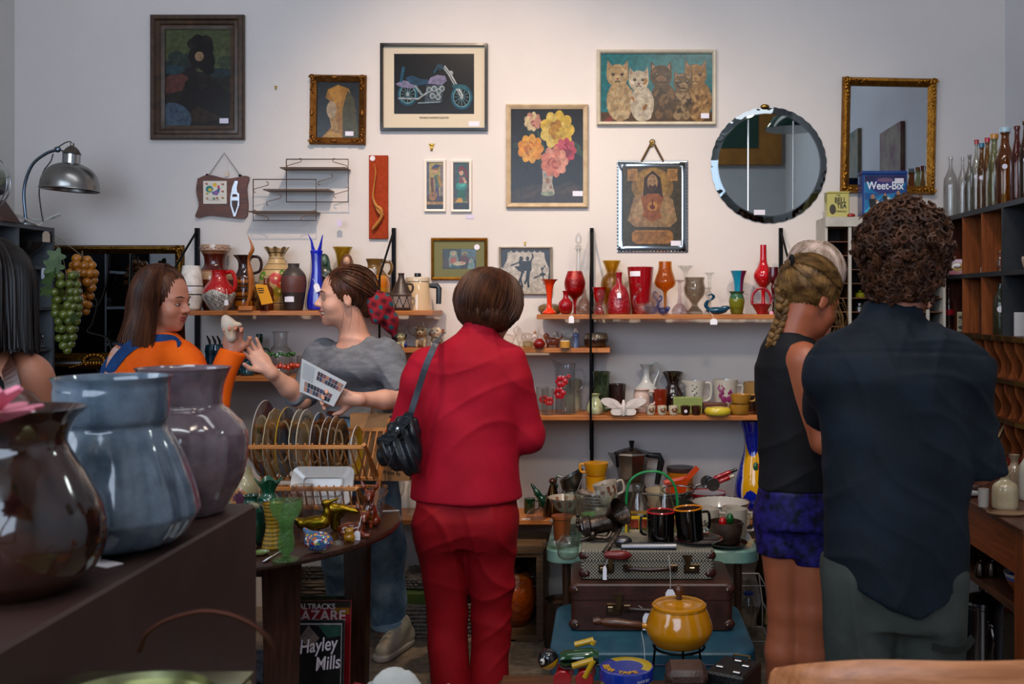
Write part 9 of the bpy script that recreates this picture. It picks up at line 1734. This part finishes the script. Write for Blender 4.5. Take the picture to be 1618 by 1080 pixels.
# ------------------------------------------------ man with curly hair
def man():
 d=2.62; Q=lambda x,y,o=0: P(x,y,d)+Vector((0,o,0)); O=(Wx(1415,d),d,0); hc=Q(1432,424,.02); R=rotm(1.22,.12,0); S=SDF()
 L=headp(S,hc,R,1.04,neck=Q(1412,492,-.01))
 MJ=[(.706,Wx(1412,d),d,.188,.14),(.80,Wx(1414,d),d,.19,.14),(.96,Wx(1414,d),d,.19,.14),(1.13,Wx(1416,d),d,.198,.135),(1.3,Wx(1418,d),d,.213,.135),(1.37,Wx(1416,d),d,.188,.12),(1.42,Wx(1412,d),d,.145,.1),(1.455,Wx(1407,d),d,.092,.08),(1.493,Wx(1405,d),d,.070,.072)]
 S.stk([(z,x,y,rx-.03,ry-.03) for z,x,y,rx,ry in MJ[:-2]],k=.04)
 eR,wR=Q(1556,742,.05),Q(1606,752,.30); S.chain([Q(1528,570),eR],[.05,.045],k=.03).chain([eR,wR],[.044,.028],k=.02); hand(S,wR,(.2,.95,-.1),(-.3,0,1),-1,.8)
 eL=Q(1330,668,.22); wL=Q(1450,512,.20); S.chain([Q(1308,570),eL,wL],[.05,.045,.03],k=.03); hand(S,wL,(.45,-.2,.55),(.2,1,.1),-1,1.0)
 for a in([Q(1358,900),Q(1352,1120),Q(1348,1350)],[Q(1470,900),Q(1474,1120),Q(1474,1350)]): S.chain(a,[.09,.06,.04],k=.03)
 body=organic('person',S,SK('#9a5f48','#a86c54'),None,h=.006,origin=O); tag(body,'man with curly brown hair in a dark navy shirt seen from behind, hand at chin','person')
 face(body,L,R,O)
 S=SDF(); S.stk(MJ,k=.03)
 S.cap(Q(1506,566),Q(1524,586),.066,.068,k=.06).cap(Q(1524,586),Q(1553,735,.03),.068,.064,k=.03,flat=True); S.cap(Q(1326,568),Q(1314,588),.064,.066,k=.06).cap(Q(1314,588),eL,.066,.06,k=.03,flat=True)
 S.cap(Q(1553,716,.03),Q(1557,748,.04),.071,.072,k=.004,flat=True)
 S.cap(Q(1405,494),Q(1407,480,.0),.072,.069,k=.004,flat=True)
 nv=mat('fabric','#070f17','#0b1722',scale=10,rough=.7,bump=.12,bscale=200)
 yk=lambda V:-.0035*np.exp(-((V[:,2]-(1.5-(552-478)/600.4)+.25*(V[:,0]-Wx(1410,d))**2)/.005)**2)*(V[:,1]<d)
 sh=organic('shirt',S,nv,body,h=.0065,origin=O,disp=lambda V:wr(.006,9,4,13,1,1)(V)+cr_f(.007,5,3,22,3,2)(V)+cr_f(.008,19,4,-8,3,4)(V)+cr_f(.004,30,4,24,3,7)(V)+yk(V),cut=[(Q(1527,912),(.42,0,-.907)),(Q(1309,902),(-.42,0,-.907))])
 S=SDF(); S.stk([(.66,Wx(1412,d),d,.165,.12),(.75,Wx(1412,d),d,.17,.12),(.86,Wx(1414,d),d,.155,.105)],k=.04)
 for x in(1358,1470): S.cap(Q(x*.9+141,910),Q(x-2,1120),.108,.088,k=.012).cap(Q(x-2,1120),Q(x,1350),.088,.08,k=.012,flat=True)
 tr=organic('trousers',S,mat('fabric','#2c302c','#3a3e3a',scale=8,rough=.75,bump=.1,bscale=180),body,h=.008,disp=lambda V:wr(.006,9,4,10,1,1)(V)+cr_f(.01,14,3,12,3,2)(V),origin=O)
 strip(tr,O,[onfront([(.5,Wx(1470,d),d,.11,.11),(.8,Wx(1470,d),d,.11,.11)],Wx(x,d),Wz(y,d),.014) for x,y in((1450,996),(1475,1001),(1500,1000),(1518,990))],.018,mat('fabric','#181a18'),'pocket_flap')
 for x in(1348,1474): shoe(body,O,(Wx(x,d)+.02,d+.17,0),(Wx(x,d),d-.06,0),mat('leather','#1a1614'),mat('plastic','#101010'))
 hm=mat('hair','#22110a','#4a2a16',scale=22,rough=.6)
 def ex(S,L_,A): S.ell(L_(-.06,0,-.03),(.06,.08,.075),R=A,k=.04)
 hairbase(body,hc,R,O,(-.02,0,.06),(.115,.105,.108),hm,ex,disp=False)
 q=random.Random(11); m=MB(); O_=Vector(O)
 for i in range(1150):
  u,v=q.uniform(-1,1),q.uniform(0,2*PI); n_=Vector((math.sqrt(1-u*u)*math.cos(v),math.sqrt(1-u*u)*math.sin(v),u))
  if n_.z<-.78 or (n_.x>.35 and n_.z<.25): continue
  p=Vector((-.022+n_.x*.117,n_.y*.108,.055+n_.z*.112))*1.0; p+=n_*q.uniform(-.012,.012)*1.0
  if i>900: p=Vector((-.06+n_.x*.066,n_.y*.088,-.03+n_.z*.08))
  if n_.z<-.1 and i<=900: p.x-=.02; p.z*=1.25
  t1=n_.orthogonal().normalized(); t1=Matrix.Rotation(q.uniform(0,6),3,n_)@t1; t2=n_.cross(t1); r_=q.uniform(.006,.011); tn=q.uniform(1.2,2.2); out=q.uniform(.006,.022); fl_=q.uniform(.012,.03)
  pts=[tuple(hc+R@(p+t1*r_*math.cos(a)+t2*(r_*math.sin(a)+fl_*a/(tn*2*PI))+n_*out*(a/(tn*2*PI)))-O_) for a in np.linspace(0,tn*2*PI,11)]
  m.tube(pts,[.0042]*3+[.0046]*6+[.003,.0015],4)
 m.build('curls',hm,body)
 return body
man()
# ------------------------------------------------ girl with the braid
def girl():
 d=3.15; Q=lambda x,y,o=0: P(x,y,d)+Vector((0,o,0)); O=(Wx(1256,d),d,0); hc=Q(1279,477,.0); R=rotm(.52,.42,0); S=SDF()
 L=headp(S,hc,R,.98,neck=Q(1250,536,-.01))
 B_=[(.915,Wx(1256,d),d,.118,.115),(1.0,Wx(1256,d),d,.112,.11),(1.1,Wx(1254,d),d,.110,.11),(1.22,Wx(1252,d),d,.118,.115),(1.3,Wx(1250,d),d,.115,.115),(1.36,Wx(1248,d),d,.09,.1),(1.405,Wx(1246,d),d,.058,.07)]
 S.stk([(z,x,y,rx-.012,ry-.012) for z,x,y,rx,ry in B_[:-1]],k=.03)
 eR,wR=Q(1292,690,-.12),Q(1345,640,.08); S.chain([Q(1262,566,-.10),eR],[.052,.038],k=.04).chain([eR,wR],[.037,.026],k=.02); hand(S,wR,(.5,.8,.3),(0,0,1),1,.6)
 S.chain([Q(1236,566,.12),Q(1262,690,.2),Q(1330,650,.26)],[.048,.038,.026],k=.04)
 for a in([Q(1238,840),Q(1240,962,.0),Q(1236,1030,.0),Q(1232,1200,.04)],[Q(1284,840,-.02),Q(1282,962,-.03),Q(1280,1030,-.02),Q(1274,1200,.0)]): S.chain(a,[.078,.052,.052,.034],k=.02)
 body=organic('person',S,SK('#8f4a2e','#9c5638'),None,h=.006,origin=O); tag(body,'girl with blonde braid, black sleeveless top and purple shorts, head bowed','person')
 face(body,L,R,O,brow='#6a4a2c')
 S=SDF(); S.stk(B_,k=.03); S.ell(Q(1280,600,-.16),(.07,.10,.125),k=.01,neg=True); S.ell(Q(1262,505,.02),(.07,.09,.05),k=.01,neg=True)
 organic('black_top',S,mat('fabric','#0c0b0d','#131216',scale=8,rough=.75,bump=.06),body,h=.0055,disp=lambda V:wr(.005,10,5,9,1)(V)+cr_f(.007,6,3,24,3,2)(V),origin=O)
 S=SDF(); S.stk([(.80,Wx(1257,d),d,.125,.12),(.92,Wx(1256,d),d,.115,.11)],k=.03); S.cap(Q(1236,812),Q(1238,872),.086,.089,k=.03,flat=True).cap(Q(1282,816,-.01),Q(1286,884,-.01),.088,.090,k=.03,flat=True)
 sm=mat('fabric','#040412','#221a62',scale=34,rough=.5,bump=.1); organic('shorts',S,sm,body,h=.006,disp=wr(.004,14,6,14),origin=O)
 for x in(1232,1274): shoe(body,O,(Wx(x,d)+.15,d+.08,0),(Wx(x,d)-.04,d-.03,0),mat('leather','#201c1c'),mat('plastic','#a0a0a0'))
 hm=mat('hair','#3a2410','#7c5a30',scale=34,rough=.42,stretch=(.4,1,1))
 hairbase(body,hc,R,O,(-.02,0,.048),(.106,.084,.098),hm)
 def f(u,t,_):
  ph=math.radians(-100+200*u); s0=Vector((math.cos(ph)*.8+.1,math.sin(ph)*.95,.5-.35*abs(math.sin(ph))-(.45 if abs(ph)>1.4 else 0))); dv=slerp(s0,Vector((-1,-.05,.35)),t)
  return Vector((-.02,0,.046))+Vector((dv.x*.110,dv.y*.088,dv.z*.102))
 strands(body,hc,R,O,f,420,11,.0024,hm,9,.0022)
 def f2(u,t,_):
  s0=Vector((-.45-.5*(1-abs(2*u-1)),(u-.5)*1.7,-.55)); dv=slerp(s0,Vector((-1,-.05,.35)),t); return Vector((-.02,0,.046))+Vector((dv.x*.109,dv.y*.087,dv.z*.105))
 strands(body,hc,R,O,f2,120,8,.0024,hm,12,.002,name='nape_hair')
 tie=L(-.125,-.006,.085)
 path=cr([tuple(tie),tuple(Q(1246,436,.02)),tuple(Q(1238,446,.0)),tuple(Q(1236,470,-.02)),tuple(Q(1232,500,-.03)),tuple(Q(1222,522,-.04)),tuple(Q(1214,545,-.05))],10); n=len(path); O_=Vector(O)
 br_=None
 for s3 in range(3):
  pts=[];rs=[]
  for i,p in enumerate(path):
   t=i/(n-1); a=t*PI*9+s3*2*PI/3; w_=.021*(1-.45*t)*min(1,.3+t*6); pts.append(tuple(Vector(p)+Vector((w_*math.cos(a),-.010*math.sin(2*a)-.005,.25*w_*math.cos(a)))-O_)); rs.append(.0165*(1-.5*t)*min(1,.5+t*5))
  m=MB(); m.tube(pts,rs,10); q_=m.build('braid' if s3==0 else 'braid_lock',hm,body if s3==0 else br_); br_=br_ or q_
 tb=MB(); tb.tube([tuple(Vector(tie)+Vector((0,.017*math.cos(a),.017*math.sin(a)))-O_) for a in np.linspace(0,2*PI,16)[:-1]],.007,8,closed=True); tb.build('hair_tie',mat('fabric','#0a0a0a'),body)
 e_=Vector(path[-2]); tb=MB(); tb.ell(tuple(e_-O_),(.012,.012,.01)); tb.build('hair_tie',mat('fabric','#0a0a0a'),br_)
 m=MB(); q_=random.Random(4)
 for i in range(14):
  a0=L(.05+q_.uniform(-.02,.02),-.07,.03+q_.uniform(-.03,.02))-O_; m.tube(cr([tuple(a0),tuple(a0+Vector((q_.uniform(-.0,.02),-.01,-.05))),tuple(a0+Vector((q_.uniform(-.01,.03),-.0,-.10)))],4),.0008,4)
 m.build('loose_hair',hm,body)
girl()
# ------------------------------------------------ fair haired person hidden behind the girl
def fair():
 d=3.72; Q=lambda x,y,o=0: P(x,y,d)+Vector((0,o,0)); O=(Wx(1290,d),d,0); hc=Q(1287,446); R=rotm(-1.2,.55,0); S=SDF(); L=headp(S,hc,R,.98,neck=Q(1290,520,.02))
 S.stk([(.8,Wx(1290,d),d,.13,.1),(1.1,Wx(1290,d),d,.12,.1),(1.33,Wx(1290,d),d,.13,.08)],k=.04); S.chain([Q(1240,570),Q(1232,660,-.0),Q(1262,700,-.12)],[.045,.04,.028],k=.03).chain([Q(1340,570),Q(1350,660,-.0),Q(1320,700,-.12)],[.045,.04,.028],k=.03)
 for x in(1268,1310): S.chain([Q(x,800),Q(x,950),Q(x,1080)],[.085,.055,.04],k=.03)
 body=organic('person',S,SK('#a8705a','#b47c66'),None,h=.007,origin=O); tag(body,'person with silver blonde hair and a red hair clip, hidden behind the braided girl','person')
 S=SDF(); S.stk([(.78,Wx(1285,d),d,.15,.12),(1.1,Wx(1285,d),d,.145,.12),(1.28,Wx(1288,d),d,.15,.11),(1.37,Wx(1290,d),d,.08,.08)],k=.03); S.cap(Q(1242,560),Q(1234,640),.06,.055,k=.04,flat=True).cap(Q(1338,560),Q(1346,640),.06,.055,k=.04,flat=True)
 organic('blue_checked_top',S,mat('fabric','#16284c','#1f3866',scale=12),body,h=.008,disp=wr(.004,12,6,14),origin=O)
 S=SDF(); S.stk([(.75,Wx(1288,d),d,.15,.12),(.88,Wx(1288,d),d,.14,.115)],k=.03); 
 for x in(1268,1310): S.cap(Q(x,790),Q(x,1050),.09,.07,k=.03,flat=True)
 organic('trousers',S,mat('fabric','#1c1c20'),body,h=.009,origin=O)
 for x in(1268,1310): shoe(body,O,(Wx(x,d),d-.17,0),(Wx(x,d),d+.05,0),mat('leather','#1a1614'),mat('plastic','#101010'))
 hm=mat('hair','#6a5848','#a8948c',scale=30,rough=.35,stretch=(1,1,.3)); hairbase(body,hc,R,O,(-.02,0,.045),(.112,.098,.104),hm)
 def f(u,t,_):
  ph=math.radians(-150+300*u); el=math.radians(88-92*min(t/.7,1)); rr=math.cos(el) if t<.7 else 1.0; z=.045+.108*math.sin(el)-(max(0,t-.7))*.3; return (-.02+.116*rr*math.cos(ph),.103*rr*math.sin(ph),z)
 strands(body,hc,R,O,f,420,10,.0026,hm,21,.003)
 m=MB(); a=Vector(Q(1291,396,-.05)); b_=Vector(Q(1286,412,-.105)); m.tube([tuple(a-Vector(O)),tuple(b_-Vector(O))],.009,4,flat=.4); m.build('hair_clip',mat('plastic','#7a0c18',rough=.2),body)
 face(body,L,R,O)
fair()
# ------------------------------------------------ person at the left edge
def left():
 d=2.25; Q=lambda x,y,o=0: P(x,y,d)+Vector((0,o,0)); O=(Wx(-40,d),d,0); hc=Q(-32,484); R=rotm(2.3,.1,0); S=SDF(); L=headp(S,hc,R,1,neck=Q(-30,570))
 T_=[(.8,Wx(-40,d),d,.16,.12),(1.1,Wx(-40,d),d,.14,.11),(1.25,Wx(-38,d),d,.16,.11),(1.32,Wx(-36,d),d,.13,.09),(1.36,Wx(-32,d),d,.08,.06)]
 S.stk(T_,k=.04); S.cap(Q(-20,585),Q(38,600),.05,.055,k=.04).chain([Q(38,600),Q(62,720,.03),Q(20,760,.24)],[.055,.042,.028],k=.03).chain([Q(-108,600),Q(-130,720,.03),Q(-90,760,.24)],[.055,.042,.028],k=.03)
 for x in(-75,-10): S.chain([Q(x,850),Q(x,1120),Q(x,1480)],[.09,.06,.04],k=.03)
 body=organic('person',S,SK('#9a6046','#a86c52'),None,h=.007,origin=O); tag(body,'person at the left picture edge with dark hair, bare shoulder and black top','person')
 S=SDF(); S.stk([(.78,Wx(-40,d),d,.175,.135),(1.1,Wx(-40,d),d,.155,.125),(1.25,Wx(-38,d),d,.172,.122),(1.31,Wx(-37,d),d,.15,.11),(1.345,Wx(-36,d),d,.13,.09)],k=.03); organic('black_top',S,mat('fabric','#0a0a0c'),body,h=.008,disp=wr(.004,12,6,10),origin=O)
 S=SDF(); S.stk([(.7,Wx(-40,d),d,.18,.14),(.85,Wx(-40,d),d,.17,.13)],k=.03)
 for x in(-80,-5): S.cap(Q(x,850),Q(x,1460),.1,.07,k=.03,flat=True)
 organic('trousers',S,mat('fabric','#14161c'),body,h=.01,origin=O)
 for x in(-75,-10): shoe(body,O,(Wx(x,d)-.1,d+.14,0),(Wx(x,d)+.02,d-.05,0),mat('leather','#1a1614'),mat('plastic','#101010'))
 hm=mat('hair','#0c0706','#1c100c',scale=30,rough=.4); hairbase(body,hc,R,O,(-.02,0,.045),(.118,.1,.11),hm)
 def f(u,t,_):
  ph=math.radians(50+260*u); el=math.radians(86-96*min(t/.55,1)); z=.045+.113*math.sin(el) if t<.5 else .045+.113*math.sin(math.radians(86-96*.5/.55))-(t-.5)*.30; rr=math.cos(el) if t<.5 else math.cos(math.radians(86-96*.5/.55)); return ((-.022+.121*rr*math.cos(ph)),.103*rr*math.sin(ph),z)
 strands(body,hc,R,O,f,380,12,.0032,hm,31,.004); face(body,L,R,O)
 e=organic('shoulder_bag',SDF().cap(Q(76,640,-.12),Q(80,760,-.12),.05,.06,k=.02).cap(Q(60,760,-.12),Q(100,760,-.12),.05,.05,k=.02),mat('leather','#3c1c12','#4e281a',scale=10,rough=.35),None,h=.007,origin=Q(78,700,-.12)); tag(e,'brown leather bag on the bare shoulder at the left edge','bag')
 strip(e,Q(78,700,-.12),[Q(75,640,-.12),Q(62,600,-.10),Q(40,572,-.065),Q(18,566,-.0),Q(10,580,.07),Q(15,640,.13)],.035,mat('leather','#3c1c12',rough=.4),'strap')
left()
m=MB(); k=4.74/F; x=Wx(1271,4.74); m.lathe([(.03,0),(.03,.01),(.008,.02),(.008,.2),(.02,.235)],20); o=m.build('hat_stand',wood('#5a3418','#7a4a28','z'),None,(x,4.74,SURF['UR']+.0005)); tag(o,'wooden stand behind the fair haired person, holding the tan cap','stand')
S=SDF(); S.ell((x,4.74,SURF['UR']+.262),(.066,.06,.04),k=.01); S.cap((x-.06,4.72,SURF['UR']+.25),(x+.05,4.70,SURF['UR']+.25),.012,.012,k=.01); o=organic('tan_cap',S,mat('leather','#8a5c34','#a57444',scale=10,rough=.4),None,h=.004,origin=(x,4.74,SURF['UR']+.24),cut=[((0,0,SURF['UR']+.238),(0,0,-1))]); tag(o,'tan rounded cap showing above the fair hair','cap')
# ================================================================ small settling moves so nothing touches its neighbour
for n_,dx,dy,dz in (('vase',.012,-.03,0),('vase.005',-.027,0,0),('saint_figurine',-.015,-.09,0),('vase.004',0,.05,0),('madonna_figurine',-.01,0,0),('vase.008',.015,-.03,0),('vase.009',.02,0,0),('vase.014',.02,0,0),('goblet',0,-.06,0),
('bowl.003',.03,0,0),('cup',-.02,-.03,0),('trinket_box',0,-.05,0),('jug.005',0,.03,0),('jug.006',0,.02,0),('wooden_box',-.02,-.01,0),('jug.007',.02,0,0),('creamer',0,-.045,0),('candle_holder',.01,.03,0),('goblet.002',0,-.02,0),('tumbler.002',.03,0,0),
('pottery_jar.002',.05,.1,0),('pottery_jar',-.02,0,0),('pottery_jar.001',.01,-.06,0),('glass_animal',-.02,0,0),('glass_animal.001',.02,0,0),('glass_bottle.001',.05,0,0),('glass_bottle.012',0,-.02,0),('glass_vase.001',0,-.052,0),('hand_mirror',0,.038,0),('bulb',0,-.10,0),('glass_bottle.014',0,-.045,0),('shell_bowl',0,-.08,0),
('cup.003',.035,-.1,0),('cup.004',.035,-.1,0),('saucer',.035,-.1,0),('saucer.001',.035,-.1,0),('brass_duck',0,0,.012),('brass_bird',0,0,.012),('amber_owl',0,0,.002),('beaker',-.02,0,0),('bell_glass',-.03,0,0),('metal_funnel',-.04,.12,0),('wire_whisks',-.02,.12,0),('patterned_mug',-.03,.05,0),('patterned_mug.001',-.04,.05,0),
('orange_saucer',.04,-.04,0),('blue_glass',0,.13,0),('box_camera',.03,0,0),('crystal_dome',-.035,0,0),('green_mug',0,.1,0),('tin_jug',-.02,.06,0),('pink_tumbler',.02,0,0),('painted_vase',0,.06,0),('butter_dish',0,-.02,0),('wine_glass.002',-.04,0,0),('wine_glass.001',.01,0,0),('glass_tumbler',-.02,0,0),
('leaf_dish.002',-.01,-.015,0),('brown_beaker',-.005,.095,0),('patterned_bowl',-.01,.08,0),('patterned_bowl.001',0,.11,0),('green_cup',.05,.22,0),('mixing_bowl',0,-.02,0),('white_bowl',-.02,.12,0),('dark_jug',0,-.02,0),('leaf_dish.001',-.02,0,0),('frosted_jar',-.02,0,0),('red_trinket',.02,0,0),('milk_bottle.001',.03,0,0),
('orange_jar',-.035,0,0),('stock_pot',.0,-.02,0),('magazine.001',-.03,0,0),('bowl.004',.05,.0,0),('black_cord',0,-.06,0),('green_teapot',.03,.04,0),('creamer',.01,0,0),('orange_saucer',.03,-.02,0),('glass_tumbler',.0,.02,0),('tumbler.001',-.015,-.03,0),('bottle.004',.015,0,0),('egg_beater',.02,0,0),('pink_tumbler',.03,0,0),('white_bowl',-.03,-.1,0),('vase',0,-.01,0),('green_cup',.02,.02,0)):
 o=bpy.data.objects.get(n_)
 if o: o.location=o.location+Vector((dx,dy,dz))
for n_,p in (('champagne_coupe',(-2.67,4.60,1.6675)),('champagne_coupe.001',(-2.80,4.57,1.6675)),('champagne_coupe.002',(-2.665,4.33,1.6675))): bpy.data.objects[n_].location=p
for n_,s_ in (('shell_bowl',.8),('stock_pot',.9),('orange_saucer',.8),('enamel_basin',.92)): bpy.data.objects[n_].scale=(s_,)*3
